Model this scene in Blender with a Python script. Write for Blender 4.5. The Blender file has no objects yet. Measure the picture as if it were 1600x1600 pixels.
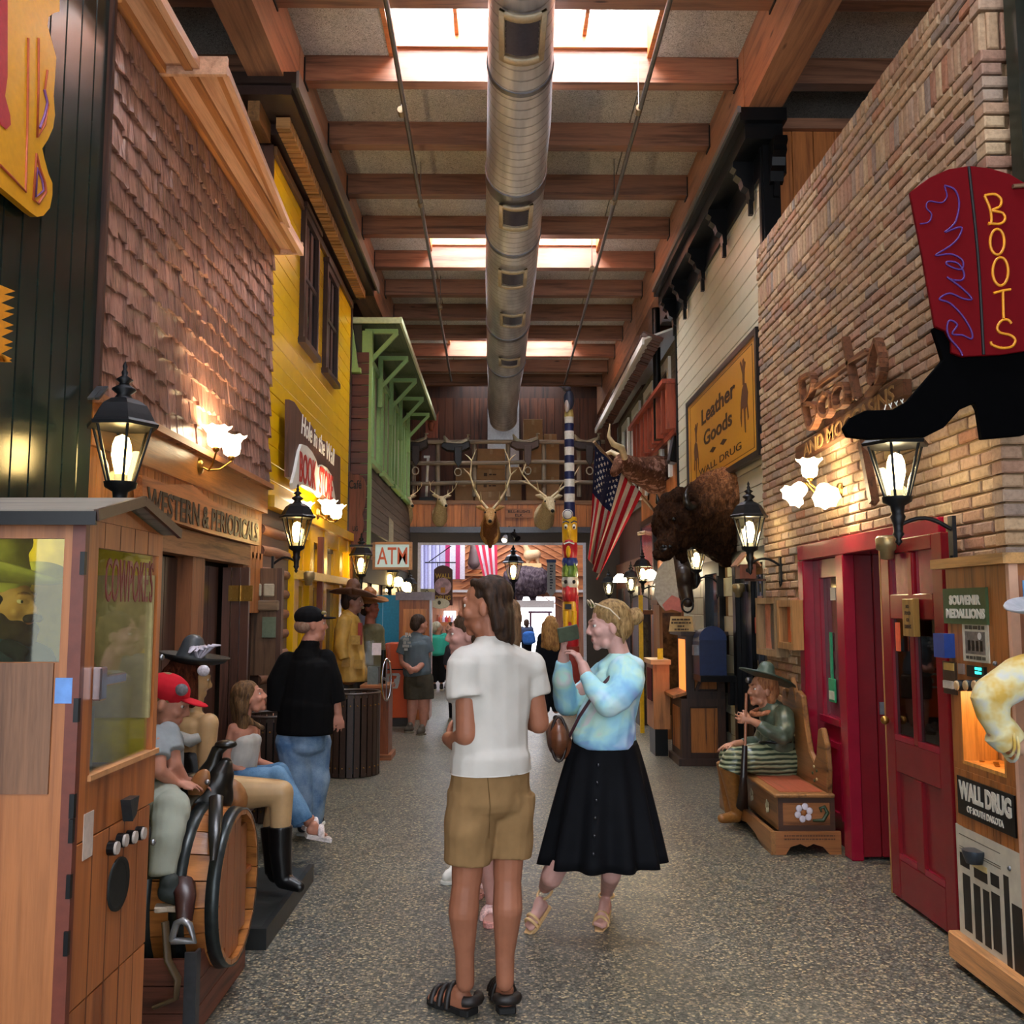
import bpy, bmesh, math, random
import numpy as np
from mathutils import Vector, Matrix
V = Vector
random.seed(7)
C = bpy.context.scene.collection
S = bpy.context.scene
# ---------------- camera ----------------
F_PX, CAM_H = 1500.0, 1.65
PITCH, YAW = math.atan(148 / F_PX), math.atan(15 / F_PX)
cam_data = bpy.data.cameras.new('camera')
cam_data.sensor_width = 36
cam_data.lens = 36 * F_PX / 1600
cam_data.clip_start = .05
cam_data.clip_end = 200
cam = bpy.data.objects.new('camera', cam_data)
cam.location = (0, 0, CAM_H)
cam.rotation_euler = (math.pi / 2 + PITCH, 0, -YAW)
C.objects.link(cam)
S.camera = cam
# ---------------- light / exposure ----------------
S.view_settings.view_transform = 'Standard'
S.view_settings.look = 'None'
S.view_settings.gamma = 1
S.view_settings.use_curve_mapping = False
S.view_settings.exposure = 1.0
W = bpy.data.worlds.new('world')
S.world = W
W.use_nodes = True
W.node_tree.nodes['Background'].inputs[0].default_value = (.86, .92, 1, 1)
W.node_tree.nodes['Background'].inputs[1].default_value = 2.1
# daylight enters through the skylight panes (built with the ceiling) and the open entrance behind the photographer
def lamp(loc, power, col=(1, .74, .42), r=.04, name='lamp_light'):
    l = bpy.data.lights.new(name, 'POINT'); l.energy = power; l.color = col; l.shadow_soft_size = r
    o = bpy.data.objects.new(name, l); o.location = loc; C.objects.link(o); return o
# ---------------- projection of the photograph to real places ----------------
RC = Matrix.Rotation(-YAW, 3, 'Z') @ Matrix.Rotation(math.pi / 2 + PITCH, 3, 'X')
def U(px, py, X=None, Y=None, Z=None):
    d = RC @ V(((px - 800) / F_PX, -(py - 800) / F_PX, -1))
    if X is not None: t = X / d.x
    elif Y is not None: t = Y / d.y
    else: t = (Z - CAM_H) / d.z
    return V((0, 0, CAM_H)) + d * t
# ---------------- colours / materials ----------------
def lin(c):
    if isinstance(c, str):
        c = c.lstrip('#'); c = [int(c[i:i + 2], 16) / 255 for i in (0, 2, 4)]
    return tuple(x / 12.92 if x <= .04045 else ((x + .055) / 1.055) ** 2.4 for x in c) + (1,)
class NT:
    def __init__(s, name):
        s.m = bpy.data.materials.new(name); s.m.use_nodes = True
        s.t = s.m.node_tree; s.b = s.t.nodes['Principled BSDF']
    def n(s, typ, **k):
        x = s.t.nodes.new(typ)
        for a, b in k.items(): setattr(x, a, b)
        return x
    def l(s, a, b): s.t.links.new(a, b)
    def val(s, node, i, v): node.inputs[i].default_value = v
    def mix(s, fac, a, b, mode='MIX'):
        x = s.n('ShaderNodeMix', data_type='RGBA', blend_type=mode)
        for i, v in ((0, fac), (6, a), (7, b)):
            if hasattr(v, 'is_output'): s.l(v, x.inputs[i])
            else: x.inputs[i].default_value = v
        return x.outputs[2]
    def ramp(s, src, stops, inter='LINEAR'):
        x = s.n('ShaderNodeValToRGB'); e = x.color_ramp.elements
        x.color_ramp.interpolation = inter
        while len(e) < len(stops): e.new(.5)
        for i, (p, c) in enumerate(stops): e[i].position = p; e[i].color = c
        s.l(src, x.inputs[0]); return x.outputs[0]
    def coords(s, scale=(1, 1, 1), rnd=True, rot=(0, 0, 0)):
        tc = s.n('ShaderNodeTexCoord'); mp = s.n('ShaderNodeMapping')
        mp.inputs['Scale'].default_value = scale; mp.inputs['Rotation'].default_value = rot
        if rnd:
            r = s.rnd(); ad = s.n('ShaderNodeVectorMath', operation='MULTIPLY_ADD')
            cb = s.n('ShaderNodeCombineXYZ')
            for i in range(3): s.l(r, cb.inputs[i])
            s.l(cb.outputs[0], ad.inputs[0]); ad.inputs[1].default_value = (7.3, 11.1, 5.7)
            s.l(tc.outputs['Object'], ad.inputs[2]); s.l(ad.outputs[0], mp.inputs[0])
        else: s.l(tc.outputs['Object'], mp.inputs[0])
        return mp.outputs[0]
    def rnd(s):
        if not hasattr(s, '_r'):
            o = s.n('ShaderNodeObjectInfo'); g = s.n('ShaderNodeNewGeometry'); a = s.n('ShaderNodeMath', operation='ADD')
            s.l(o.outputs['Random'], a.inputs[0]); s.l(g.outputs['Random Per Island'], a.inputs[1])
            fr = s.n('ShaderNodeMath', operation='FRACT'); s.l(a.outputs[0], fr.inputs[0]); s._r = fr.outputs[0]
        return s._r
    def noise(s, vec, scale, detail=4, rough=.55, dist=0):
        x = s.n('ShaderNodeTexNoise'); s.l(vec, x.inputs['Vector'])
        x.inputs['Scale'].default_value = scale; x.inputs['Detail'].default_value = detail
        x.inputs['Roughness'].default_value = rough; x.inputs['Distortion'].default_value = dist
        return x.outputs[0]
    def bump(s, h, strength=.3, dist=.01):
        x = s.n('ShaderNodeBump'); s.l(h, x.inputs['Height'])
        x.inputs['Strength'].default_value = strength; x.inputs['Distance'].default_value = dist
        s.l(x.outputs[0], s.b.inputs['Normal'])
    def set(s, col=None, rough=None, metal=None, spec=None, coat=None, emit=None, es=0, trans=None, alpha=None):
        b = s.b.inputs
        if col is not None:
            if hasattr(col, 'is_output'): s.l(col, b['Base Color'])
            else: b['Base Color'].default_value = col
        if rough is not None: b['Roughness'].default_value = rough
        if metal is not None: b['Metallic'].default_value = metal
        if spec is not None: b['Specular IOR Level'].default_value = spec
        if coat is not None: b['Coat Weight'].default_value = coat; b['Coat Roughness'].default_value = .12
        if trans is not None: b['Transmission Weight'].default_value = trans
        if alpha is not None: b['Alpha'].default_value = alpha
        if emit is not None: b['Emission Color'].default_value = emit; b['Emission Strength'].default_value = es
        return s.m
_mc = {}
def plain(col, rough=.55, metal=0, spec=.5, var=.12, bump=.15, scale=30, coat=None, emit=None, es=0, name=None):
    """painted or moulded surface with a little mottling"""
    key = ('p', str(col), rough, metal, spec, var, bump, scale, coat, es)
    if key in _mc: return _mc[key]
    s = NT(name or 'paint'); c = lin(col)
    n = s.noise(s.coords(), scale, 3)
    d = tuple(x * (1 - var) for x in c[:3]) + (1,); e = tuple(min(1, x * (1 + var)) for x in c[:3]) + (1,)
    cc = s.ramp(n, [(.3, d), (.7, e)])
    if bump: s.bump(n, bump, .004)
    _mc[key] = s.set(cc, rough, metal, spec, coat, emit, es); return _mc[key]
def wood(col, dark=None, axis='z', rough=.45, scale=1.0, var=.25, coat=None, bump=.25, knots=False, name='wood'):
    key = ('w', str(col), str(dark), axis, rough, scale, var, coat, bump, knots)
    if key in _mc: return _mc[key]
    s = NT(name); c = lin(col); d = lin(dark) if dark else tuple(x * .5 for x in c[:3]) + (1,)
    st = {'x': (.06, 1, 1), 'y': (1, .06, 1), 'z': (1, 1, .06)}[axis]
    vec = s.coords(tuple(a * 14 * scale for a in st))
    n = s.noise(vec, 1.6, 6, .6, .6)
    n2 = s.noise(vec, 9, 3, .6)
    base = s.ramp(n, [(.32, d), (.5, c), (.72, tuple(min(1, x * 1.18) for x in c[:3]) + (1,))])
    fine = s.ramp(n2, [(.35, (.72, .72, .72, 1)), (.6, (1, 1, 1, 1))])
    col1 = s.mix(.6, base, fine, 'MULTIPLY')
    if knots:
        kv = s.coords({'x': (.8, 3, 3), 'y': (3, .8, 3), 'z': (3, 3, .8)}[axis]); vo = s.n('ShaderNodeTexVoronoi'); s.l(kv, vo.inputs['Vector']); vo.inputs['Scale'].default_value = 1.6
        k = s.ramp(vo.outputs['Distance'], [(.04, (.12, .05, .03, 1)), (.09, (1, 1, 1, 1))]); col1 = s.mix(.85, col1, k, 'MULTIPLY')
    hv = s.n('ShaderNodeHueSaturation'); s.l(col1, hv.inputs['Color'])
    mr = s.n('ShaderNodeMapRange'); s.l(s.rnd(), mr.inputs[0]); mr.inputs[3].default_value = 1 - var; mr.inputs[4].default_value = 1 + var
    s.l(mr.outputs[0], hv.inputs['Value'])
    s.bump(n2, bump, .003)
    _mc[key] = s.set(hv.outputs[0], rough, 0, .5, coat); return _mc[key]
def glow(col, strength, name='lamp_glow'):
    s = NT(name); return s.set(lin(col), .4, 0, .2, None, lin(col), strength)
def glass(col='#ffffff', rough=.02, alpha=.18, name='glass'):
    """thin pane: mostly clear, a little reflective"""
    key = ('g', col, rough, alpha)
    if key in _mc: return _mc[key]
    m = bpy.data.materials.new(name); m.use_nodes = True; t = m.node_tree; t.nodes.clear()
    o = t.nodes.new('ShaderNodeOutputMaterial'); tr = t.nodes.new('ShaderNodeBsdfTransparent'); gl = t.nodes.new('ShaderNodeBsdfGlossy')
    tr.inputs[0].default_value = lin(col); gl.inputs['Roughness'].default_value = rough
    mx = t.nodes.new('ShaderNodeMixShader'); lw = t.nodes.new('ShaderNodeLayerWeight'); lw.inputs[0].default_value = .3
    ma = t.nodes.new('ShaderNodeMath'); ma.operation = 'MULTIPLY_ADD'; ma.inputs[1].default_value = .28; ma.inputs[2].default_value = alpha * .4
    t.links.new(lw.outputs['Fresnel'], ma.inputs[0]); t.links.new(ma.outputs[0], mx.inputs[0])
    t.links.new(tr.outputs[0], mx.inputs[1]); t.links.new(gl.outputs[0], mx.inputs[2]); t.links.new(mx.outputs[0], o.inputs[0])
    _mc[key] = m; return m
# ---------------- mesh builder ----------------
def frame(d, up=V((0, 0, 1))):
    d = V(d).normalized(); up = V(up)
    if abs(d.dot(up.normalized())) > .98: up = V((0, 1, 0)) if abs(d.y) < .9 else V((1, 0, 0))
    x = up.cross(d).normalized(); y = d.cross(x).normalized(); return x, y, d
class MB:
    def __init__(s): s.v = []; s.f = []; s.sm = []
    def add(s, vs, fs, sm=False):
        b = len(s.v); s.v += [tuple(x) for x in vs]; s.f += [tuple(i + b for i in f) for f in fs]; s.sm += [sm] * len(fs); return s
    def box(s, c, size, R=None):
        c = V(c); a, b, d = [x / 2 for x in size]
        vs = [V((x, y, z)) for x in (-a, a) for y in (-b, b) for z in (-d, d)]
        if R is not None: vs = [R @ v for v in vs]
        return s.add([c + v for v in vs], [(0, 1, 3, 2), (4, 6, 7, 5), (0, 4, 5, 1), (2, 3, 7, 6), (0, 2, 6, 4), (1, 5, 7, 3)])
    def bx(s, x0, x1, y0, y1, z0, z1):
        MB.k = (getattr(MB, 'k', 0) + 1) % 9; e = MB.k * .00022   # a hair of difference so that touching faces never coincide
        return s.box(((x0 + x1) / 2, (y0 + y1) / 2, (z0 + z1) / 2), (abs(x1 - x0) + e, abs(y1 - y0) + e, abs(z1 - z0) + e))
    def bar(s, p0, p1, w, h, up=(0, 0, 1)):
        p0, p1 = V(p0), V(p1); x, y, d = frame(p1 - p0, up); R = Matrix((x, y, d)).transposed()
        return s.box((p0 + p1) / 2, (w, h, (p1 - p0).length), R)
    def cyl(s, p0, p1, r0, r1=None, n=12, sm=True):
        return s.tube([p0, p1], [r0, r0 if r1 is None else r1], n, sm)
    def tube(s, pts, r, n=8, sm=True, flat=1.0, cap=True):
        pts = [V(p) for p in pts]; m = len(pts)
        if not isinstance(r, (list, tuple)): r = [r] * m
        x = None; vs = []
        for i, p in enumerate(pts):
            d = (pts[min(i + 1, m - 1)] - pts[max(i - 1, 0)]).normalized()
            if x is None: x, y, _ = frame(d)
            else:
                x = (x - d * x.dot(d)).normalized(); y = d.cross(x).normalized()
            for k in range(n):
                a = 2 * math.pi * k / n; vs.append(p + x * math.cos(a) * r[i] + y * math.sin(a) * r[i] * flat)
        fs = [(i * n + k, i * n + (k + 1) % n, (i + 1) * n + (k + 1) % n, (i + 1) * n + k) for i in range(m - 1) for k in range(n)]
        s.add(vs, fs, sm)
        if cap:
            s.add(vs[:n], [tuple(reversed(range(n)))]); s.add(vs[-n:], [tuple(range(n))])
        return s
    def lathe(s, prof, c=(0, 0, 0), n=16, sm=True, R=None, a0=0.0, cap=True):
        c = V(c); vs = []
        for r, z in prof:
            for k in range(n):
                a = a0 + 2 * math.pi * k / n; p = V((r * math.cos(a), r * math.sin(a), z)); vs.append(c + (R @ p if R is not None else p))
        m = len(prof)
        fs = [(i * n + k, i * n + (k + 1) % n, (i + 1) * n + (k + 1) % n, (i + 1) * n + k) for i in range(m - 1) for k in range(n)]
        s.add(vs, fs, sm)
        if cap and prof[0][0] > 1e-4: s.add(vs[:n], [tuple(reversed(range(n)))])
        if cap and prof[-1][0] > 1e-4: s.add(vs[-n:], [tuple(range(n))])
        return s
    def ell(s, c, r, R=None, n=14, m=8):
        if not isinstance(r, (list, tuple)): r = (r, r, r)
        c = V(c); vs = [V((0, 0, -r[2]))]
        for i in range(1, m):
            t = -math.pi / 2 + math.pi * i / m
            for k in range(n):
                a = 2 * math.pi * k / n; vs.append(V((r[0] * math.cos(t) * math.cos(a), r[1] * math.cos(t) * math.sin(a), r[2] * math.sin(t))))
        vs.append(V((0, 0, r[2])))
        if R is not None: vs = [R @ v for v in vs]
        fs = [(0, 1 + (k + 1) % n, 1 + k) for k in range(n)]
        for i in range(m - 2):
            for k in range(n):
                a, b = 1 + i * n + k, 1 + i * n + (k + 1) % n; fs.append((a, b, b + n, a + n))
        L = len(vs) - 1; o = 1 + (m - 2) * n
        fs += [(o + k, o + (k + 1) % n, L) for k in range(n)]
        return s.add([c + v for v in vs], fs, True)
    def cap2(s, p0, r0, p1, r1, n=12):
        """capsule with two radii"""
        p0, p1 = V(p0), V(p1); s.ell(p0, r0, n=n, m=7); s.ell(p1, r1, n=n, m=7)
        if (p1 - p0).length > 1e-5: s.tube([p0, p1], [r0, r1], n)
        return s
    def seg(s, p0, w0, d0, p1, w1, d1, side, n=16):
        """elliptical tapered segment with rounded ends, 'side' is the wide direction"""
        p0, p1 = V(p0), V(p1); ax = (p1 - p0).normalized(); side = V(side); side = (side - ax * side.dot(ax)).normalized(); b = ax.cross(side)
        R = Matrix((side, b, ax)).transposed(); vs = []
        for p, w, d in ((p0, w0, d0), (p1, w1, d1)):
            for k in range(n):
                a = 2 * math.pi * k / n; vs.append(p + side * math.cos(a) * w + b * math.sin(a) * d)
        s.add(vs, [(k, (k + 1) % n, n + (k + 1) % n, n + k) for k in range(n)] + [tuple(reversed(range(n))), tuple(range(n, 2 * n))], True)
        s.ell(p0, (w0, d0, min(w0, d0) * .6), R, n, 8); s.ell(p1, (w1, d1, min(w1, d1) * .6), R, n, 8); return s
    def prism(s, poly, o, ux, uy, depth):
        """2D outline extruded along ux x uy by depth"""
        o, ux, uy = V(o), V(ux), V(uy); nz = ux.cross(uy).normalized() * depth; n = len(poly)
        a = [o + ux * p[0] + uy * p[1] for p in poly]; b = [p + nz for p in a]
        return s.add(a + b, [tuple(reversed(range(n))), tuple(range(n, 2 * n))] + [(k, (k + 1) % n, n + (k + 1) % n, n + k) for k in range(n)])
    def poly(s, pts, nrm, th):
        """outline given by points in space, thickened along nrm"""
        pts = [V(p) for p in pts]; d = V(nrm).normalized() * th; n = len(pts)
        return s.add(pts + [p + d for p in pts], [tuple(reversed(range(n))), tuple(range(n, 2 * n))] + [(k, (k + 1) % n, n + (k + 1) % n, n + k) for k in range(n)])
    def grid(s, fn, nu, nv, sm=True):
        vs = [fn(i / nu, j / nv) for j in range(nv + 1) for i in range(nu + 1)]
        return s.add(vs, [(j * (nu + 1) + i, j * (nu + 1) + i + 1, (j + 1) * (nu + 1) + i + 1, (j + 1) * (nu + 1) + i) for j in range(nv) for i in range(nu)], sm)
    def mesh(s, name, mat=None):
        me = bpy.data.meshes.new(name); me.from_pydata(s.v, [], s.f)
        me.polygons.foreach_set('use_smooth', s.sm)
        if mat: me.materials.append(mat)
        bm = bmesh.new(); bm.from_mesh(me); bmesh.ops.recalc_face_normals(bm, faces=bm.faces); bm.to_mesh(me); bm.free()
        return me
# ---------------- objects ----------------
WM = {}
def tag(o, label=None, cat=None, group=None, kind=None):
    if label: o['label'] = label
    if cat: o['category'] = cat
    if group: o['group'] = group
    if kind: o['kind'] = kind
    return o
def thing(name, label, cat, loc=(0, 0, 0), rz=0, group=None, kind=None):
    o = bpy.data.objects.new(name, None); o.empty_display_size = .1; o.location = loc; o.rotation_euler = (0, 0, rz); C.objects.link(o)
    WM[o] = Matrix.Translation(V(loc)) @ Matrix.Rotation(rz, 4, 'Z')
    return tag(o, label, cat, group, kind)
def link(name, me, parent=None, local=False, loc=None, R=None):
    o = bpy.data.objects.new(name, me)
    if loc is not None: o.location = loc
    if R is not None: o.rotation_euler = R.to_euler()
    C.objects.link(o)
    if parent is not None:
        o.parent = parent
        if not local and parent in WM: o.matrix_parent_inverse = WM[parent].inverted()
    return o
def obj(name, mb, mat, parent=None, local=False, loc=None, R=None, bevel=0):
    o = link(name, mb.mesh(name, mat) if isinstance(mb, MB) else mb, parent, local, loc, R)
    if bevel:
        b = o.modifiers.new('bevel', 'BEVEL'); b.width = bevel; b.segments = 1; b.limit_method = 'ANGLE'
    return o
def struct(name, mb, mat, parent=None, **k):
    o = obj(name, mb, mat, parent, **k)
    if parent is None: o['kind'] = 'structure'
    return o
def sthing(name, loc=(0, 0, 0)):
    o = thing(name, None, None, loc); o['kind'] = 'structure'; return o
def copy_tree(o, parent=None, loc=None, rz=None, label=None, group=None):
    c = o.copy(); C.objects.link(c)
    if parent: c.parent = parent; c.matrix_parent_inverse = o.matrix_parent_inverse.copy()
    if loc is not None: c.location = loc
    if rz is not None: c.rotation_euler = (0, 0, rz)
    if label: c['label'] = label
    if group: c['group'] = group
    if o in WM: WM[c] = Matrix.Translation(c.location) @ c.rotation_euler.to_matrix().to_4x4()
    for ch in list(o.children): copy_tree(ch, c)
    return c
def smooth_path(pts, n=4):
    pts = [V(p) for p in pts]; out = []
    for i in range(len(pts) - 1):
        a, b, c, d = pts[max(i - 1, 0)], pts[i], pts[i + 1], pts[min(i + 2, len(pts) - 1)]
        for k in range(n):
            t = k / n; out.append(.5 * ((2 * b) + (c - a) * t + (2 * a - 5 * b + 4 * c - d) * t * t + (3 * b - a - 3 * c + d) * t ** 3))
    return out + [pts[-1]]
def text(s, mat, parent, o, ux, uy, w=None, h=None, size=None, th=.006, name='lettering', bold=0.0, center=True, shear=0, fit=True, local=False):
    """lettering laid out on a plane: o is its centre (or left base), w/h its size in metres"""
    cu = bpy.data.curves.new('t', 'FONT'); cu.body = s; cu.size = 1; cu.offset = bold; cu.shear = shear; cu.resolution_u = 3
    cu.align_x = 'CENTER' if center and '\n' in s else 'LEFT'
    t = bpy.data.objects.new('t', cu); C.objects.link(t)
    dg = bpy.context.evaluated_depsgraph_get(); me = bpy.data.meshes.new_from_object(t.evaluated_get(dg))
    bpy.data.objects.remove(t); bpy.data.curves.remove(cu)
    n = len(me.vertices); a = np.zeros(n * 3); me.vertices.foreach_get('co', a); a = a.reshape(-1, 3)
    mn, mx = a.min(0), a.max(0); sz = mx - mn
    sx = (w / sz[0]) if w else None; sy = (h / sz[1]) if h else None
    if sx is None: sx = sy
    if sy is None: sy = sx
    ux, uy, o = V(ux).normalized(), V(uy).normalized(), V(o); nz = ux.cross(uy).normalized()
    fs = [tuple(p.vertices) for p in me.polygons]; mb = MB()
    cx, cy = (mn[0] + mx[0]) / 2, (mn[1] + mx[1]) / 2
    if not center: cx, cy = mn[0], mn[1]
    p = [o + ux * ((x - cx) * sx) + uy * ((y - cy) * sy) for x, y, z in a]
    # border edges give the side walls
    ec = {}
    for f in fs:
        for i in range(len(f)):
            e = (f[i], f[(i + 1) % len(f)]); ec[e] = 1
    side = [e for e in ec if (e[1], e[0]) not in ec]
    mb.add([q + nz * th for q in p] + p, fs + [(e[0], e[0] + n, e[1] + n, e[1]) for e in side])
    me2 = bpy.data.meshes.new(name); me2.from_pydata(mb.v, [], mb.f); me2.materials.append(mat)
    bpy.data.meshes.remove(me)
    return link(name, me2, parent, local)
def blurred_line(par, mat, o, ux, uz, w, h, seed=0, th=.002, name='blurred_print'):
    """a row of print too small to read in the photograph: short uneven dashes"""
    r = random.Random(seed); ux, uz, o = V(ux).normalized(), V(uz).normalized(), V(o); n = ux.cross(uz) * th; x = -w / 2; m = MB()
    while x < w / 2 - h * .4:
        L = min(r.uniform(.9, 2.6) * h, w / 2 - x); hh = h * r.uniform(.75, 1); a = o + ux * x - uz * hh / 2
        m.add([a, a + ux * L, a + ux * L + uz * hh, a + uz * hh, a + n, a + ux * L + n, a + ux * L + uz * hh + n, a + uz * hh + n], [(4, 5, 6, 7), (0, 1, 5, 4), (1, 2, 6, 5), (2, 3, 7, 6), (3, 0, 4, 7)]); x += L + h * .45
    ob = link(name, m.mesh(name, mat), par); ob['kind'] = 'stuff'; return ob
def sines(P, k, seed, dirs=5):
    r = np.random.RandomState(seed); out = np.zeros(len(P))
    for i in range(dirs):
        d = r.randn(3) * k * (.5 + r.rand()); w = r.randn(3) * k * .6
        out += np.sin(P @ d + 1.5 * np.sin(P @ w + r.rand() * 6) + r.rand() * 6)
    return out / dirs
def blob(name, mb, voxel, mat, parent=None, smooth=3, wr=None, post=None, tint=None, stretch=None):
    """union of overlapping solids as one continuous skin; wr=(amp, freq, seed) adds folds"""
    me = bpy.data.meshes.new(name); me.from_pydata(mb.v, [], mb.f)
    bm = bmesh.new(); bm.from_mesh(me); bmesh.ops.recalc_face_normals(bm, faces=bm.faces); bm.to_mesh(me); bm.free()
    t = bpy.data.objects.new('tmp', me); C.objects.link(t)
    r = t.modifiers.new('r', 'REMESH'); r.mode = 'VOXEL'; r.voxel_size = voxel; r.adaptivity = 0; r.use_smooth_shade = True
    if smooth:
        q = t.modifiers.new('s', 'SMOOTH'); q.factor = .5; q.iterations = smooth
    dg = bpy.context.evaluated_depsgraph_get(); m2 = bpy.data.meshes.new_from_object(t.evaluated_get(dg))
    bpy.data.objects.remove(t); bpy.data.meshes.remove(me)
    n = len(m2.vertices); a = np.zeros(n * 3); m2.vertices.foreach_get('co', a); a = a.reshape(-1, 3)
    if wr or post:
        if wr:
            nm = np.zeros(n * 3); m2.vertices.foreach_get('normal', nm); nm = nm.reshape(-1, 3)
            for amp, fr, seed in (wr if isinstance(wr, list) else [wr]):
                q = a * np.array(stretch) if stretch else a
                a = a + nm * (sines(q, fr, seed) * amp)[:, None]
        if post: a = post(a)
        m2.vertices.foreach_set('co', a.ravel()); m2.update()
    m2.materials.clear(); m2.materials.append(mat)
    if tint:
        at = m2.color_attributes.new('tint', 'FLOAT_COLOR', 'POINT'); c = np.ones((n, 4)); c[:, :3] = tint(a); at.data.foreach_set('color', c.ravel())
    m2.polygons.foreach_set('use_smooth', [True] * len(m2.polygons))
    m2.name = name
    return link(name, m2, parent)
# ================= MATERIALS OF THE SETTING =================
def floor_mat():
    s = NT('pebble_floor'); v = s.coords((1, 1, 1), rnd=False)
    vo = s.n('ShaderNodeTexVoronoi'); s.l(v, vo.inputs['Vector']); vo.inputs['Scale'].default_value = 85
    bw = s.n('ShaderNodeSeparateColor'); s.l(vo.outputs['Color'], bw.inputs[0])
    c = s.ramp(bw.outputs[0], [(0, lin('#3c3d3a')), (.45, lin('#5f605a')), (.75, lin('#807d70')), (.9, lin('#a59678')), (.97, lin('#c2b18a'))])
    edge = s.ramp(vo.outputs['Distance'], [(.25, (1, 1, 1, 1)), (.55, (.62, .62, .62, 1))])
    c = s.mix(1, c, edge, 'MULTIPLY')
    n = s.noise(v, 1.1, 4, .6)
    c = s.mix(.6, c, s.ramp(n, [(.3, (.86, .84, .8, 1)), (.7, (1.08, 1.08, 1.06, 1))]), 'MULTIPLY')
    s.bump(vo.outputs['Distance'], .35, .002)
    r = s.ramp(n, [(.3, (.34, .34, .34, 1)), (.75, (.46, .46, .46, 1))]); s.l(r, s.b.inputs['Roughness'])
    return s.set(c)
def brick_mat(name='brick_face'):
    s = NT(name); r = s.rnd()
    c = s.ramp(r, [(0, lin('#b29674')), (.22, lin('#a88a70')), (.4, lin('#bfa684')), (.55, lin('#a5806a')), (.68, lin('#b99a80')), (.8, lin('#8f8378')), (.88, lin('#a5745a')), (.95, lin('#c4a888'))])
    v = s.coords(); n = s.noise(v, 38, 4, .65)
    c = s.mix(.75, c, s.ramp(n, [(.3, (.62, .6, .58, 1)), (.55, (1, 1, 1, 1)), (.8, (1.12, 1.1, 1.05, 1))]), 'MULTIPLY')
    s.bump(n, .6, .006); return s.set(c, .85, spec=.25)
def panel_mat():
    s = NT('wood_wool_panel'); v = s.coords((1, 1, 1))
    n = s.noise(v, 45, 5, .75, 2.2)
    c = s.ramp(n, [(.38, lin('#77736b')), (.5, lin('#c2bdb2')), (.66, lin('#e6e2d8'))])
    n2 = s.noise(v, 2.2, 2); c = s.mix(.5, c, s.ramp(n2, [(.35, (.72, .72, .72, 1)), (.65, (1, 1, 1, 1))]), 'MULTIPLY')
    s.bump(n, .5, .006); return s.set(c, .95, spec=.1)
M_FLOOR = floor_mat(); M_BRICK = brick_mat(); M_PANEL = panel_mat()
M_MORTAR = plain('#8b7358', .95, spec=.1, bump=.5, scale=60)
M_BEAM_X = wood('#8d6047', '#5c3a29', 'x', .5, .6, .14, knots=True)
M_BEAM_Y = wood('#a87656', '#7d5441', 'y', .5, .6, .1, knots=True)
M_DARKWOOD = wood('#4a2a1a', '#26140c', 'z', .6, .6, .2)
M_PINE_Z = wood('#b06a35', '#7c431f', 'z', .4, .7, .15, knots=True)
M_PINE_X = wood('#b06a35', '#7c431f', 'x', .4, .7, .15)
M_PINE_Y = wood('#b8773f', '#83481f', 'y', .4, .7, .15, knots=True)
M_PALE_Y = wood('#d8a887', '#b98565', 'y', .45, .6, .08)
M_SHINGLE = wood('#9a7264', '#63433a', 'z', .22, 1.5, .3, bump=.5, name='cedar_shingle')
M_GREENB = plain('#16241f', .22, var=.25, scale=9, bump=.12, name='dark_green_gloss')
M_YELLOW = plain('#e8b60c', .25, var=.05, scale=6, bump=.06, name='yellow_gloss')
M_CREAM = plain('#c9c7ae', .35, var=.05, scale=5, bump=.06, name='cream_gloss')
M_BLACK = plain('#08090b', .3, spec=.3, var=.2, bump=.05, name='black_gloss')
M_BROWNB = wood('#5b2a1c', '#3c180f', 'x', .45, .7, .1)
M_BROWNP = plain('#33201a', .35, var=.15, name='brown_paint')
M_LGREEN = plain('#86a866', .5, var=.06, name='sage_paint')
M_DGREEN = plain('#3f5130', .6, var=.1, name='green_soffit')
M_RED = plain('#7d101c', .25, var=.08, scale=8, bump=.08, name='red_gloss')
M_REDT = plain('#900f2a', .22, var=.08, scale=8, bump=.06, name='crimson_trim')
M_GREY = plain('#77766c', .6)
M_GRSIDE = wood('#6f6a5e', '#4b473f', 'y', .7, .7, .15)
M_WHITE = plain('#d9d8cf', .5, var=.04)
M_STEEL = plain('#8a8b8f', .3, .9, var=.1, bump=.1)
M_DARKM = plain('#1b1c1f', .45, .5, var=.15, name='cast_black_metal')
M_BRASS = plain('#a07a3a', .3, .9, name='brass')
M_PANE = glow('#e9f1ff', 28, 'skylight_daylight')
M_PANE2 = glow('#eef3ff', 5, 'far_daylight')
M_DGLASS = plain('#0c1016', .06, var=.3, bump=0, name='dark_glass')
M_GLASS = glass()
XL, XY, XR = -2.02, -2.08, 2.30
ZC, ZJ = 6.76, 6.52
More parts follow.
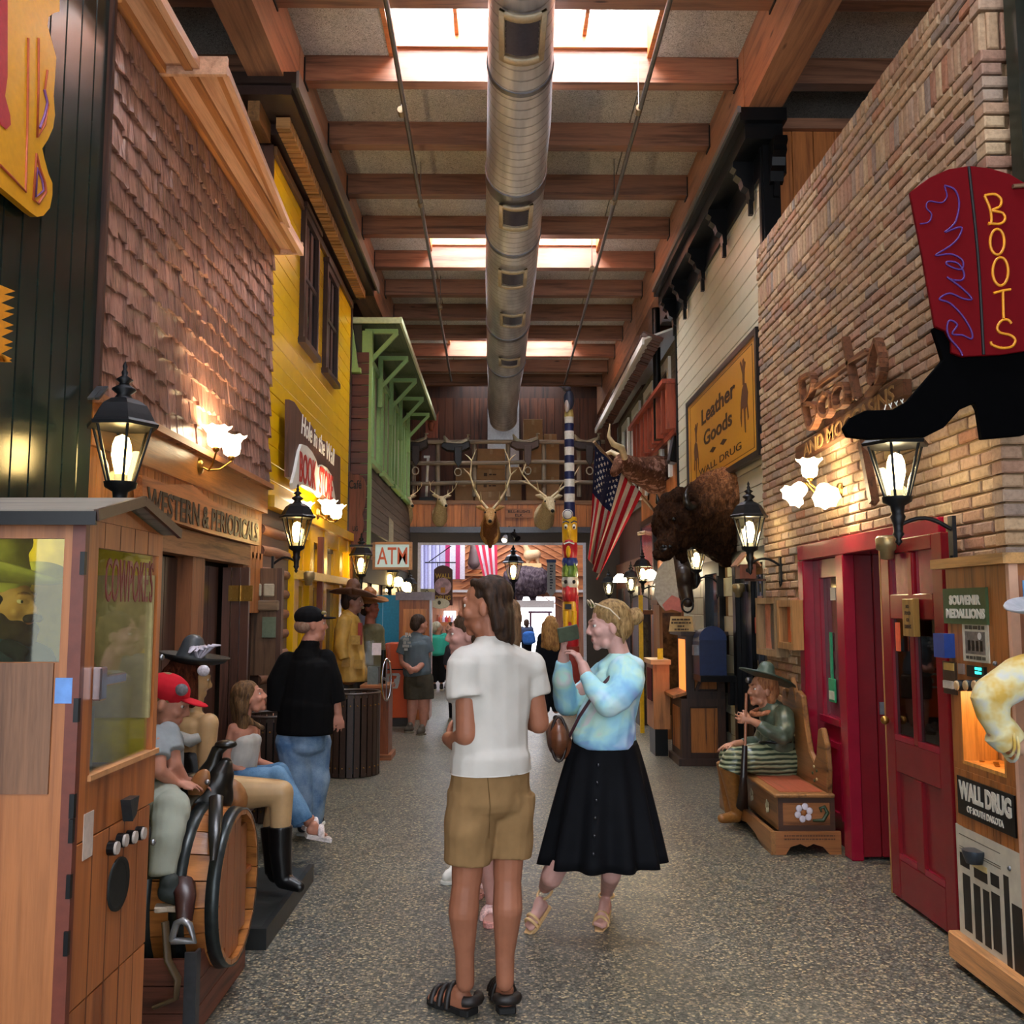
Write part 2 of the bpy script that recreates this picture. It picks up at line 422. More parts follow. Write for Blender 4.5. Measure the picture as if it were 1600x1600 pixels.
# ================= FLOOR / CEILING =================
struct('floor', MB().bx(-5.5, 5.5, -6, 45, -.2, 0), M_FLOOR)
ceiling = struct('ceiling', MB().bx(-5.5, -1.02, -6, 24.5, 6.9, 7.0).bx(1.35, 5.5, -6, 24.5, 6.9, 7.0), M_DARKWOOD)
JY = [8.58 + 1.23 * k for k in range(-9, 11)]
for y in JY:
    struct('joist', MB().bx(-5.4, 5.4, y - .07, y + .07, ZJ, 6.9), M_BEAM_X, ceiling)
sky_bays = {}
xs = [-5.4, -4.18, -2.96, -1.86, -1.02, .17, 1.35, 2.57, 3.79, 5.4]
pc = 0
for i, y in enumerate(JY[:-1]):
    lit = (i - 8) % 4 == 0
    for a, b in zip(xs[:-1], xs[1:]):
        if lit and a >= -1.03 and b <= 1.36: continue
        o = (.61 if i % 2 and -1 < a < 1 else 0)
        struct('ceiling_panel', MB().bx(a + .006, b - .006, y + .072, y + 1.158, ZC + .01 + (0 if a > -1.1 and b < 1.4 else 0), ZC + .05), M_PANEL, ceiling)
        pc += 1
    if not lit:
        struct('deck_board', MB().bx(-1.02, 1.35, y, y + 1.23, 6.9, 6.95), M_DARKWOOD, ceiling)
k = 0
for i, y in enumerate(JY[:-1]):
    if (i - 8) % 4: continue
    k += 1; w = sthing('window_%d' % k, (.165, y + .6, 6.9))
    fr = MB().bx(-1.06, -1.02, y + .07, y + 1.16, 6.76, 7.1).bx(1.35, 1.39, y + .07, y + 1.16, 6.76, 7.1)
    fr.bx(-1.02, 1.35, y + 1.12, y + 1.16, 6.84, 7.1).bx(-1.02, 1.35, y + .07, y + .11, 6.84, 7.1)
    for x in (-.43, .165, .76): fr.bx(x - .018, x + .018, y + .11, y + 1.12, 6.95, 7.3)
    struct('window_frame', fr, M_PINE_X, w); struct('light_well', MB().bx(-1.1, -1.05, y + .0, y + 1.23, 7.1, 7.4).bx(1.38, 1.43, y + .0, y + 1.23, 7.1, 7.4).bx(-1.1, 1.43, y + .0, y + .06, 6.9, 7.4).bx(-1.1, 1.43, y + 1.17, y + 1.23, 6.9, 7.4).bx(-1.1, 1.43, y, y + 1.23, 7.4, 7.42), M_WHITE, w)
    for a, b in ((-1.02, -.45), (-.41, .147), (.183, .74), (.78, 1.35)):
        struct('pane', MB().bx(a, b, y + .11, y + 1.12, 7.3, 7.32), M_PANE, w)
for n_, (a, b) in enumerate(((-2.15, -1.85), (2.2, 2.5))):
    t = sthing('trim_%d' % (n_ + 1), ((a + b) / 2, 10, 6.1))
    for y0, y1 in ((-6, 8.3), (8.32, 15.4), (15.42, 22)):
        struct('glulam_beam', MB().bx(a, b, y0, y1, 6.1, 6.76), M_BEAM_Y, t)
    for y in JY: struct('joist_hanger', MB().bx(b if n_ == 0 else a - .012, b + .012 if n_ == 0 else a, y - .09, y + .09, 6.5, 6.74), M_DARKM, t)
# outer shell, dark
struct('wall_left', MB().bx(-5.6, -5.4, -6, 24.5, 0, 7), M_DARKWOOD)
struct('wall_right', MB().bx(5.4, 5.6, -6, 24.5, 0, 7), M_DARKWOOD)
# ================= BRICK STOREFRONT (right) =================
BY0, BY1, BTOP = 4.36, 8.45, 4.87
bw = sthing('wall_brick', (2.4, 6.5, 0)); bw['label'] = 'buff brick storefront wall with soldier course band and red doorway'; 
bw.name = 'wall_right_brick'
FX = XR + .018
back = MB().bx(FX, 2.72, BY0 + .018, BY1 - .01, 2.12, BTOP - .01)
back.bx(FX, 2.72, BY0 + .018, 4.98, 0, 2.12).bx(FX, 2.72, 7.4, BY1 - .01, 0, 2.12)
struct('mortar_bed', back, M_MORTAR, bw)
def bevel_brick(sx, sy, sz, seed):
    r = random.Random(seed); a, b, c = sx / 2, sy / 2, sz / 2; e = .006; mb = MB()
    # exposed face is -x: chamfered, rest plain
    j = lambda k: (r.random() - .5) * k
    vs = [(a, -b, -c), (a, b, -c), (a, b, c), (a, -b, c), (-a + e, -b, -c), (-a + e, b, -c), (-a + e, b, c), (-a + e, -b, c)]
    vs += [(-a + j(.003), -b + e + abs(j(.008)), -c + e + abs(j(.006))), (-a + j(.003), b - e - abs(j(.008)), -c + e + abs(j(.006))), (-a + j(.003), b - e - abs(j(.008)), c - e - abs(j(.006))), (-a + j(.003), -b + e + abs(j(.008)), c - e - abs(j(.006)))]
    fs = [(0, 1, 2, 3), (0, 4, 5, 1), (1, 5, 6, 2), (2, 6, 7, 3), (3, 7, 4, 0), (4, 8, 9, 5), (5, 9, 10, 6), (6, 10, 11, 7), (7, 11, 8, 4), (8, 11, 10, 9)]
    return mb.add(vs, fs)
VAR = {}
def brick_kind(key, sx, sy, sz):
    if key not in VAR: VAR[key] = [bevel_brick(sx, sy, sz, hash(key) % 97 + q) for q in range(5)]
    return VAR[key]
places = []      # (centre, kind, rotation about z)
CO = .0665
def yhole(y0, y1, z):   # doorway and sidelight opening
    return z < 2.12 and y1 > 4.98 and y0 < 7.4
z = BTOP - .09 - .012
# rowlock cap
y = BY0 + .03
while y < BY1 - .02:
    places.append(((XR + .05, y, BTOP - .045 + random.uniform(-.004, .004)), 'rowlock', 0)); y += .0665
def courses(z0, n, par=0):
    zz = z0
    for r in range(n):
        y = BY0 - (.1 if (r + par) % 2 else 0)
        while y < BY1:
            a, b = max(y, BY0), min(y + .197, BY1)
            if b - a > .07 and not yhole(a, b, zz - .03):
                kind = 'full' if b - a > .15 else 'half'
                places.append(((XR + .045 + random.uniform(-.004, .004), (a + b) / 2 + random.uniform(-.002, .002), zz - .0275), kind, 0))
            y += .208
        # return face towards the photographer
        for q, x in enumerate((2.39, 2.56) if (r + par) % 2 else (2.345, 2.47, 2.62)):
            places.append(((x, BY0 + .03, zz - .0275), 'half' if (r + par) % 2 == 0 else 'full', 1))
        zz -= CO
    return zz
z = courses(BTOP - .095, 4)
zs = z - .095
y = BY0 + .035
while y < BY1 - .02:
    places.append(((XR + .042, y, zs), 'soldier', 0)); y += .0685
for x in (2.36, 2.43, 2.5, 2.57): places.append(((x, BY0 + .03, zs), 'soldier', 1))
courses(zs - .1, 64, 1)
KS = {'rowlock': (.1, .054, .088), 'full': (.09, .19, .055), 'half': (.09, .098, .055), 'soldier': (.085, .057, .186)}
cp = V((0, 0, 1.65))
def vis(p):
    q = V(p[0]) - cp; return q.length + (50 if p[2] == 1 and p[0][0] > 2.5 else 0) + (8 if p[0][2] < 1.4 else 0)
places.sort(key=vis)
meshes = {k: [m.mesh('brick', M_BRICK) for m in brick_kind(k, *KS[k])] for k in KS}
rest = MB()
for i, (c, kd, rot) in enumerate(places):
    Rz = Matrix.Rotation(math.pi / 2, 3, 'Z') if rot else Matrix.Identity(3)
    Rj = Rz @ Matrix.Rotation(random.uniform(-.012, .012), 3, 'X')
    if i < 300:
        o = link('brick', random.choice(meshes[kd]), bw, loc=c, R=Rj)
    else:
        m = random.choice(VAR[kd]); rest.add([V(c) + Rj @ V(v) for v in m.v], m.f)
o = struct('bricks', rest, M_BRICK, bw); o['kind'] = 'stuff'
# black and red end beyond the brick corner
struct('trim_3', MB().bx(2.39, 2.47, 4.2, 4.3, 2.9, 5.4), plain('#17231a', .4))
aw = thing('awning', 'crimson and white striped awning edge at the top right corner', 'awning', (2.5, 4.1, 3.0))
obj('red_panel', MB().bx(2.44, 2.5, 4.0, 4.18, 2.95, 5.2), M_REDT, aw)
obj('white_stripe', MB().bx(2.47, 2.56, 3.9, 3.99, 3.0, 5.2), M_WHITE, aw)
# ================= DARK GREEN BOARDED FRONT (left near) =================
gw = sthing('wall_left_green', (XL, 3.5, 0))
struct('backing', MB().bx(XL - .25, XL - .03, 1.8, 4.68, 0, 5.6), M_GREENB, gw)
y = 4.68
while y > 1.9:
    struct('board', MB().bx(XL - .03, XL, y - .148, y - .004, 0, 5.6), M_GREENB, gw, bevel=.004); y -= .152
struct('corner_board', MB().bx(XL - .1, XL + .025, 4.68, 4.71, 2.7, 5.5), M_DARKWOOD, gw)
# ================= SHINGLED FRONT (left) =================
SY0, SY1, SZ0, SZ1 = 4.71, 8.28, 2.70, 4.80
sw = sthing('wall_left_shingled', (XL, 6.5, 0))
struct('sheathing', MB().bx(XL - .3, XL - .02, SY0, SY1, SZ0 - .05, 4.84), M_DARKWOOD, sw)
def shingle_mb(w, h, seed):
    r = random.Random(seed); n = 3; bot = [-h + r.uniform(-.018, .012) for _ in range(n)]
    pts = [(-w / 2, 0)] + [(-w / 2 + w * i / (n - 1), bot[i]) for i in range(n)] + [(w / 2, 0)]
    mb = MB(); k = len(pts); cup = r.uniform(-.006, .01)
    a = [(0, p[0], p[1]) for p in pts]; b = [(.006 + .022 * (-p[1] / h) + (cup if abs(p[0]) < w / 4 else 0), p[0], p[1]) for p in pts]
    return mb.add(a + b, [tuple(reversed(range(k))), tuple(range(k, 2 * k))] + [(i, (i + 1) % k, k + (i + 1) % k, k + i) for i in range(k)])
SH = [(w, [shingle_mb(w, .185, int(w * 1000) + q) for q in range(4)]) for w in (.075, .1, .125, .155)]
SHM = [[m.mesh('shingle', M_SHINGLE) for m in ms] for w, ms in SH]
cnt, rs, lst = 0, MB(), []
row = 0; z = SZ0 + .15
while z < SZ1 + .02:
    y = SY0 + random.uniform(0, .03)
    while y < SY1 - .03:
        k = random.choice((0, 1, 1, 2, 2, 3)); w = SH[k][0]
        if y + w > SY1: break
        lst.append((V((XL - .012 + random.uniform(0, .008), y + w / 2, z + .02 + random.uniform(-.02, .012))), k, random.uniform(-.035, .035))); y += w + random.uniform(.002, .009)
    z += .148; row += 1
lst.sort(key=lambda q: (q[0] - cp).length)
for i, (p, k, a) in enumerate(lst):
    Rj = Matrix.Rotation(a, 3, 'X'); q = random.randrange(4)
    if i < 300: link('shingle', SHM[k][q], sw, loc=p, R=Rj)
    else:
        m = SH[k][1][q]; rs.add([p + Rj @ V(v) for v in m.v], m.f)
o = struct('shingles', rs, M_SHINGLE, sw); o['kind'] = 'stuff'
# parapet trim above the shingles
tr = sthing('trim_4', (XL, 6.5, 4.9))
E1, E2, ysp, yend, ZS = XL + .19, XL + .37, 5.4, 7.7, 4.80
struct('wall_moulding', MB().bx(XL - .02, XL + .045, SY0, SY1, ZS - .035, ZS + .01), M_PINE_Y, tr)
struct('soffit_board', MB().bx(XL - .3, E1, SY0, SY1, ZS + .01, ZS + .05), M_PALE_Y, tr)
struct('soffit_wedge', MB().poly([(E1, ysp, ZS + .005), (E2, ysp, ZS + .005), (E1, yend, ZS + .005)], (0, 0, 1), .05), M_PALE_Y, tr)
struct('middle_moulding', MB().bx(E1 - .035, E1 + .01, SY0, SY1 + .05, ZS - .02, ZS + .02), M_PINE_Y, tr)
struct('outer_moulding', MB().bar((E2 - .03, ysp, ZS - .0), (E1 + .02, yend, ZS - .0), .035, .035), M_PINE_Y, tr)
struct('outer_edge', MB().bar((E2 + .01, ysp, ZS + .0), (E1 + .05, yend, ZS + .0), .04, .05).bx(E1 + .01, E1 + .05, SY0, ysp, ZS - .01, ZS + .05).bx(E1 + .01, E1 + .05, yend - .1, SY1 + .05, ZS - .03, ZS + .05), M_PALE_Y, tr)
struct('step_board', MB().bx(XL - .02, E2 + .03, ysp - .03, ysp, ZS - .04, ZS + .07), M_PALE_Y, tr)
struct('end_board', MB().bx(XL - .02, E1 + .05, SY1, SY1 + .03, ZS - .03, ZS + .08), M_PALE_Y, tr)
struct('parapet_top', MB().bx(XL - .3, E1, SY0, SY1, ZS + .05, ZS + .09), M_DARKWOOD, tr)
# ================= YELLOW FRONT =================
YY0, YY1 = 8.35, 12.85
yw = sthing('wall_left_yellow', (XY, 10.5, 0))
struct('sheathing', MB().bx(XY - .6, XY - .03, YY0 + .03, YY1, 2.3, 6.1), M_BROWNP, yw)
z = 2.62
while z < 5.75:
    h = .158
    struct('siding_board', MB().bx(XY - .03, XY, YY0, YY1, z + .004, min(z + h, 5.8)), M_YELLOW, yw, bevel=.004)
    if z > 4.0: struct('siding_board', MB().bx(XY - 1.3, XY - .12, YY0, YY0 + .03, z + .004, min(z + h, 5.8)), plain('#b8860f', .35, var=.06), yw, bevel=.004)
    z += h
struct('corner_board', MB().bx(XY - .12, XY + .008, YY0 - .03, YY0 + .03, 4.0, 5.8), M_DARKWOOD, yw)
struct('corner_board', MB().bx(XY - .12, XY + .02, YY1, YY1 + .05, 0, 5.8), M_BROWNP, yw)
# two tall sash windows, sizes read off the photograph on the wall plane
def wall_rect(x0, x1, yt, yb, X):
    a = U(x0, (yt + yb) / 2, X=X).y; b = U(x1, (yt + yb) / 2, X=X).y; m = (x0 + x1) / 2
    return a, b, U(m, yb, X=X).z, U(m, yt, X=X).z
for i, (x0, x1, yt, yb) in enumerate(((468, 492, 342, 548), (504, 523, 424, 592))):
    a, b, z0, z1 = wall_rect(x0, x1, yt, yb, XY); w = sthing('window_%d' % (10 + i), (XY, a, z0))
    f = MB().bx(XY - .02, XY + .05, a, a + .07, z0, z1).bx(XY - .02, XY + .05, b - .07, b, z0, z1).bx(XY - .02, XY + .05, a, b, z1 - .08, z1)
    f.bx(XY - .02, XY + .07, a - .03, b + .03, z1, z1 + .05).bx(XY - .02, XY + .08, a - .03, b + .03, z0 - .04, z0 + .02)
    struct('window_frame', f, M_BROWNP, w)
    struct('sash_rail', MB().bx(XY, XY + .035, a + .07, b - .07, (z0 + z1) / 2 - .02, (z0 + z1) / 2 + .025), M_BROWNP, w)
    struct('pane', MB().bx(XY + .002, XY + .012, a + .07, b - .07, z0, z1), M_DGLASS, w)
    for yy in (a + (b - a) * .36, a + (b - a) * .64): struct('curtain', MB().bx(XY + .013, XY + .02, yy - .06, yy + .06, z0 + .03, z1 - .1), plain('#4a2c24', .5), w)
# cornice with dentils
co = sthing('trim_5', (XY, 10.5, 5.9)); CY0 = 7.75
struct('soffit', MB().bx(XY - .9, XY + .29, CY0, YY1 + .18, 5.96, 6.04), M_BROWNP, co)
struct('crown', MB().bx(XY - .9, XY + .34, CY0 - .04, YY1 + .2, 6.04, 6.14), plain('#2a1a12', .35), co)
struct('gutter_edge', MB().bx(XY + .34, XY + .36, CY0 - .04, YY1 + .2, 6.0, 6.15), plain('#77706a', .3), co)
struct('frieze_board', MB().bx(XY - .02, XY + .035, YY0, YY1, 5.72, 5.8), wood('#6e4a22', None, 'y'), co)
struct('bed_moulding', MB().bx(XY - .02, XY + .1, YY0 - .1, YY1 + .05, 5.86, 5.96), M_BROWNP, co)
y = YY0 - .2; n = 0
DM = MB().bx(0, .12, -.035, .035, -.05, .05).mesh('dentil', wood('#b5834d', '#7a5125', 'x', .4)); 
while y < YY1:
    link('dentil', DM, co, loc=(XY + .08, y, 5.9)); y += .098
for x in (XY - .35, XY - .2, XY - .05): struct('corbel', MB().bx(x - .05, x + .05, CY0 + .1, CY0 + .5, 5.78, 5.96), wood('#9a6a3a', None, 'y'), co)
struct('return_board', MB().bx(XY - .9, XY - .4, YY0 - .1, YY0, 5.5, 6.0), M_DARKWOOD, co)
# ================= BROWN SIDED END + GREEN HOUSE =================
br = sthing('wall_left_brown', (-2.2, 13.2, 0))
struct('backing', MB().bx(-4.0, XY + .02, 13.0, 13.05, 0, 5.2), M_BROWNP, br)
x0, x1 = -3.6, U(575, 700, Y=13.0).x
z = 2.2
while z < 5.0:
    struct('siding_board', MB().bx(x0, x1, 12.97, 13.0, z + .004, z + .15), M_BROWNB, br, bevel=.003); z += .155
GX = -1.80; GY0 = 13.05; GY1 = 19.9
gh = sthing('wall_left_house', (GX, 16, 0))
struct('backing', MB().bx(GX - .3, GX - .16, GY0, GY1, 2.0, 5.55), plain('#3d3a2e', .7), gh)
struct('corner_post', MB().bx(GX - .14, GX - .0, GY0 - .06, GY0 + .08, 2.3, 5.45), M_LGREEN, gh)
for i in range(4):
    y0 = GY0 + .35 + i * 1.6
    struct('window_panel', MB().bx(GX - .16, GX - .14, y0, y0 + 1.3, 3.8, 5.2), plain('#8d876c', .6), gh)
    struct('window_trim', MB().bx(GX - .14, GX - .09, y0, y0 + .1, 3.7, 5.25).bx(GX - .14, GX - .09, y0 + 1.2, y0 + 1.3, 3.7, 5.25).bx(GX - .14, GX - .09, y0, y0 + 1.3, 5.15, 5.25).bx(GX - .14, GX - .06, y0, y0 + 1.3, 3.7, 3.78).bx(GX - .14, GX - .1, y0 + .62, y0 + .68, 3.7, 5.25), M_LGREEN, gh)
for i in range(7): struct('wall_board', MB().bx(GX - .16, GX - .12, GY0 + .1, GY1, 2.75 + i * .13, 2.87 + i * .13), wood('#5e5144', '#3d332b', 'y', .6), gh)
rf = sthing('trim_6', (GX, 16, 5.1))
struct('roof_soffit', MB().bx(GX - .9, GX + .38, GY0 - .1, GY1, 5.56, 5.6), M_DGREEN, rf)
struct('roof_edge', MB().bx(GX + .38, GX + .41, GY0 - .12, GY1, 5.54, 5.63), plain('#b8c49a', .5), rf)
struct('roof_edge', MB().bx(GX - .9, GX + .41, GY0 - .13, GY0 - .1, 5.54, 5.62), plain('#b8c49a', .5), rf)
for i in range(7): struct('soffit_board', MB().bx(GX + .01 + .052 * i, GX + .058 + .052 * i, GY0 - .1, GY1, 5.55, 5.56), M_DGREEN, rf)
for i in range(5):
    y = GY0 + .05 + i * 1.45
    b = MB().bar((GX - .08, y, 4.7), (GX - .08, y, 5.5), .07, .07).bar((GX - .1, y, 5.47), (GX + .34, y, 5.47), .06, .06).bar((GX - .08, y, 5.0), (GX + .33, y, 5.45), .055, .055)
    struct('roof_bracket', b, M_LGREEN, rf)
struct('roof_bracket', MB().bar((GX - .3, GY0 - .1, 5.45), (GX - .22, GY0 - .12, 4.9), .08, .08).bx(GX - .34, GX - .14, GY0 - .18, GY0 - .04, 4.84, 4.9), M_LGREEN, rf)
# ================= CREAM CLAPBOARD HOUSE (right) =================
CX = 2.40; CY_0, CY_1 = 8.42, 12.9
cw = sthing('wall_right_cream', (CX, 10.5, 0))
struct('sheathing', MB().bx(CX + .03, CX + .1, CY_0, CY_1, 2.0, 6.1), M_GREY, cw)
z = 2.1
while z < 5.75:
    struct('clapboard', MB().bx(CX, CX + .03, CY_0 + .04, CY_1, z + .004, z + .168), M_CREAM, cw, bevel=.004); z += .172
struct('pilaster', MB().bx(CX - .03, CX + .12, CY_0 - .06, CY_0 + .04, 3.9, 5.9).bx(CX - .045, CX - .02, CY_0 - .02, CY_0 + .05, 4.6, 5.9), M_BLACK, cw)
struct('pilaster', MB().bx(CX - .02, CX + .2, CY_1, CY_1 + .07, 0, 5.8), M_BLACK, cw)
cc = sthing('trim_7', (CX, 10.5, 5.8))
struct('crown', MB().bx(CX - .28, CX + .14, CY_0 - .25, CY_1 + .2, 5.98, 6.1), M_BLACK, cc)
struct('cornice_box', MB().bx(CX - .22, CX + .12, CY_0 - .18, CY_1 + .15, 5.84, 5.98), M_BLACK, cc)
struct('frieze', MB().bx(CX - .03, CX + .2, CY_0, CY_1, 5.6, 5.84), M_BLACK, cc)
struct('crown_lip', MB().bx(CX - .3, CX - .27, CY_0 - .25, CY_1 + .2, 6.05, 6.11), plain('#6a6a6a', .3), cc)
def corbel(px, name='corbel', mat=M_BLACK, par=None, sc=1.0, face=V((-1, 0, 0))):
    sd = face.cross(V((0, 0, 1)))
    pr = [(0, 0), (.19, 0), (.2, -.05), (.16, -.08), (.17, -.13), (.12, -.17), (.1, -.24), (.05, -.27), (.04, -.36), (0, -.38)]
    m = MB().prism([(a * sc, b * sc) for a, b in pr], V(px) - sd * .06, face, (0, 0, 1), .12)
    m.box(V(px) + V((0, 0, -.25)) + face * .02, (.04, .05, .5) if abs(face.x) > .5 else (.05, .04, .5))
    return struct(name, m, mat, par)
for y in (8.75, 9.85, 10.95, 12.05, 12.8): corbel((CX - .03, y, 5.84), par=cc)
corbel((CX + .08, CY_0 - .06, 5.84), par=cc, face=V((0, -1, 0)))
# cream block lower wall with black door and window openings
struct('wall_right_block', MB().bx(CX + .02, CX + .3, CY_0, CY_1, 0, 2.1), M_MORTAR)
lb = bpy.data.objects['wall_right_block']
def in_open(y0, y1, z): return (y1 > 8.5 and y0 < 9.75 and z < 2.15) or (y1 > 10.45 and y0 < 11.2 and z < 2.1)
for r in range(10):
    y = CY_0 + (.2 if r % 2 else 0)
    while y < CY_1:
        a, b = y, min(y + .4, CY_1)
        if not in_open(a + .05, b - .05, r * .21) and b - a > .1: struct('block', MB().bx(CX, CX + .03, a + .004, b - .004, .12 + r * .205, .12 + r * .205 + .198), M_CREAM, lb, bevel=.004)
        y += .404
struct('baseboard_right', MB().bx(CX - .03, CX, CY_0, CY_1, 0, .12), M_BLACK)
# pine boarded end wall seen above the brick parapet
pw = sthing('wall_right_pine', (3.5, 13, 4))
struct('backing', MB().bx(2.52, 5.4, 8.64, 8.7, 3.5, 6.2), M_DARKWOOD, pw)
for i in range(14): struct('board', MB().bx(2.52 + i * .2, 2.714 + i * .2, 8.61, 8.64, 3.5, 6.1), M_PINE_Z, pw, bevel=.004)
struct('top_rail', MB().bx(2.52, 5.4, 8.55, 8.64, 6.1, 6.2), M_BEAM_X, pw)
# natural pine front with slatted parapet
NX = 2.42; NY0, NY1 = 12.97, 16.6
nw = sthing('wall_right_natural', (NX, 15, 0))
struct('backing', MB().bx(NX + .03, NX + .3, NY0, NY1, 0, 4.3), M_DARKWOOD, nw)
y = NY0
while y < NY1 - .1:
    struct('board', MB().bx(NX, NX + .03, y + .004, y + .176, 2.3, 4.05), M_PINE_Z, nw, bevel=.004); y += .182
struct('rail', MB().bx(NX - .06, NX + .05, NY0, NY1, 4.02, 4.1).bx(NX - .22, NX + .1, NY0, NY1, 4.72, 4.78), wood('#8e3b22', '#5e2213', 'y'), nw)
struct('parapet_back', MB().bx(NX + .05, NX + .08, NY0, NY1, 4.1, 4.72), wood('#7c331c', '#4b1c10', 'y'), nw)
y = NY0 + .08
while y < NY1: struct('baluster', MB().bx(NX - .16, NX + .05, y - .05, y + .05, 4.1, 4.72), wood('#9c4526', '#63260f', 'z'), nw); y += .42
# grey sided house with white windows and shingle eave, beyond
HX = 2.42; HY0, HY1 = 16.6, 20.0
hw = sthing('wall_right_grey', (HX, 18, 0))
struct('backing', MB().bx(HX + .03, HX + .4, HY0, HY1, 0, 5.8), M_DARKWOOD, hw)
z = 3.4
while z < 5.3: struct('siding_board', MB().bx(HX, HX + .03, 13.2, HY1, z, z + .12), M_GRSIDE, hw); z += .125
for y0 in (13.5, 15.0, 16.5, 18.0):
    struct('window_trim', MB().bx(HX - .04, HX + .02, y0, y0 + .14, 3.5, 5.2).bx(HX - .04, HX + .02, y0 + .8, y0 + .94, 3.5, 5.2).bx(HX - .04, HX + .02, y0, y0 + .94, 5.1, 5.24), M_WHITE, hw)
    struct('pane', MB().bx(HX - .01, HX, y0 + .14, y0 + .8, 3.5, 5.1), M_DGLASS, hw)
e = MB()
for i in range(60):
    y = 13.1 + i * .115; e.box((HX - .32, y, 5.42 + random.uniform(-.01, .01)), (.3, .1, .03), Matrix.Rotation(.35, 3, 'Y'))
o = struct('eave_shingles', e, wood('#5d3524', '#341a10', 'x'), hw); o['kind'] = 'stuff'
struct('eave_board', MB().poly([(HX - .45, 13.1, 5.36), (HX + .2, 13.1, 5.6), (HX + .2, HY1, 5.6), (HX - .45, HY1, 5.36)], (0, 0, 1), .03).bx(HX - .47, HX - .44, 13.1, HY1, 5.3, 5.4), M_WHITE, hw)
pl = U(1026, 560, Y=14).x
struct('trim_8', MB().cyl((pl, 14, 4.1), (pl, 14, 6.1), .06, n=14), M_BLACK)
# ================= END OF THE HALL: BALCONY =================
EY = 20.0
ew = sthing('wall_back', (0, EY, 0))
struct('upper_boards_backing', MB().bx(-4.5, 4.5, 22.1, 22.2, 3.8, 6.9), M_DARKWOOD, ew)
x = -2.9
while x < 2.9:
    struct('board', MB().bx(x + .004, x + .19, 22.06, 22.1, 3.85, 6.5), wood('#5d3018', '#331809', 'z', .5, .7, .3, knots=True), ew); x += .196
x = -2.4
while x < 2.45:
    struct('fascia_board', MB().bx(x + .003, x + .15, EY - .04, EY, 3.3, 3.8), M_PINE_Z, ew); x += .154
struct('fascia_light_block', MB().bx(-2.5, 2.5, EY + .0, EY + .05, 3.28, 3.8), M_DARKWOOD, ew)  # unseen sheet added to block far hall light leaking past the fascia boards
struct('deck', MB().bx(-2.5, 2.5, EY - .06, 22.1, 3.78, 3.86), wood('#7a5334', None, 'x'), ew)
struct('opening_post', MB().bx(-2.5, -1.76, EY, EY + .25, 0, 3.3), plain('#2c211c', .5), ew)
struct('opening_post', MB().bx(1.74, 2.5, EY, EY + .25, 0, 3.3), plain('#2c211c', .5), ew)
struct('opening_header', MB().bx(-1.76, 1.74, EY, EY + .25, 2.98, 3.3), plain('#332722', .5), ew)
struct('header_moulding', MB().bx(-2.2, 2.2, EY - .12, EY, 3.18, 3.3), plain('#43434c', .25), ew)
struct('opening_edge', MB().bx(-1.76, -1.7, EY - .02, EY + .02, 0, 2.98).bx(1.68, 1.74, EY - .02, EY + .02, 0, 2.98).bx(-1.76, 1.74, EY - .02, EY + .02, 2.93, 2.98), plain('#b9bccb', .4), ew)
# far hall shell
fh = sthing('wall_back_far', (0, 32, 0))
struct('far_side_wall', MB().bx(-3.0, -2.9, 20.3, 33, 0, 4.6).bx(2.9, 3.0, 20.3, 33, 0, 4.6), plain('#8b7a8e', .6), fh)
struct('far_ceiling', MB().bx(-3, 3, 22.2, 33, 4.6, 4.7), M_WHITE, fh)
struct('far_skylight_pane', MB().bx(-1.6, 1.6, 23, 27, 4.56, 4.6).bx(-1.6, 1.6, 28, 31, 4.56, 4.6), M_PANE2, fh)
struct('chevron_backing', MB().bx(-2.9, 2.9, 32, 32.1, 2.0, 4.6), M_PINE_X, fh)
for s_ in (-1, 1):
    for i in range(16):
        z = 2.0 + i * .22
        struct('chevron_board', MB().bar((.35 + 0 * s_ if s_ > 0 else .35, 31.97, z + (.5 if s_ > 0 else .5)), (.35 + 1.7 * s_, 31.97, z - .9 + .5), .03, .2, up=(0, 1, 0)), wood('#c57b45', '#8d4d24', 'x', .5, .6, .12), fh)
struct('far_beam', MB().bx(-2.9, 2.9, 31.7, 32, 1.98, 2.12).bx(-2.9, 2.9, 31.8, 32, 2.66, 2.74), wood('#b3703f', None, 'x'), fh)
struct('far_cornice', MB().bx(-2.9, 2.9, 31.6, 32, 2.12, 2.2), plain('#b5aca6', .6), fh)
struct('far_wall_lower', MB().bx(-2.9, .6, 32, 32.1, 0, 2.0).bx(1.75, 2.9, 32, 32.1, 0, 2.0), wood('#8c5a3c', None, 'z'), fh)
dr = sthing('door_9', (1.2, 34, 0))
struct('door_frame', MB().bx(.95, 1.03, 33.8, 33.9, 0, 1.5).bx(1.6, 1.68, 33.8, 33.9, 0, 1.5).bx(.9, 1.75, 33.8, 33.9, 1.42, 1.5), plain('#5b4a66', .4), dr)
struct('pane', MB().bx(.6, 1.75, 34, 34.05, 0, 2.0), M_PANE2, dr)
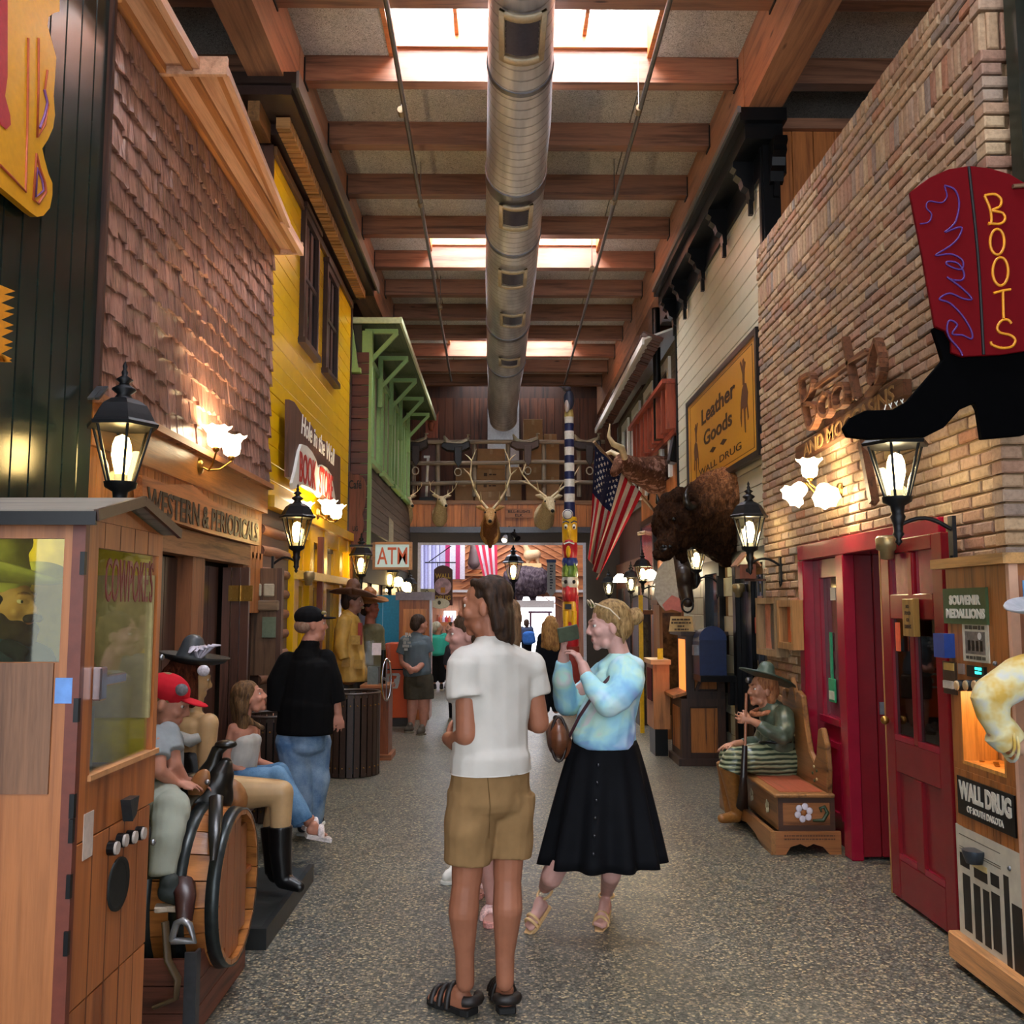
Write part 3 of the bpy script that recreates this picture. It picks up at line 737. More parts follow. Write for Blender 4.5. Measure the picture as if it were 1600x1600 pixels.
# ================= LEFT STOREFRONTS =================
LX = -2.05
wl = sthing('wall_left_store', (LX, 6.5, 0))
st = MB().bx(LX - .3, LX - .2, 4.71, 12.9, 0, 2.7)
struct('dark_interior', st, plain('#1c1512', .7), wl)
struct('fascia', MB().bx(LX - .1, LX + .02, 4.71, 8.28, 2.45, 2.7), wood('#b9793a', '#8a5322', 'y', .3), wl)
struct('fascia_lip', MB().bx(LX - .1, LX + .07, 4.71, 8.28, 2.66, 2.7), wood('#9c6540', None, 'y', .5), wl)
y = 4.73
while y < 8.2: struct('board', MB().bx(LX - .06, LX - .01, y + .003, y + .112, 2.05, 2.45), wood('#b57a42', '#7f4f27', 'z', .4), wl); y += .116
struct('lintel', MB().bx(LX - .1, LX + .02, 4.71, 7.75, 1.98, 2.14), wood('#8f6444', '#553722', 'y', .6, knots=True), wl)
for a, b in ((4.71, 4.95), (6.38, 6.64), (7.62, 7.8)):
    struct('post', MB().bx(LX - .12, LX + .0, a, b, 0, 2.0), wood('#9a5e38', '#5b2f1a', 'z', .5), wl)
struct('wall_panel', MB().bx(LX - .1, LX - .02, 7.8, 8.28, 1.9, 2.1), wood('#a86a3a', None, 'z', .5), wl)
for i in range(4): struct('board', MB().bx(LX - .08, LX - .01, 7.8 + i * .12, 7.915 + i * .12, 1.6, 2.1), wood('#a86a3a', None, 'z', .5), wl)
def plank_door(n, x, y0, y1, z1, mat, k=4):
    d = sthing('door_%d' % n, (x, y0, 0)); w = (y1 - y0) / k
    for i in range(k): struct('plank', MB().bx(x - .04, x, y0 + i * w + .004, y0 + (i + 1) * w - .004, .03, z1), mat, d, bevel=.004)
    return d
M_DPL = wood('#4a352e', '#241914', 'z', .35, .7, .15)
d1 = plank_door(1, LX - .1, 4.95, 6.38, 1.97, M_DPL, 6)
d2 = sthing('door_2', (LX, 7.2, 0))
for i in range(3): struct('plank', MB().bx(LX - .1 + .07 * i, LX - .04 + .07 * i, 7.42 + .0 * i, 7.46, .03, 1.95), wood('#5a3a2e', '#2c1a14', 'z', .3), d2)
for i in range(3): struct('plank', MB().bx(LX - .18, LX - .13, 6.66 + i * .25, 6.9 + i * .25, .03, 1.95), wood('#54392f', '#2b1b16', 'z', .3), d2)
h = MB(); hp = U(376, 927, Y=7.4)
h.box(hp + V((-.05, 0, 0)), (.085, .01, .12)).box(hp + V((.05, 0, 0)), (.085, .01, .12)).cyl(hp + V((0, -.008, -.06)), hp + V((0, -.008, .06)), .012)
for sx in (-.075, -.03, .03, .075):
    for sz in (-.04, .04): h.cyl(hp + V((sx, -.004, sz)), hp + V((sx, -.01, sz)), .007, n=6)
struct('door_hinge', h, M_BRASS, d2)
# log corner of the neighbouring cabin
lg = sthing('wall_left_logs', (LX, 8.8, 0))
for i in range(13):
    z = .1 + i * .185
    struct('log', MB().tube([(LX - .05, 8.3, z), (LX - .05, 8.85, z + random.uniform(-.01, .01)), (LX - .055, 9.35, z)], [.05, .055, .05], 10), wood('#8d5f47', '#59382a', 'y', .6), lg)
struct('chinking', MB().bx(LX - .1, LX - .03, 8.3, 9.35, 0, 2.45), wood('#5c3a28', None, 'y'), lg)
# yellow shopfront below
ys = sthing('wall_left_yellow_store', (LX, 11, 0))
struct('ledge', MB().bx(LX - .05, LX + .06, 8.35, 12.85, 2.52, 2.62), plain('#d8a41a', .3), ys)
for a, b in ((9.4, 9.62), (10.15, 10.35), (10.95, 11.15), (12.0, 12.2), (12.7, 12.85)):
    struct('post', MB().bx(LX - .1, LX + .02, a, b, 0, 2.52), M_YELLOW, ys, bevel=.006)
struct('header', MB().bx(LX - .08, LX - .0, 9.4, 12.85, 2.35, 2.52), M_YELLOW, ys)
struct('transom_rail', MB().bx(LX - .1, LX + .14, 9.4, 12.85, 1.92, 2.0), plain('#e0b84c', .3), ys)
struct('panel', MB().bx(LX - .1, LX - .05, 9.4, 12.85, 0, .8), M_YELLOW, ys)
for i, (a, b) in enumerate(((9.62, 10.15), (10.35, 10.95), (11.15, 12.0), (12.2, 12.7))):
    w = sthing('window_%d' % (12 + i), (LX, a, 1)); 
    struct('pane', MB().bx(LX - .09, LX - .08, a, b, 2.02, 2.34), plain('#b9ae86', .3, var=.35, scale=60), w)
    struct('window_frame', MB().bx(LX - .08, LX - .05, a, a + .05, .8, 2.35).bx(LX - .08, LX - .05, b - .05, b, .8, 2.35).bx(LX - .08, LX - .05, a, b, 1.86, 1.92).bx(LX - .08, LX - .04, a, b, .8, .9), M_YELLOW, w)
    struct('pane', MB().bx(LX - .09, LX - .08, a + .05, b - .05, .9, 1.86), plain('#5e4c26', .1, var=.4, scale=5), w)
rp = U(501, 900, Y=10.4); struct('red_post', MB().bx(rp.x - .03, rp.x + .03, 10.35, 10.42, 0, 2.4), wood('#7d3b26', None, 'z'), ys)
# wood lettering panel
def P2(pts, X=None, Y=None): return [U(a, b, X=X, Y=Y) for a, b in pts]
def signboard(name, label, pts, X, th, mat, cat='sign', nrm=(1, 0, 0), **k):
    pp = P2(pts, X=X); c = sum(pp, V()) / len(pp)
    t = thing(name, label, cat, (X, c.y, min(p.z for p in pp)), **k); obj('board', MB().poly(pp, V(nrm) * -1, th), mat, t); return t, pp
SX = LX + .06
t, pp = signboard('carved_sign', 'long carved pine sign reading WESTERN & PERIODICALS above the left doorways', [(222, 742), (238, 748), (262, 757), (300, 757), (330, 782), (370, 800), (404, 812), (406, 853), (330, 834), (270, 815), (224, 797)], SX, .05, wood('#b06e3e', '#7c4523', 'y', .4))
a, b = U(229, 780, X=SX), U(402, 833, X=SX)
text('WESTERN & PERIODICALS', plain('#20130c', .5), t, (SX + .002, (a.y + b.y) / 2, (a.z + b.z) / 2 + .0), (0, 1, 0), (0, 0, 1), w=(b.y - a.y), h=.15, th=.004, bold=.02)
# note: reading direction on the left wall runs away from the camera
SX2 = XY + .1
t, pp = signboard('book_sign', 'brown weathered board sign lettered Hole in the Wall on the yellow wall', [(452, 624), (460, 628), (474, 650), (487, 665), (497, 684), (508, 690), (519, 706), (532, 714), (532, 798), (515, 785), (451, 745)], SX2, .04, wood('#6b4636', '#4b2e22', 'z', .6))
a, b = U(472, 670, X=SX2), U(521, 722, X=SX2)
text('Hole in the Wall', plain('#e9e6da', .5), t, (SX2 + .002, (a.y + b.y) / 2, (a.z + b.z) / 2 + .05), (0, 1, -.03), (0, 0, 1), w=(b.y - a.y) * 1.05, h=.2, th=.004, bold=.005, shear=.2)
bk = [(472, 694), (480, 697), (488, 706), (494, 718), (497, 731), (503, 726), (511, 731), (518, 742), (522, 765), (526, 790), (515, 779), (506, 770), (499, 777), (494, 770), (484, 762), (472, 757), (458, 765), (457, 755), (462, 735), (468, 705)]
pp = P2(bk, X=SX2 + .03)
t2 = thing('book_cutout', 'white open book cutout with red BOOK STORE lettering on the brown sign', 'sign', (SX2, pp[0].y, pp[5].z)); obj('pages', MB().poly(pp, (-1, 0, 0), .028), M_WHITE, t2)
for wd, (xa, ya), (xb, yb) in (('BOOK', (467, 728), (494, 744)), ('STORE', (498, 748), (520, 765))):
    a, b = U(xa, ya, X=SX2 + .03), U(xb, yb, X=SX2 + .03)
    text(wd, plain('#b3261e', .5), t2, (SX2 + .032, (a.y + b.y) / 2, (a.z + b.z) / 2), V((0, b.y - a.y, b.z - a.z)), (0, 0, 1), w=abs(b.y - a.y) * .95, h=.3 if wd == 'BOOK' else .3, th=.004, bold=.02)
# cafe slab sign beyond
cp_ = [U(a, b, Y=12.85) for a, b in ((545, 735), (552, 742), (560, 741), (568, 747), (572, 760), (570, 790), (566, 803), (569, 820), (562, 850), (556, 870), (549, 880), (545, 868))]
t = thing('cafe_sign', 'tall brown wooden slab sign reading Café on the brown siding', 'sign', cp_[-1]); obj('slab', MB().poly(cp_, (0, 1, 0), .05), wood('#824c3a', '#55301f', 'z', .6), t)
for w_, y_, ww in (('Café', 757, .17), ('UG', 826, .07)):
    text(w_, plain('#1a100c', .6), t, U(555, y_, Y=12.845), (1, 0, 0), (0, 0, 1), w=ww, h=.12 if ww > .1 else .07, bold=.02)
# cream parapet with flourish lettering, ATM sign
q = [U(a, b, Y=16.2) for a, b in ((582, 775), (614, 815), (614, 848), (582, 848))]
t = thing('shop_sign', 'cream angled shop sign with dark script behind the sign for cash', 'sign', q[-1]); obj('board', MB().poly(q, (0, 1, 0), .06), plain('#c8bd9b', .6), t)
for st_ in ([(590, 810), (588, 825), (589, 843)], [(585, 828), (589, 838), (592, 828)], [(594, 845), (593, 828), (595, 824), (596, 845)], [(597, 843), (598, 824), (600, 836)], [(600, 845), (601, 832), (603, 845), (604, 832)]): obj('script_stroke', MB().tube(smooth_path([U(a_, b_, Y=16.19) for a_, b_ in st_]), .008, 5), plain('#4a4052', .6), t)
t = thing('atm_sign', 'square lit sign reading ATM in orange letters in a wooden frame', 'sign', U(612, 889, Y=12.2))
a, b = U(583, 847, Y=12.2), U(643, 890, Y=12.2)
obj('panel', MB().bx(a.x + .03, b.x - .03, 12.2, 12.26, b.z + .03, a.z - .03), plain('#a9bdb6', .5, emit=lin('#a9bdb6'), es=.25, var=.03), t)
f = MB().bx(a.x, b.x, 12.17, 12.3, a.z - .03, a.z).bx(a.x, b.x, 12.17, 12.3, b.z, b.z + .03).bx(a.x, a.x + .03, 12.17, 12.3, b.z, a.z).bx(b.x - .03, b.x, 12.17, 12.3, b.z, a.z)
obj('sign_frame', f, wood('#b98552', None, 'x', .5), t)
text('ATM', plain('#d8571a', .4, var=.03), t, ((a.x + b.x) / 2, 12.197, (a.z + b.z) / 2), (1, 0, 0), (0, 0, 1), w=(b.x - a.x) * .78, h=(a.z - b.z) * .62, bold=.008)
obj('bracket', MB().bx(a.x - .3, a.x, 12.22, 12.26, a.z - .06, a.z - .03), M_DARKM, t)
# yellow cutout sign and starburst on the green boards (left edge)
X0 = XL + .06
pts = [(-80, -80), (93, -80), (93, 18), (85, 20), (76, 26), (74, 40), (80, 60), (88, 90), (86, 120), (84, 150), (86, 180), (83, 200), (75, 218), (66, 232), (70, 250), (76, 272), (82, 286), (82, 305), (78, 325), (68, 337), (58, 339), (48, 332), (0, 292), (-80, 225)]
t, pp = signboard('painted_sign', 'big yellow cutout sign with purple and red scrolls on dark green boards', pts, X0, .03, plain('#d99a16', .35, var=.06))
def stroke(pts, X, r, mat, par, name='painted_line', flat=.25, Y=None):
    return obj(name, MB().tube(P2(pts, X=X, Y=Y), r, 6, flat=1), mat, par)
stroke([(44, 60), (43, 180), (40, 300), (20, 278), (0, 258)], X0 + .002, .006, plain('#b5502a'), t)
stroke([(60, 60), (60, 130), (58, 215), (70, 195), (75, 165), (70, 140), (74, 110)], X0 + .002, .006, plain('#b5502a'), t)
stroke([(57, 240), (52, 312), (60, 318), (72, 300), (70, 285), (62, 262), (57, 240)], X0 + .002, .006, plain('#b5502a'), t)
stroke([(62, 200), (70, 180), (74, 160), (69, 140)], X0 + .003, .006, plain('#7b4a86'), t)
stroke([(58, 262), (56, 308), (68, 298), (66, 282), (58, 262)], X0 + .003, .005, plain('#7b4a86'), t)
obj('painted_shape', MB().poly(P2([(-60, -60), (12, -60), (12, 120), (8, 150), (16, 180), (17, 195), (10, 202), (2, 195), (-4, 180), (-60, 150)], X=X0 + .004), (-1, 0, 0), .004), plain('#b03038', .5), t)
pts = [(-60, 420)]
for i in range(9):
    pts += [(24 - i * .6, 455 + i * 13.2 - (4 if i % 2 else 0)), (6 - (i % 2) * 4, 460 + i * 13.2)]
pts += [(19, 566), (-60, 520)]
t, pp = signboard('starburst_sign', 'orange jagged starburst sign at the left edge on green boards', pts, X0, .03, plain('#dd8f12', .5))
# ================= LANTERNS =================
M_BULB = glow('#ffdf9e', 22, 'bulb_glow'); M_BULBW = glow('#fff0cf', 22, 'bulb_glow_white')
M_LGLASS = glass('#f4ecd2', .03, .22)
_lan = {}
def make_lantern(s, side, arm=.22, finial=True):
    """six sided coach lantern, origin at the middle of the glass; side = direction of the wall"""
    R = [(r * s, z * s) for r, z in ((.165, .13), (.17, .145), (.15, .16), (.135, .19), (.11, .235), (.07, .262), (.045, .27))]
    parts = []
    parts.append(('roof', MB().lathe(R, n=6, sm=False), M_DARKM))
    if finial:
        parts.append(('finial', MB().lathe([(r * s, z * s) for r, z in ((.045, .268), (.03, .29), (.055, .31), (.052, .318), (.025, .335), (.022, .345), (.04, .36), (.012, .38), (.016, .395), (.008, .41), (.012, .425), (.001, .45))], n=12), M_DARKM))
    g = MB().lathe([(.06 * s, -.13 * s), (.135 * s, .13 * s)], n=6, sm=False); g.f = g.f[:6]; g.sm = g.sm[:6]
    parts.append(('glass', g, M_LGLASS))
    fr = MB()
    for k in range(6):
        a = k * math.pi / 3; c, sn = math.cos(a), math.sin(a)
        fr.tube([(.062 * s * c, .062 * s * sn, -.13 * s), (.137 * s * c, .137 * s * sn, .135 * s)], .007 * s, 5)
    parts.append(('frame', fr, M_DARKM))
    parts.append(('bulb', MB().lathe([(r * s, z * s) for r, z in ((.001, .1), (.03, .085), (.042, .05), (.045, .0), (.035, -.05), (.025, -.085), (.022, -.1))], n=12), None))
    parts.append(('candle_cup', MB().lathe([(.03 * s, -.13 * s), (.03 * s, -.09 * s), (.02 * s, -.085 * s)], n=10), M_WHITE))
    parts.append(('base', MB().lathe([(r * s, z * s) for r, z in ((.075, -.125), (.07, -.15), (.035, -.17), (.03, -.21), (.038, -.225), (.025, -.26), (.022, -.3), (.028, -.31), (.012, -.335), (.018, -.35), (.001, -.37))], n=12), M_DARKM))
    return parts
def lantern(px, py, d, s, label, side=None, arm=.25, power=16, white=False, post=None, finial=True, drop=.1):
    p = U(px, py, Y=d); t = thing('street_lantern' if post else 'wall_lantern', label, 'lantern', p, group=None if post else 'coach lanterns along the shop fronts')
    for n, mb, m in make_lantern(s, side, finial=finial):
        obj(n, mb, m or (M_BULBW if white else M_BULB), t, local=True)
    if side is not None:
        pts = [V((0, 0, -.27 * s))]
        for i in range(1, 9):
            u = i / 8; pts.append(V((side * arm * u, 0, -.27 * s + .05 * math.sin(u * math.pi) - .02 * u)))
        a = MB().tube(pts, .011, 6); a.box((side * arm, 0, -.27 * s - .06), (.02, .05, .22)).cyl((side * arm - side * .01, 0, -.27 * s - .2), (side * arm, 0, -.27 * s - .15), .002, .02, 8)
        obj('bracket_arm', a, M_DARKM, t, local=True)
    if post:
        obj('post', MB().lathe([(.09, post), (.09, post + .1), (.05, post + .15), (.045, -.5), (.07, -.45), (.05, -.4), (.05, -.33)], n=12), M_DARKM, t, local=True)
    lamp(p + V((0, 0, .02)), power, (1, .93, .8) if white else (1, .8, .55), .045 * s)
    return t
lantern(190, 712, 4.45, 1.0, 'largest black coach lantern on the left, over the booth roof by the pine sign', -1, .25, 14, finial=True)
lantern(464, 832, 8.3, .95, 'black coach lantern in front of the yellow front, below the book sign', -1, .2, 12)
lantern(564, 883, 12.6, .95, 'black coach lantern beside the square cash sign, above the brown hat', -1, .15, 12)
lantern(609, 906, 16.5, .95, 'black coach lantern directly under the square cash sign', -1, .15, 10, finial=False)
lantern(640, 922, 19.0, .9, 'smallest left coach lantern, at the edge of the far opening', -1, .2, 10)
lantern(1400, 738, 4.75, 1.0, 'large coach lantern under the toe of the boot sign', 1, .27, 14, white=True, finial=False)
lantern(1171, 832, 7.9, .95, 'black coach lantern between the bison head and the brick wall', 1, .25, 12, white=True)
lantern(1088, 875, 10.1, .8, 'coach lantern glowing below the bison chin', 1, .22, 12, white=True)
lantern(1004, 897, 13.6, .8, 'coach lantern left of the hide hanging, tallest of the distant cluster', 1, .3, 10, white=True)
lantern(986, 913, 15.0, .8, 'coach lantern in the distant cluster, beside its taller neighbour', 1, .3, 8, white=True)
lantern(951, 920, 18.2, .85, 'coach lantern just right of the flag tip, near the far opening', 1, .25, 8, white=True)
lantern(802, 893, 22.5, 1.5, 'tall street lantern on a black post in the far opening', post=-2.35, power=10)
# round globes
t = thing('globe_light', 'pair of round white globe lights between two distant left lanterns', 'lamp', U(628, 914, Y=17.5))
for a, b in ((622, 909), (635, 917)): obj('globe', MB().ell(U(a, b, Y=17.5), .09, n=16, m=10), M_BULB, t)
obj('globe_stem', MB().tube([U(622, 918, Y=17.5), U(628, 935, Y=17.5), U(635, 925, Y=17.5)], .012, 6), M_DARKM, t)
lamp(U(628, 905, Y=17.2), 8)
for a, b, y in ((969, 906, 15.8), (1016, 900, 14.3)):
    t = thing('globe_light', 'round white shade glowing ' + ('behind the flag tip' if a == 969 else 'beside the tallest distant right lantern'), 'lamp', U(a, b, Y=y))
    obj('shade', MB().lathe([(.12, -.04), (.1, .04), (.05, .09), (.001, .1)], U(a, b, Y=y), n=14), M_BULBW, t); lamp(U(a, b + 12, Y=y), 5)
# ================= TULIP SCONCES =================
def tulip(c, s, up=V((0, 0, 1))):
    x, y, d = frame(up); R = Matrix((x, y, d)).transposed(); n = 24; prof = ((.022, -.05), (.045, -.035), (.052, 0), (.05, .03), (.065, .055), (.085, .07)); vs = []
    for i, (r, z) in enumerate(prof):
        for k in range(n):
            a = 2 * math.pi * k / n; w = 1 + (.07 * math.cos(8 * a) if i > 3 else 0)
            vs.append(V(c) + R @ V((r * w * s * math.cos(a), r * w * s * math.sin(a), z * s + (.006 * math.cos(8 * a) * s if i == 5 else 0))))
    return MB().add(vs, [(i * n + k, i * n + (k + 1) % n, (i + 1) * n + (k + 1) % n, (i + 1) * n + k) for i in range(len(prof) - 1) for k in range(n)], True)
M_TULIP = glow('#ffe9bd', 9, 'lit_frosted_glass')
def sconce(label, wall, shades, s=1.0, power=8, warm=True):
    t = thing('wall_sconce', label, 'lamp', wall); sx = 1 if wall.x < 0 else -1
    obj('wall_plate', MB().lathe([(.05 * s, 0), (.045 * s, .015), (.02 * s, .025)], wall, n=14, R=Matrix.Rotation(sx * math.pi / 2, 3, 'Y')), M_BRASS, t)
    for c, up in shades:
        obj('glass_shade', tulip(c, s, up), M_TULIP, t)
        e = c - up * .055 * s; m = wall + V((sx * .06, 0, -.03))
        arm = obj('arm', MB().tube([wall, m, (m + e) / 2 - V((0, 0, .04)), e - up * .03, e], .007, 6), M_BRASS, t)
        obj('shade_cup', MB().ell(e, .022 * s, n=10, m=6), M_BRASS, arm)
        lamp(c + up * .03, power, (1, .78, .5) if warm else (1, .85, .6), .03)
Z1 = V((0, 0, 1))
w0 = U(312, 728, X=LX + .02)
sconce('brass sconce with two frosted tulip shades over the pine fascia', w0, [(U(338, 686, Y=w0.y - .1), Z1), (U(362, 700, Y=w0.y + .12), Z1)], 1.15, 8)
w0 = U(480, 806, X=LX + .06)
sconce('double tulip sconce behind the lantern by the yellow wall', w0, [(U(459, 795, Y=w0.y - .1), Z1), (U(477, 797, Y=w0.y + .1), Z1)], 1.1, 6)
w0 = U(496, 803, X=LX + .06)
sconce('double tulip sconce under the open book cutout', w0, [(U(512, 795, Y=w0.y - .1), Z1), (U(525, 802, Y=w0.y + .15), Z1)], 1.25, 6)
w0 = U(1313, 766, X=XR)
sconce('brass sconce with three frosted tulip shades on the brick wall', w0, [(U(1265, 735, Y=w0.y), Z1), (U(1248, 766, Y=w0.y + .1), V((-.7, -.3, -.6)).normalized()), (U(1288, 768, Y=w0.y - .1), V((-.1, -.8, -.6)).normalized())], 1.05, 8, False)
# ================= DUCT, PIPES =================
duct = thing('air_duct', 'round galvanised spiral duct running down the middle of the ceiling', 'duct', (0, 12, 5.8))
def spiral_mat():
    s = NT('spiral_duct'); tc = s.n('ShaderNodeTexCoord'); w = s.n('ShaderNodeTexWave', wave_type='BANDS', bands_direction='Y'); w.inputs['Scale'].default_value = 2.2; w.inputs['Distortion'].default_value = .15
    s.l(tc.outputs['Object'], w.inputs['Vector']); r = s.ramp(w.outputs['Color'], [(.0, (.35, .35, .35, 1)), (.08, (1, 1, 1, 1))])
    n = s.noise(s.coords((1, .15, 1), rnd=False), 6, 3); c = s.ramp(n, [(.35, lin('#a3a3aa')), (.65, lin('#cfcfd2'))]); c = s.mix(.7, c, r, 'MULTIPLY')
    s.bump(r, .6, .006); return s.set(c, .4, .4)
M_DUCT = spiral_mat()
ZD = 6.08
def dpt(px, py): return U(px, py, Z=ZD)
cl = [(815, -60, 53), (815, 0, 52.5), (813, 100, 51), (811, 190, 50), (806, 270, 46.5), (802, 360, 42.5), (798, 430, 39.5), (794, 500, 34), (791, 560, 30), (788, 600, 23.5)]
dep = lambda p: (p.y * math.cos(PITCH) + (p.z - CAM_H) * math.sin(PITCH))
pts = [dpt(a, b) for a, b, c in cl]; rad = [c * dep(p) / F_PX for (a, b, c), p in zip(cl, pts)]
pts = [V((0, -6, ZD))] + pts; pts[0].x = pts[1].x; rad = [rad[0]] + rad
segs = [(0, 4), (4, 7), (7, 11)]
for a, b in ((0, 5), (5, 8), (8, 10)):
    b2 = min(b, len(pts) - 1)
    obj('duct_section', MB().tube(pts[a:b2 + 1], [rad[a + i] * (1 if a == 0 else 1.0) for i in range(b2 - a + 1)], 32), M_DUCT, duct)
for i, w in ((5, .12), (6, .04), (8, .06), (9, .04), (3, .03)):
    p = pts[i]; obj('joint_band', MB().tube([p - V((0, w, 0)), p + V((0, w, 0))], rad[i] * 1.035, 32), plain('#75767d', .35, .8), duct)
pe = pts[-1]; b6 = U(786, 628, Y=21.2)
obj('duct_elbow', MB().tube([pts[-2], pts[-1], V((.0, 20.4, 5.92)), V((0.02, 20.9, 5.78))], [rad[-2], .33, .32, .31], 28), M_DUCT, duct)
obj('duct_box', MB().bx(U(762, 650, Y=21.5).x, U(811, 650, Y=21.5).x, 21.5, 22.05, 3.86, U(786, 625, Y=21.5).z), plain('#c4c8cc', .35, .3), duct)
for (vx, vy, w, h) in ((816, 69, 56, 64), (806, 338, 42, 32), (801, 432, 36, 24), (801, 495, 32, 18), (796, 564, 27, 12)):
    p = dpt(vx, vy); p.z = ZD; dd = dep(p); r = .31 if vy < 500 else .34; ww = w * dd / F_PX
    # vent hugs the lower front of the duct, so the photographer sees it square on
    cxx = V((p.x - (.0), p.y - .0, ZD)); e = math.atan((800 - vy) / F_PX) + PITCH
    L = h * dd / F_PX / math.sin(e) * 1.0
    v = thing('t', None, None); bpy.data.objects.remove(v)
    def arc(u, vv, rr, x0=None):
        a = math.asin(min(.95, (ww / 2) / r)) * (2 * u - 1); return V((pcx + rr * math.sin(a), y0 + (vv - .5) * L, ZD - rr * math.cos(a)))
    q = U(vx, vy, Z=ZD - r); pcx, y0 = q.x, q.y; L = min(L, .75)
    ctr = min(range(len(pts)), key=lambda i: abs(pts[i].y - y0)); r = rad[ctr] * 1.0; 
    fr = MB()
    for uu, vv, du, dv in ((0, 0, 1, .12), (0, .88, 1, .12), (0, 0, .12, 1), (.88, 0, .12, 1)):
        fr.grid(lambda a, b: arc(uu + du * a, vv + dv * b, r + .035), 8, 2)
    fo = obj('vent_frame', fr, plain('#b7a98f', .45, .2), duct)
    so = fo.modifiers.new('s', 'SOLIDIFY'); so.thickness = .02
    sl = MB()
    for i in range(7): sl.grid(lambda a, b: arc(.12 + .76 * a, .14 + i * .105 + .07 * b, r + .015 + .015 * b), 6, 1)
    obj('louvre', sl, plain('#4b4a58', .4, .5), fo)
for n_, (p0, p1, j) in enumerate((((603, 0), (705, 595), [(627, 175), (657, 318), (688, 480)]), ((1047, 0), (882, 600), [(998, 172), (960, 314), (925, 420)]))):
    zz = 6.25; a, b = U(*p0, Z=zz), U(*p1, Z=zz); dirv = (b - a).normalized(); a2 = a - dirv * 12
    t = thing('ceiling_pipe', 'thin steel pipe along the ceiling %s of the big duct' % ('left', 'right')[n_], 'pipe', a)
    obj('pipe', MB().tube([a2, b], .022, 10), plain('#6b6764', .4, .7), t)
    for q in j:
        c = U(*q, Z=zz); obj('coupling', MB().tube([c - dirv * .05, c + dirv * .05], .034, 10), plain('#8b7a5e', .4, .6), t)
        obj('hanger_rod', MB().cyl(c, c + V((0, 0, .5)), .006, n=6), M_STEEL, t)
# ================= RED SHOPFRONT IN THE BRICK WALL =================
rd = sthing('wall_right_red', (XR, 6.5, 0))
RY0, RYM, RY1 = 4.98, 6.42, 7.4
struct('header', MB().bx(XR - .02, XR + .2, RY0, RY1, 2.0, 2.12), M_REDT, rd, bevel=.006)
struct('side_post', MB().bx(XR - .02, XR + .2, RY1 - .12, RY1, 0, 2.0), M_REDT, rd, bevel=.006)
struct('middle_post', MB().bx(XR - .02, XR + .06, RYM, RYM + .14, 0, 2.0), M_REDT, rd, bevel=.006)
struct('side_post', MB().bx(XR + .0, XR + .2, RY0, RY0 + .06, 0, 2.0), M_RED, rd)
for i in range(4): struct('jamb_board', MB().bx(XR + .06 + i * .13, XR + .185 + i * .13, RYM + .02, RYM + .05, 0.02, 2.0), M_RED, rd, bevel=.006)
struct('jamb_trim', MB().bx(XR + .56, XR + .62, RYM - .06, RYM, 0, 2.0), M_RED, rd)
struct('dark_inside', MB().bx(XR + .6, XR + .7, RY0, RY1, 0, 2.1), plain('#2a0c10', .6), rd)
ln = MB().box((XR + .22, RYM + .012, 1.93), (.02, .01, .05)); struct('hook', MB().tube([(XR + .24, RYM + .01, 1.72), (XR + .24, RYM - .03, 1.7), (XR + .26, RYM - .02, 1.6), (XR + .28, RYM - .02, 1.56)], .008, 6), M_STEEL, rd)
struct('latch_plate', MB().bx(XR + .2, XR + .24, RYM + .005, RYM + .02, .94, 1.02), M_STEEL, rd)
w = sthing('window_20', (XR, 7, 1))
wf = MB().bx(XR + .06, XR + .1, RYM + .14, RYM + .3, 0, 2.0).bx(XR + .06, XR + .1, RY1 - .26, RY1 - .12, 0, 2.0).bx(XR + .06, XR + .1, RYM + .3, RY1 - .26, 1.86, 2.0).bx(XR + .06, XR + .1, RYM + .3, RY1 - .26, 0, .82).bx(XR + .03, XR + .12, RYM + .3, RY1 - .26, .82, .87)
struct('window_frame', wf, M_REDT, w, bevel=.004)
struct('pane', MB().bx(XR + .09, XR + .095, RYM + .3, RY1 - .26, .87, 1.86), plain('#6b3540', .06, var=.5, scale=3, bump=0), w)
struct('panel_moulding', MB().bx(XR + .04, XR + .06, RYM + .34, RY1 - .3, .18, .22).bx(XR + .04, XR + .06, RYM + .34, RY1 - .3, .66, .7).bx(XR + .04, XR + .06, RYM + .34, RYM + .38, .18, .7), M_REDT, w)
a = U(1299, 1060, X=XR + .07)
sw_ = thing('fly_swatter_sign', 'green plastic fly swatter hanging on the crimson shop window', 'swatter', a)
obj('handle', MB().bx(a.x, a.x + .012, a.y - .016, a.y + .016, a.z, a.z + .33), plain('#2e9a6c', .5), sw_)
obj('paddle', MB().bx(a.x, a.x + .012, a.y - .07, a.y + .07, a.z - .17, a.z), plain('#2e9a6c', .5), sw_, bevel=.01)
obj('paper_strip', MB().bx(a.x - .002, a.x, a.y - .055, a.y + .055, a.z - .15, a.z - .09), plain('#b9c9b0', .6), sw_)
for (px, py, s_) in ((1281, 909, .05), (1301, 928, .05)):
    c = U(px, py, X=XR + .085); obj('door_sticker', MB().bx(c.x, c.x + .003, c.y - s_, c.y + s_, c.z - .045, c.z + .045), M_WHITE, w)
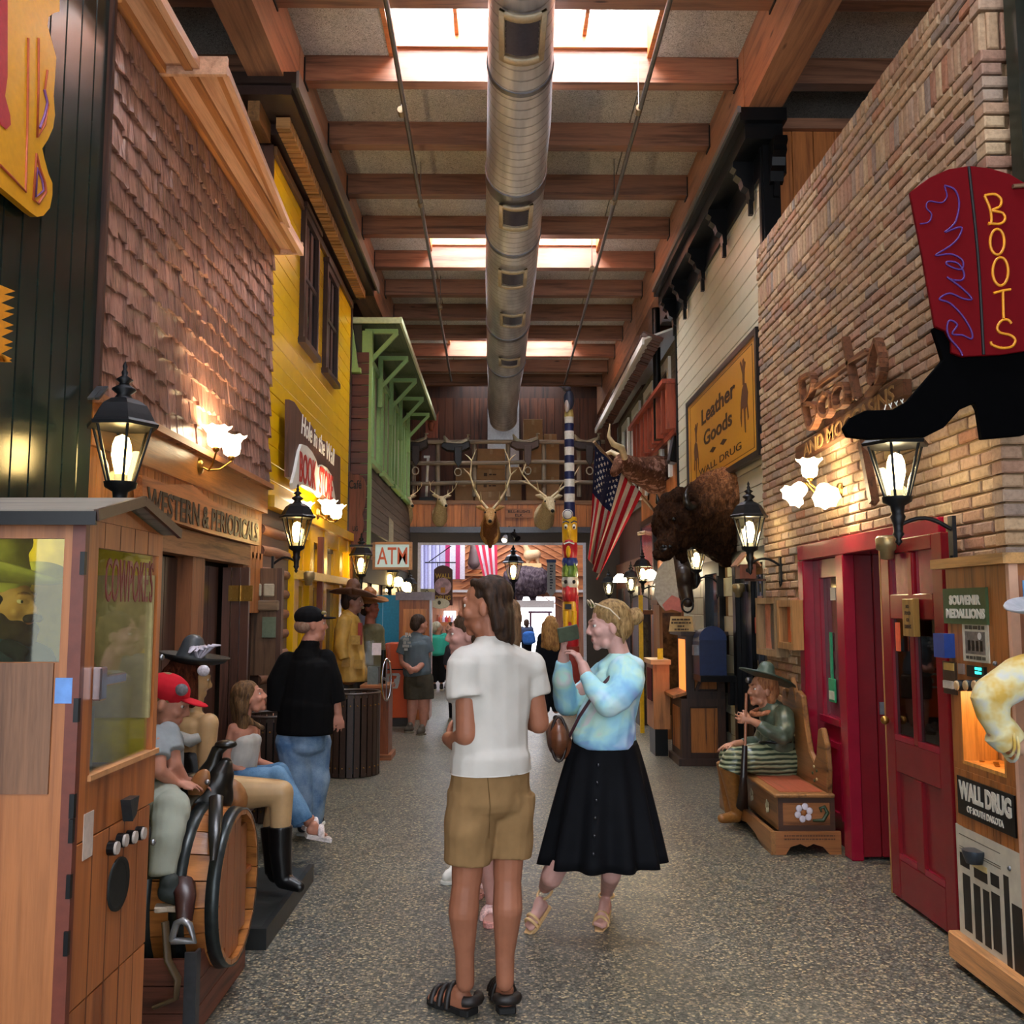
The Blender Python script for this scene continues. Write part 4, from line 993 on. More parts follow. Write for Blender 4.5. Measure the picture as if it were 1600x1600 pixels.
# open door leaf
dl = sthing('door_3', (2.26, 4.95, 0)); DX = 2.235; dy0, dy1 = 4.86, 5.66
lf = MB().bx(DX, DX + .045, dy0, dy0 + .12, .02, 2.03).bx(DX, DX + .045, dy1 - .12, dy1, .02, 2.03)
for a, b in ((.02, .24), (.72, .9), (1.58, 1.72), (1.95, 2.03)): lf.bx(DX, DX + .045, dy0 + .12, dy1 - .12, a, b)
ym = (dy0 + dy1) / 2
lf.bx(DX, DX + .045, ym - .05, ym + .05, .24, .72).bx(DX, DX + .045, ym - .03, ym + .03, .9, 1.95)
struct('door_frame', lf, M_RED, dl, bevel=.006)
for a, b in ((dy0 + .12, ym - .05), (ym + .05, dy1 - .12)):
    struct('door_panel', MB().bx(DX + .02, DX + .03, a, b, .24, .72), M_RED, dl); struct('panel_sill', MB().bx(DX + .0, DX + .03, a, b, .24, .27), M_REDT, dl)
    struct('door_panel', MB().bx(DX + .02, DX + .03, a - .02 * (a < ym), b, 1.72, 1.95), plain('#8b2540', .2), dl)
for a, b in ((dy0 + .12, ym - .03), (ym + .03, dy1 - .12)):
    struct('door_glass', MB().bx(DX + .02, DX + .026, a, b, .93, 1.58), glass('#8c8478', .02, .3), dl); struct('panel_sill', MB().bx(DX + .0, DX + .03, a, b, .9, .93), M_REDT, dl)
struct('door_edge', MB().bx(DX - .002, DX + .047, dy1, dy1 + .012, .02, 2.03), wood('#a9743f', None, 'z'), dl)
struct('door_knob', MB().ell((DX - .03, dy1 - .06, 1.0), .025), M_BRASS, dl)
a = U(1426, 965, X=DX - .02)
t = thing('wooden_notice', 'small wooden notice board with dark lettering hung on the open crimson door', 'sign', a)
obj('board', MB().bx(DX - .045, DX - .012, a.y - .07, a.y + .07, a.z - .1, a.z + .1), wood('#b58a43', None, 'z', .5), t, bevel=.003)
for i, w_ in enumerate(('NO', 'FOOD', 'OR', 'DRINK')): text(w_, plain('#3a2413', .6), t, (DX - .046, a.y + .0, a.z + .06 - i * .036), (0, -1, 0), (0, 0, 1), h=.02, th=.002, bold=.03)
a = U(1402, 995, X=DX - .01); obj('orange_tag', MB().bx(DX - .008, DX, a.y - .02, a.y + .03, a.z - .08, a.z + .08), plain('#e0603a'), t)
# door closer canisters
for px, py, x_, lab in ((1386, 858, 2.2, 'brass door chime canister above the crimson doorway'), (1154, 924, 2.32, 'pale metal canister mounted over the black door'), (482, 905, -1.9, 'small metal canister on a rod before the yellow shopfront')):
    c = U(px, py, X=x_); t = thing('door_chime', lab, 'chime', c)
    obj('canister', MB().lathe([(.02, -.06), (.035, -.055), (.04, -.01), (.06, 0), (.062, .06), (.05, .075), (.01, .08)], c, n=18), plain('#9c8a64', .35, .6), t)
    obj('rod', MB().cyl(c + V((0, 0, .07)), c + V((.18 if x_ > 0 else -.18, 0, .08)), .01, n=8), M_STEEL, t)
# ================= SOUVENIR KIOSK (right) =================
KX, KY0, KY1, KT = 2.13, 4.02, 4.6, 1.83
M_KW = wood('#a8662e', '#6e3d18', 'z', .35, .9, .1); M_KP = plain('#d8a98c', .5, var=.05)
kk = thing('souvenir_kiosk', 'tall wooden coin pressing booth lettered SOUVENIR MEDALLIONS beside the crimson door', 'kiosk', (KX + .3, 4.3, 0))
kb = MB().bx(KX, KX + .02, KY0, KY1, 1.29, KT).bx(KX, KX + .02, KY0, KY1, .62, .93).bx(KX, KX + .02, KY1 - .09, KY1, .93, 1.29).bx(KX, KX + .02, KY0, KY0 + .1, .93, 1.29)
kb.bx(KX + .02, KX + .5, KY0, KY0 + .02, .0, KT).bx(KX + .02, KX + .5, KY1 - .02, KY1, 0, KT).bx(KX + .48, KX + .5, KY0, KY1, 0, KT).bx(KX, KX + .02, KY0, KY1, .1, .62)
obj('cabinet', kb, M_KW, kk)
y = KY0 + .005
while y < KY1 - .03: obj('panel_board', MB().bx(KX - .004, KX, y, y + .052, .64, .9), M_KW, kk); y += .056
obj('corner_strip', MB().bx(KX - .008, KX + .03, KY0 - .012, KY0 + .015, .1, KT), M_KP, kk)
obj('top_moulding', MB().bx(KX - .05, KX + .55, KY0 - .05, KY1 + .05, KT, KT + .045), wood('#cf9a58', None, 'y', .4), kk)
obj('plinth', MB().bx(KX - .05, KX + .5, KY0 - .06, KY1 + .03, .03, .15), wood('#c98f5a', None, 'y', .4), kk, bevel=.006)
obj('toe_kick', MB().bx(KX - .0, KX + .5, KY0, KY1, 0, .03), M_BLACK, kk)
obj('side_panel', MB().bx(KX + .03, KX + .46, KY0 - .006, KY0, .2, KT - .05), wood('#b8744a', '#8a4e2e', 'z', .4), kk)
def kr(x0, x1, yt, yb, X=KX): return wall_rect(x0, x1, yt, yb, X)
def plate(name, x0, x1, yt, yb, mat, par, X=KX, out=.006, th=None):
    b, a, z0, z1 = kr(x0, x1, yt, yb, X); th = th or out
    o = obj(name, MB().bx(X - out, X - out + th, min(a, b), max(a, b), z0, z1), mat, par); return (min(a, b) + max(a, b)) / 2, (z0 + z1) / 2, abs(b - a), z1 - z0
yc, zc, ww, hh = plate('title_plate', 1478, 1545, 919, 975, plain('#3c5430', .5), kk, out=.012)
for i, w_ in enumerate(('SOUVENIR', 'MEDALLIONS')): text(w_, plain('#d5d2c2', .6), kk, (KX - .013, yc - .01, zc + .028 - i * .062), (0, -1, 0), (0, 0, 1), w=ww * (.72 if i == 0 else .9), h=.045, th=.003, bold=.05)
yc, zc, ww, hh = plate('poster', 1506, 1546, 974, 1034, plain('#c9c5b0', .6), kk, out=.004)
obj('poster_photo', MB().bx(KX - .006, KX - .004, yc - ww * .38, yc + ww * .38, zc - hh * .3, zc + hh * .28), plain('#6e6860', .6, var=.4, scale=40), kk)
for i in range(4): obj('poster_door', MB().bx(KX - .007, KX - .006, yc - ww * .3 + i * ww * .16, yc - ww * .2 + i * ww * .16, zc - hh * .22, zc + hh * .05), M_BLACK, kk)
obj('poster_badge', MB().lathe([(.016, 0), (.016, .002)], (KX - .007, yc - ww * .2, zc + hh * .17), R=Matrix.Rotation(-math.pi / 2, 3, 'Y')), M_WHITE, kk)
blurred_line(kk, plain('#4a463a', .6), (KX - .005, yc, zc + hh * .39), (0, -1, 0), (0, 0, 1), ww * .75, .02, 3)
blurred_line(kk, plain('#4a463a', .6), (KX - .005, yc, zc - hh * .4), (0, -1, 0), (0, 0, 1), ww * .75, .018, 4)
for x0, x1, yt, yb, col, nm, out in ((1475, 1492, 990, 1027, '#1f3f86', 'card_reader', .05), (1477, 1496, 1034, 1084, '#3a2a1c', 'coin_plate', .01), (1479, 1494, 1036, 1047, '#c9a85a', 'brass_label', .014), (1480, 1494, 1064, 1075, '#b9b0a0', 'coin_slot', .02), (1515, 1542, 1041, 1058, '#08100e', 'display', .012), (1500, 1508, 1037, 1053, '#8c7a70', 'slot_ring', .01)):
    plate(nm, x0, x1, yt, yb, plain(col, .35), kk, out=out)
b_ = U(1529, 1049, X=KX - .013)
for i in range(2): blurred_line(kk, glow('#27d6c0', 2.5), (KX - .013, b_.y, b_.z + .011 - i * .018), (0, -1, 0), (0, 0, 1), .06, .012, i + 5)
for px in (1507, 1521, 1535):
    c = U(px, 1071, X=KX); obj('push_button', MB().lathe([(.026, 0), (.026, .03), (.02, .036)], c, n=20, R=Matrix.Rotation(-math.pi / 2, 3, 'Y')), M_BLACK, kk)
    obj('button_cap', MB().lathe([(.022, 0), (.022, .006), (.017, .008)], c + V((-.034, 0, 0)), n=20, R=Matrix.Rotation(-math.pi / 2, 3, 'Y')), plain('#c9a878', .3), kk)
for px, py in ((1555, 1037), (1578, 1357)):
    c = U(px, py, X=KX - .004); obj('lock', MB().ell(c, .011), M_STEEL, kk)
fr = MB().bx(KX, KX + .16, KY1 - .1, KY1 - .085, .93, 1.29).bx(KX, KX + .16, KY0 + .1, KY0 + .115, .93, 1.29).bx(KX, KX + .3, KY0 + .1, KY1 - .09, .93, .945).bx(KX, KX + .3, KY0 + .1, KY1 - .09, 1.275, 1.29)
obj('window_niche', fr, wood('#d99a4a', None, 'z', .4), kk)
obj('niche_back', MB().bx(KX + .3, KX + .32, KY0 + .1, KY1 - .09, .93, 1.29), plain('#6b5b40', .5, var=.5, scale=12), kk)
for i in range(7): obj('pressed_coin', MB().lathe([(.012, 0), (.012, .003)], (KX + .06 + .02 * (i % 3), KY0 + .16 + i * .045, .948), n=10), M_BRASS, kk)
obj('coin_stand', MB().ell((KX + .12, KY0 + .22, .985), (.015, .01, .04)), M_BRASS, kk)
lamp((KX + .12, 4.3, 1.24), 1.6, (1, .62, .25), .03)
yc, zc, ww, hh = plate('name_plate', 1485, 1580, 1237, 1318, M_BLACK, kk, out=.01)
zc = .78
for o_ in [x for x in kk.children if x.name.startswith('name_plate')]:
    bpy.data.objects.remove(o_)
obj('name_plate', MB().bx(KX - .012, KX - .004, KY0 + .03, KY1 - .05, .7, .87), M_BLACK, kk)
text('WALL DRUG', plain('#cfcaba', .6), kk, (KX - .013, (KY0 + KY1) / 2 - .01, .812), (0, -1, 0), (0, 0, 1), w=.46, h=.085, th=.003, bold=.05)
text('OF SOUTH DAKOTA', plain('#cfcaba', .6), kk, (KX - .013, (KY0 + KY1) / 2 - .01, .735), (0, -1, 0), (0, 0, 1), w=.32, h=.03, th=.003, bold=.015)
# printed storefront picture on the lower front
obj('print_panel', MB().bx(KX - .004, KX, KY0 + .01, KY1, .15, .64), plain('#c3bba6', .5, var=.12, scale=12), kk)
for a, b, z0, z1 in ((.46, .55, .46, .52), (.3, .42, .44, .5), (.46, .53, .18, .43), (.37, .43, .17, .41), (.29, .345, .17, .41), (.2, .27, .18, .42), (.2, .27, .45, .5), (.12, .16, .15, .52), (.02, .1, .15, .42)):
    obj('print_opening', MB().bx(KX - .0055, KX - .004, KY0 + a, KY0 + b, z0, z1), plain('#14110e', .5, var=.3), kk)
for z in (.535, .545, .6): obj('print_line', MB().bx(KX - .0055, KX - .004, KY0 + .18, KY1 - .03, z, z + .003), plain('#5a5346'), kk)
obj('coin_cup', MB().lathe([(.001, -.05), (.035, -.045), (.05, 0), (.05, .012)], (KX - .03, KY0 + .36, .56), n=18), plain('#4c5560', .3, .7), kk)
obj('print_plate', MB().bx(KX - .007, KX - .004, KY0 + .3, KY0 + .43, .485, .51), plain('#c9b27a'), kk)
obj('notice_paper', MB().bx(KX + .05, KX + .14, KY0 - .01, KY0 - .007, 1.62, 1.76), plain('#6fa9dd', .6), kk)
obj('green_label', MB().bx(KX + .17, KX + .3, KY0 - .012, KY0 - .007, 1.42, 1.62), plain('#2f6b3e', .5), kk)
# ================= BOOT SIGN =================
BYs = 4.05
def bp(a, b): return U(a, b, Y=BYs)
bt = thing('boot_sign', 'giant hanging boot sign lettered BOOTS, crimson shaft over black foot', 'sign', bp(1500, 690))
sole = [(1318, 668), (1330, 652), (1352, 641), (1395, 640), (1420, 625), (1450, 590), (1474, 562), (1466, 535), (1458, 512), (1500, 500), (1660, 500), (1660, 612), (1640, 650), (1600, 680), (1535, 686), (1528, 640), (1523, 630), (1500, 640), (1475, 668), (1445, 683), (1360, 686), (1325, 682)]
obj('black_foot', MB().poly([bp(*q) for q in sole], (0, 1, 0), .035), plain('#050506', .9, spec=.02, bump=0), bt, bevel=.004)
shaft = [(1419, 303), (1450, 280), (1480, 267), (1512, 262), (1545, 266), (1575, 275), (1600, 290), (1650, 310), (1650, 545), (1600, 550), (1560, 556), (1500, 559), (1484, 553), (1483, 535), (1474, 519), (1458, 512), (1440, 410)]
sh = [(bp(*q) + V((0, -.02, 0))) for q in shaft]
obj('crimson_shaft', MB().poly(sh, (0, 1, 0), .02), plain('#66070f', .7, spec=.08, var=.04), bt, bevel=.003)
def bl(pts, r, mat, name): return obj(name, MB().tube(smooth_path([bp(*q) + V((0, -.022, 0)) for q in pts]), r, 6), mat, bt)
bl([(1510, 264), (1524, 400), (1533, 556)], .007, plain('#0a0608'), 'seam')
MYEL, MPUR = plain('#e0941c', .4), plain('#4a2370', .5)
bl([(1534, 309), (1543, 330), (1545, 350), (1540, 354)], .006, MYEL, 'letter'); bl([(1534, 309), (1550, 307), (1560, 315), (1558, 326), (1546, 332), (1562, 336), (1566, 346), (1558, 353), (1540, 352)], .006, MYEL, 'letter')
def ring(cx, cy, rx, ry, n=14): return [(cx + rx * math.sin(2 * math.pi * i / n), cy - ry * math.cos(2 * math.pi * i / n)) for i in range(n + 1)]
bl(ring(1554, 381, 11, 20), .006, MYEL, 'letter'); bl(ring(1559, 427, 12, 22), .006, MYEL, 'letter')
bl([(1548, 461), (1562, 457), (1575, 455)], .006, MYEL, 'letter'); bl([(1563, 458), (1564, 500)], .006, MYEL, 'letter')
bl([(1576, 508), (1570, 502), (1560, 504), (1554, 514), (1558, 522), (1574, 526), (1582, 534), (1576, 544), (1560, 546), (1546, 541), (1544, 536)], .006, MYEL, 'letter')
bl([(1434, 353), (1448, 350), (1452, 338), (1444, 328), (1448, 318), (1468, 320), (1476, 310), (1472, 294)], .0035, MPUR, 'scroll')
bl([(1472, 293), (1488, 300), (1495, 320), (1490, 348), (1480, 360), (1473, 366), (1498, 358), (1494, 374), (1480, 388), (1458, 402), (1482, 400), (1500, 410), (1498, 424), (1478, 418), (1476, 412), (1492, 414), (1502, 428), (1500, 440), (1484, 440), (1476, 436), (1498, 452), (1515, 470), (1500, 469), (1480, 461), (1464, 470), (1480, 476), (1500, 496), (1514, 520), (1514, 532), (1500, 526), (1484, 524), (1492, 510), (1480, 503), (1476, 515), (1480, 530), (1495, 548), (1500, 558)], .0045, MPUR, 'scroll')
for i in range(7): bl([(1381 + i * 4.5, 634 - i * 1.5), (1379 + i * 4.5 + (i % 2) * 6, 642 - i * 2)], .0025, M_WHITE, 'stitch')
obj('hanging_chain', MB().tube([bp(1577, 296) + V((0, -.03, 0)), bp(1625, 292) + V((0, -.03, 0))], .01, 6), plain('#9a7a5e', .4, .7), bt)
ix = bp(1600, 400).x
obj('wall_iron', MB().bx(ix + .1, 2.5, BYs + .0, BYs + .03, bp(1600, 300).z, bp(1600, 290).z), M_DARKM, bt)
# ================= BOOTS & MOCCASINS WOODEN SIGN =================
BX = XR - .06
t = thing('wooden_sign', 'carved wooden sign with raised Boots letters and moccasins board on the brick wall', 'sign', U(1300, 690, X=BX))
M_SW = wood('#7c5036', '#4c2f1f', 'y', .45)
def bs(pts, r=.03, nm='raised_letter', th=.05, closed=False):
    pp = P2(pts, X=BX - .03); pp = smooth_path(pp, 4) if len(pp) > 3 else pp; m = MB()
    for a, b in zip(pp[:-1], pp[1:]): m.bar(a, b, r, th, up=(1, 0, 0)); m.ell(b, (.02, r * .5, r * .5), n=8, m=5)
    return obj(nm, m, M_SW, t)
obj('board', MB().poly(P2([(1243, 700), (1400, 592), (1410, 592), (1411, 617), (1330, 672), (1243, 724)], X=BX), (1, 0, 0), .05), M_SW, t)
bs([(1253, 592), (1268, 584), (1272, 598), (1266, 618), (1258, 632), (1268, 630), (1280, 640), (1276, 660), (1266, 668), (1256, 625), (1252, 592)], .028)
bs([(1290, 614), (1299, 618), (1301, 636), (1294, 650), (1285, 646), (1283, 628), (1290, 614)], .026)
bs([(1310, 602), (1320, 600), (1325, 616), (1320, 632), (1308, 636), (1305, 618), (1310, 602)], .026)
bs([(1321, 528), (1340, 622)], .03); bs([(1277, 605), (1357, 547)], .026)
bs([(1372, 530), (1364, 555), (1360, 590), (1370, 600), (1379, 585), (1380, 560), (1372, 530)], .026); bs([(1372, 600), (1357, 618)], .024)
bs([(1348, 690), (1366, 785)], .045, 'hanging_post')
a, b = U(1255, 706, X=BX - .01), U(1400, 612, X=BX - .01)
text('AND MOCCASINS', plain('#8f6a3e', .5), t, ((BX - .012), (a.y + b.y) / 2, (a.z + b.z) / 2), V((0, b.y - a.y, b.z - a.z)), (0, 0, 1), w=abs(b.y - a.y) * .98, h=.1, th=.006, bold=.01)
# ================= LEATHER GOODS SIGN =================
LGX = CX - .06
c4 = P2([(1075, 636), (1181, 524), (1183, 712), (1080, 768)], X=LGX)
y0, y1 = min(p.y for p in c4), max(p.y for p in c4); z0, z1 = U(1128, 738, X=LGX).z, U(1128, 580, X=LGX).z
t = thing('leather_sign', 'large ochre shop sign lettered Leather Goods with two bronco riders', 'sign', (LGX, (y0 + y1) / 2, z0))
obj('board', MB().bx(LGX, LGX + .03, y0, y1, z0, z1), plain('#cf9228', .3, var=.04), t)
obj('sign_frame', MB().bx(LGX - .02, LGX + .04, y0 - .06, y0, z0 - .06, z1 + .06).bx(LGX - .02, LGX + .04, y1, y1 + .06, z0 - .06, z1 + .06).bx(LGX - .02, LGX + .04, y0, y1, z0 - .06, z0).bx(LGX - .02, LGX + .04, y0, y1, z1, z1 + .06), plain('#2d2624', .3), t)
MBR = plain('#3b1f14', .5); yc = (y0 + y1) / 2; H = z1 - z0; Wd = y1 - y0
text('Leather', MBR, t, (LGX - .002, yc, z0 + H * .72), (0, -1, 0), (0, 0, 1), w=Wd * .5, h=H * .17, th=.003, bold=.02)
text('Goods', MBR, t, (LGX - .002, yc + .03, z0 + H * .47), (0, -1, 0), (0, 0, 1), w=Wd * .42, h=H * .16, th=.003, bold=.02)
text('WALL DRUG', MBR, t, (LGX - .002, yc, z0 + H * .14), (0, -1, 0), (0, 0, 1), w=Wd * .62, h=H * .07, th=.003, bold=.0)
for s_ in (-1, 1):
    obj('ornament', MB().poly([(LGX - .001, yc + s_ * .1, z0 + H * .29), (LGX - .001, yc + s_ * .25, z0 + H * .32), (LGX - .001, yc + s_ * .42, z0 + H * .29), (LGX - .001, yc + s_ * .25, z0 + H * .26)], (-1, 0, 0), .003), MBR, t)
    hx = yc - s_ * Wd * .36; f = s_; k = H * .5; zb = z0 + H * (.32 if s_ > 0 else .2); kk_ = .9 if s_ > 0 else .8
    P = lambda a, b: (LGX - .001, hx + f * a * k * kk_, zb + b * k * kk_)
    horse = [P(-.3, .05), (P(-.22, .35)), P(-.28, .55), P(-.16, .75), P(0, .8), P(.18, .7), P(.3, .45), P(.36, .15), P(.28, -.05), P(.22, .3), P(.1, .32), P(.02, -.2), P(-.05, -.22), P(-.04, .25), P(-.16, .3), P(-.22, .0)]
    rider = [P(-.02, .78), P(-.06, 1.05), P(-.14, 1.2), P(-.05, 1.22), P(.0, 1.3), P(.1, 1.28), P(.08, 1.12), P(.22, 1.3), P(.3, 1.28), P(.12, 1.0), P(.12, .78)]
    obj('horse_silhouette', MB().poly(horse, (-1, 0, 0), .003), plain('#5b3320', .5), t); obj('rider_silhouette', MB().poly(rider, (-1, 0, 0), .003), plain('#5b3320', .5), t)
for q in ((.04, .045), (.955, .96)):
    obj('border_line', MB().bx(LGX - .002, LGX, y0 + Wd * .04, y1 - Wd * .04, z0 + H * q[0], z0 + H * q[1]).bx(LGX - .002, LGX, y0 + Wd * q[0], y0 + Wd * q[1], z0 + H * .04, z1 - H * .04), MBR, t)
# ================= BLACK DOORS, MAILBOX ETC ON THE CREAM WALL =================
d4 = sthing('door_4', (CX, 9.1, 0))
struct('door_frame', MB().bx(CX - .06, CX + .06, 8.5, 8.62, 0, 2.15).bx(CX - .06, CX + .06, 9.66, 9.78, 0, 2.15).bx(CX - .06, CX + .06, 8.5, 9.78, 2.05, 2.2), M_BLACK, d4, bevel=.004)
struct('door_leaf', MB().bx(CX + .02, CX + .05, 8.62, 9.66, 0, 2.05), M_BLACK, d4)
struct('pane', MB().bx(CX + .005, CX + .02, 8.75, 9.15, 1.15, 1.95), M_DGLASS, d4)
struct('muntin', MB().bx(CX - .005, CX + .02, 8.75, 9.15, 1.5, 1.53).bx(CX - .005, CX + .02, 8.88, 8.9, .95, 1.95).bx(CX - .005, CX + .02, 9.02, 9.04, .95, 1.95), plain('#3a3d44', .25), d4)
struct('mullion', MB().bx(CX - .03, CX + .03, 9.17, 9.26, 0, 2.05), M_BLACK, d4)
struct('door_plank', MB().bx(CX - .01, CX + .02, 9.28, 9.45, 0, 2.05).bx(CX - .01, CX + .02, 9.46, 9.64, 0, 2.05), M_BLACK, d4)
struct('door_knob', MB().ell((CX - .04, 9.3, .95), .03), M_STEEL, d4)
struct('push_sign', MB().bx(CX - .008, CX, 8.86, 9.02, 1.42, 1.75), plain('#8d6f6a', .6), d4)
struct('red_sticker', MB().bx(CX - .008, CX, 9.07, 9.13, 1.4, 1.55), plain('#c24a38', .6), d4)
w = sthing('window_21', (CX, 10.8, 0))
struct('window_frame', MB().bx(CX - .05, CX + .05, 10.42, 10.52, 0, 2.12).bx(CX - .05, CX + .05, 11.15, 11.25, 0, 2.12).bx(CX - .05, CX + .05, 10.42, 11.25, 2.02, 2.16), M_BLACK, w)
struct('pane', MB().bx(CX, CX + .02, 10.52, 11.15, .1, 2.02), plain('#27364c', .08, var=.5, scale=4), w)
mbx = thing('mailbox', 'dark blue rounded top mailbox on a black shelf by the black window', 'mailbox', (2.16, 9.95, .95))
prof = [(-.17, 0), (.17, 0), (.17, .42)] + [(.17 * math.cos(math.pi * i / 10), .42 + .17 * math.sin(math.pi * i / 10)) for i in range(1, 10)] + [(-.17, .42)]
bc = U(1113, 1055, Y=9.8)
obj('body', MB().prism([(a * .8, b * .8) for a, b in prof], (bc.x, 9.75, bc.z), (1, 0, 0), (0, 0, 1), -.34), plain('#16264a', .35), mbx)
obj('lid', MB().prism([(a * .84, b * .84) for a, b in prof[2:]], (bc.x - .0, 9.74, bc.z), (1, 0, 0), (0, 0, 1), -.05), plain('#1b2f5a', .35), mbx)
obj('flag_latch', MB().bx(bc.x - .18, bc.x - .13, 9.8, 9.9, bc.z + .2, bc.z + .3), M_STEEL, mbx)
obj('shelf', MB().bx(bc.x - .14, 2.4, 9.7, 10.1, bc.z - .06, bc.z).bx(2.3, 2.38, 9.8, 9.9, bc.z - .3, bc.z), M_BLACK, mbx)
# cross shaped wood ornament on the cream blocks
c = U(1118, 1100, X=CX - .02); t = thing('wall_cross', 'small carved wooden cross on the cream blocks below the mailbox', 'ornament', c)
obj('cross', MB().bx(c.x, c.x + .03, c.y - .06, c.y + .06, c.z - .35, c.z + .15).bx(c.x, c.x + .03, c.y - .12, c.y + .12, c.z - .1, c.z + .02), wood('#6b2f1d', None, 'z', .4), t)
for i in range(4): obj('carved_tile', MB().bx(c.x - .008, c.x, c.y - .04, c.y + .04, c.z - .32 + i * .11, c.z - .24 + i * .11), wood('#8c4630', None, 'z'), t)
# framed pictures on the brick
for n_, (x0, x1, yt, yb, lab) in enumerate(((1190, 1222, 934, 1024, 'larger weathered deep frame, portrait on a pink mat, next to the black door'), (1224, 1249, 938, 1014, 'smaller deep wooden frame, pale card on orange, beside the crimson shopfront'))):
    b, a, z0, z1 = wall_rect(x0, x1, yt, yb, XR - .05); a, b = min(a, b), max(a, b)
    t = thing('picture_frame', lab, 'picture', (XR, (a + b) / 2, z0))
    for nm, q in (('frame_side', (a, a + .05, z0, z1)), ('frame_side', (b - .05, b, z0, z1)), ('frame_rail', (a + .05, b - .05, z0, z0 + .05)), ('frame_rail', (a + .05, b - .05, z1 - .05, z1))):
        obj(nm, MB().bx(XR - .1, XR + .03, *q), wood('#9a7d58' if n_ == 0 else '#ab7d48', None, 'z', .6), t)
    obj('mat_board', MB().bx(XR - .03, XR - .02, a + .05, b - .05, z0 + .05, z1 - .05), plain('#c98a72' if n_ == 0 else '#cf6a38', .6), t)
    yc, zc = (a + b) / 2, (z0 + z1) / 2
    if n_ == 0: obj('portrait', MB().ell((XR - .035, yc, zc + .0), (.006, .08, .25)).ell((XR - .04, yc, zc + .18), (.006, .05, .05)), plain('#5b5348', .6), t)
    else: obj('card', MB().bx(XR - .036, XR - .03, yc - .06, yc + .06, zc - .05, z1 - .1), plain('#b9b48c', .6), t)
# birdhouse
c = U(1166, 886, Y=8.3); t = thing('birdhouse', 'little wooden birdhouse on top of the black door frame', 'birdhouse', c)
obj('box', MB().bx(c.x - .07, c.x + .07, 8.25, 8.4, c.z - .1, c.z + .02), wood('#6b3524', None, 'z'), t)
obj('birdhouse_roof', MB().poly([(c.x - .1, 8.2, c.z), (c.x, 8.2, c.z + .12), (c.x, 8.42, c.z + .12), (c.x - .1, 8.42, c.z)], (-.6, 0, .8), .015).poly([(c.x + .1, 8.2, c.z), (c.x, 8.2, c.z + .12), (c.x, 8.42, c.z + .12), (c.x + .1, 8.42, c.z)], (.6, 0, .8), .015), wood('#9a7258', None, 'x'), t)
obj('wall_bracket', MB().bx(c.x, 2.42, 8.36, 8.4, c.z - .12, c.z - .1), M_DARKWOOD, t); obj('entrance_hole', MB().cyl((c.x, 8.245, c.z - .03), (c.x, 8.25, c.z - .03), .02), M_BLACK, t)
# fortune cabinet
CBX0, CBX1, CBY0, CBY1 = 1.88, 2.34, 10.2, 10.8
cb = thing('log_cabinet', 'dark framed cabinet with rustic burnt wood panels and a lit front', 'cabinet', (2.05, 10.2, 0))
MDK = wood('#3a241a', '#1d110b', 'z', .5); MRU = wood('#a5662c', '#3a1c0c', 'z', .5, .9, .2, knots=True)
zt = U(1072, 993, Y=CBY0).z; zm = U(1072, 1092, Y=CBY0).z
for a, b in ((CBX0 + .06, CBX0 + .14), (CBX1 - .08, CBX1)): obj('corner_post', MB().bx(a, b, CBY0, CBY0 + .06, zm, zt), MDK, cb)
obj('carcass', MB().bx(CBX0 + .08, CBX1, CBY0 + .06, CBY1, .05, zt).bx(CBX0, CBX1, CBY0 + .04, CBY1, .05, zm), MDK, cb)
obj('cap', MB().bx(CBX0 + .0, CBX1 + .04, CBY0 - .04, CBY1 + .04, zt, zt + .04), MDK, cb); obj('base', MB().bx(CBX0 - .04, CBX1 + .03, CBY0 - .03, CBY1, 0, .07), MDK, cb)
obj('upper_panel', MB().bx(CBX0 + .15, CBX1 - .08, CBY0 + .03, CBY0 + .045, zm + .1, zt - .06), MRU, cb); obj('lower_panel', MB().bx(CBX0 + .1, CBX1 - .08, CBY0 + .02, CBY0 + .04, .12, zm - .1), MRU, cb)
obj('rail', MB().bx(CBX0, CBX1, CBY0, CBY0 + .04, zm - .08, zm).bx(CBX0, CBX1, CBY0, CBY0 + .04, .07, .13).bx(CBX0, CBX0 + .09, CBY0, CBY0 + .04, .07, zm).bx(CBX1 - .08, CBX1, CBY0, CBY0 + .04, .07, zm).bx(CBX0 + .14, CBX1, CBY0, CBY0 + .04, zm, zm + .08).bar((CBX0 + .16, CBY0 + .02, zm + .08), (CBX1 - .1, CBY0 + .02, zt - .1), .03, .03), MDK, cb)
obj('side_panel', MB().bx(CBX0 - .005, CBX0 + .0, CBY0 + .1, CBY1 - .1, .15, zm - .1), MRU, cb)
obj('lit_glass', MB().bx(CBX0 + .07, CBX0 + .08, CBY0 + .08, CBY1 - .1, zm + .05, zt - .05), glow('#ff8a40', .7), cb)
obj('shelf', MB().poly([(CBX0 - .08, CBY0 + .02, zm), (CBX0 + .1, CBY0 + .02, zm + .05), (CBX0 + .1, CBY1, zm + .05), (CBX0 - .08, CBY1, zm)], (0, 0, 1), .03), MRU, cb)
a = U(1064, 982, Y=CBY0 + .1); t = thing('counter_sign', 'small tan sign with dark words standing on the burnt wood cabinet', 'sign', (a.x, CBY0 + .1, zt + .04))
obj('board', MB().poly([(a.x - .13, CBY0 + .1, zt + .04), (a.x + .14, CBY0 + .1, zt + .04), (a.x + .13, CBY0 + .14, zt + .2), (a.x - .1, CBY0 + .14, zt + .2)], (0, 1, 0), .012), plain('#c9a46a', .6), t)
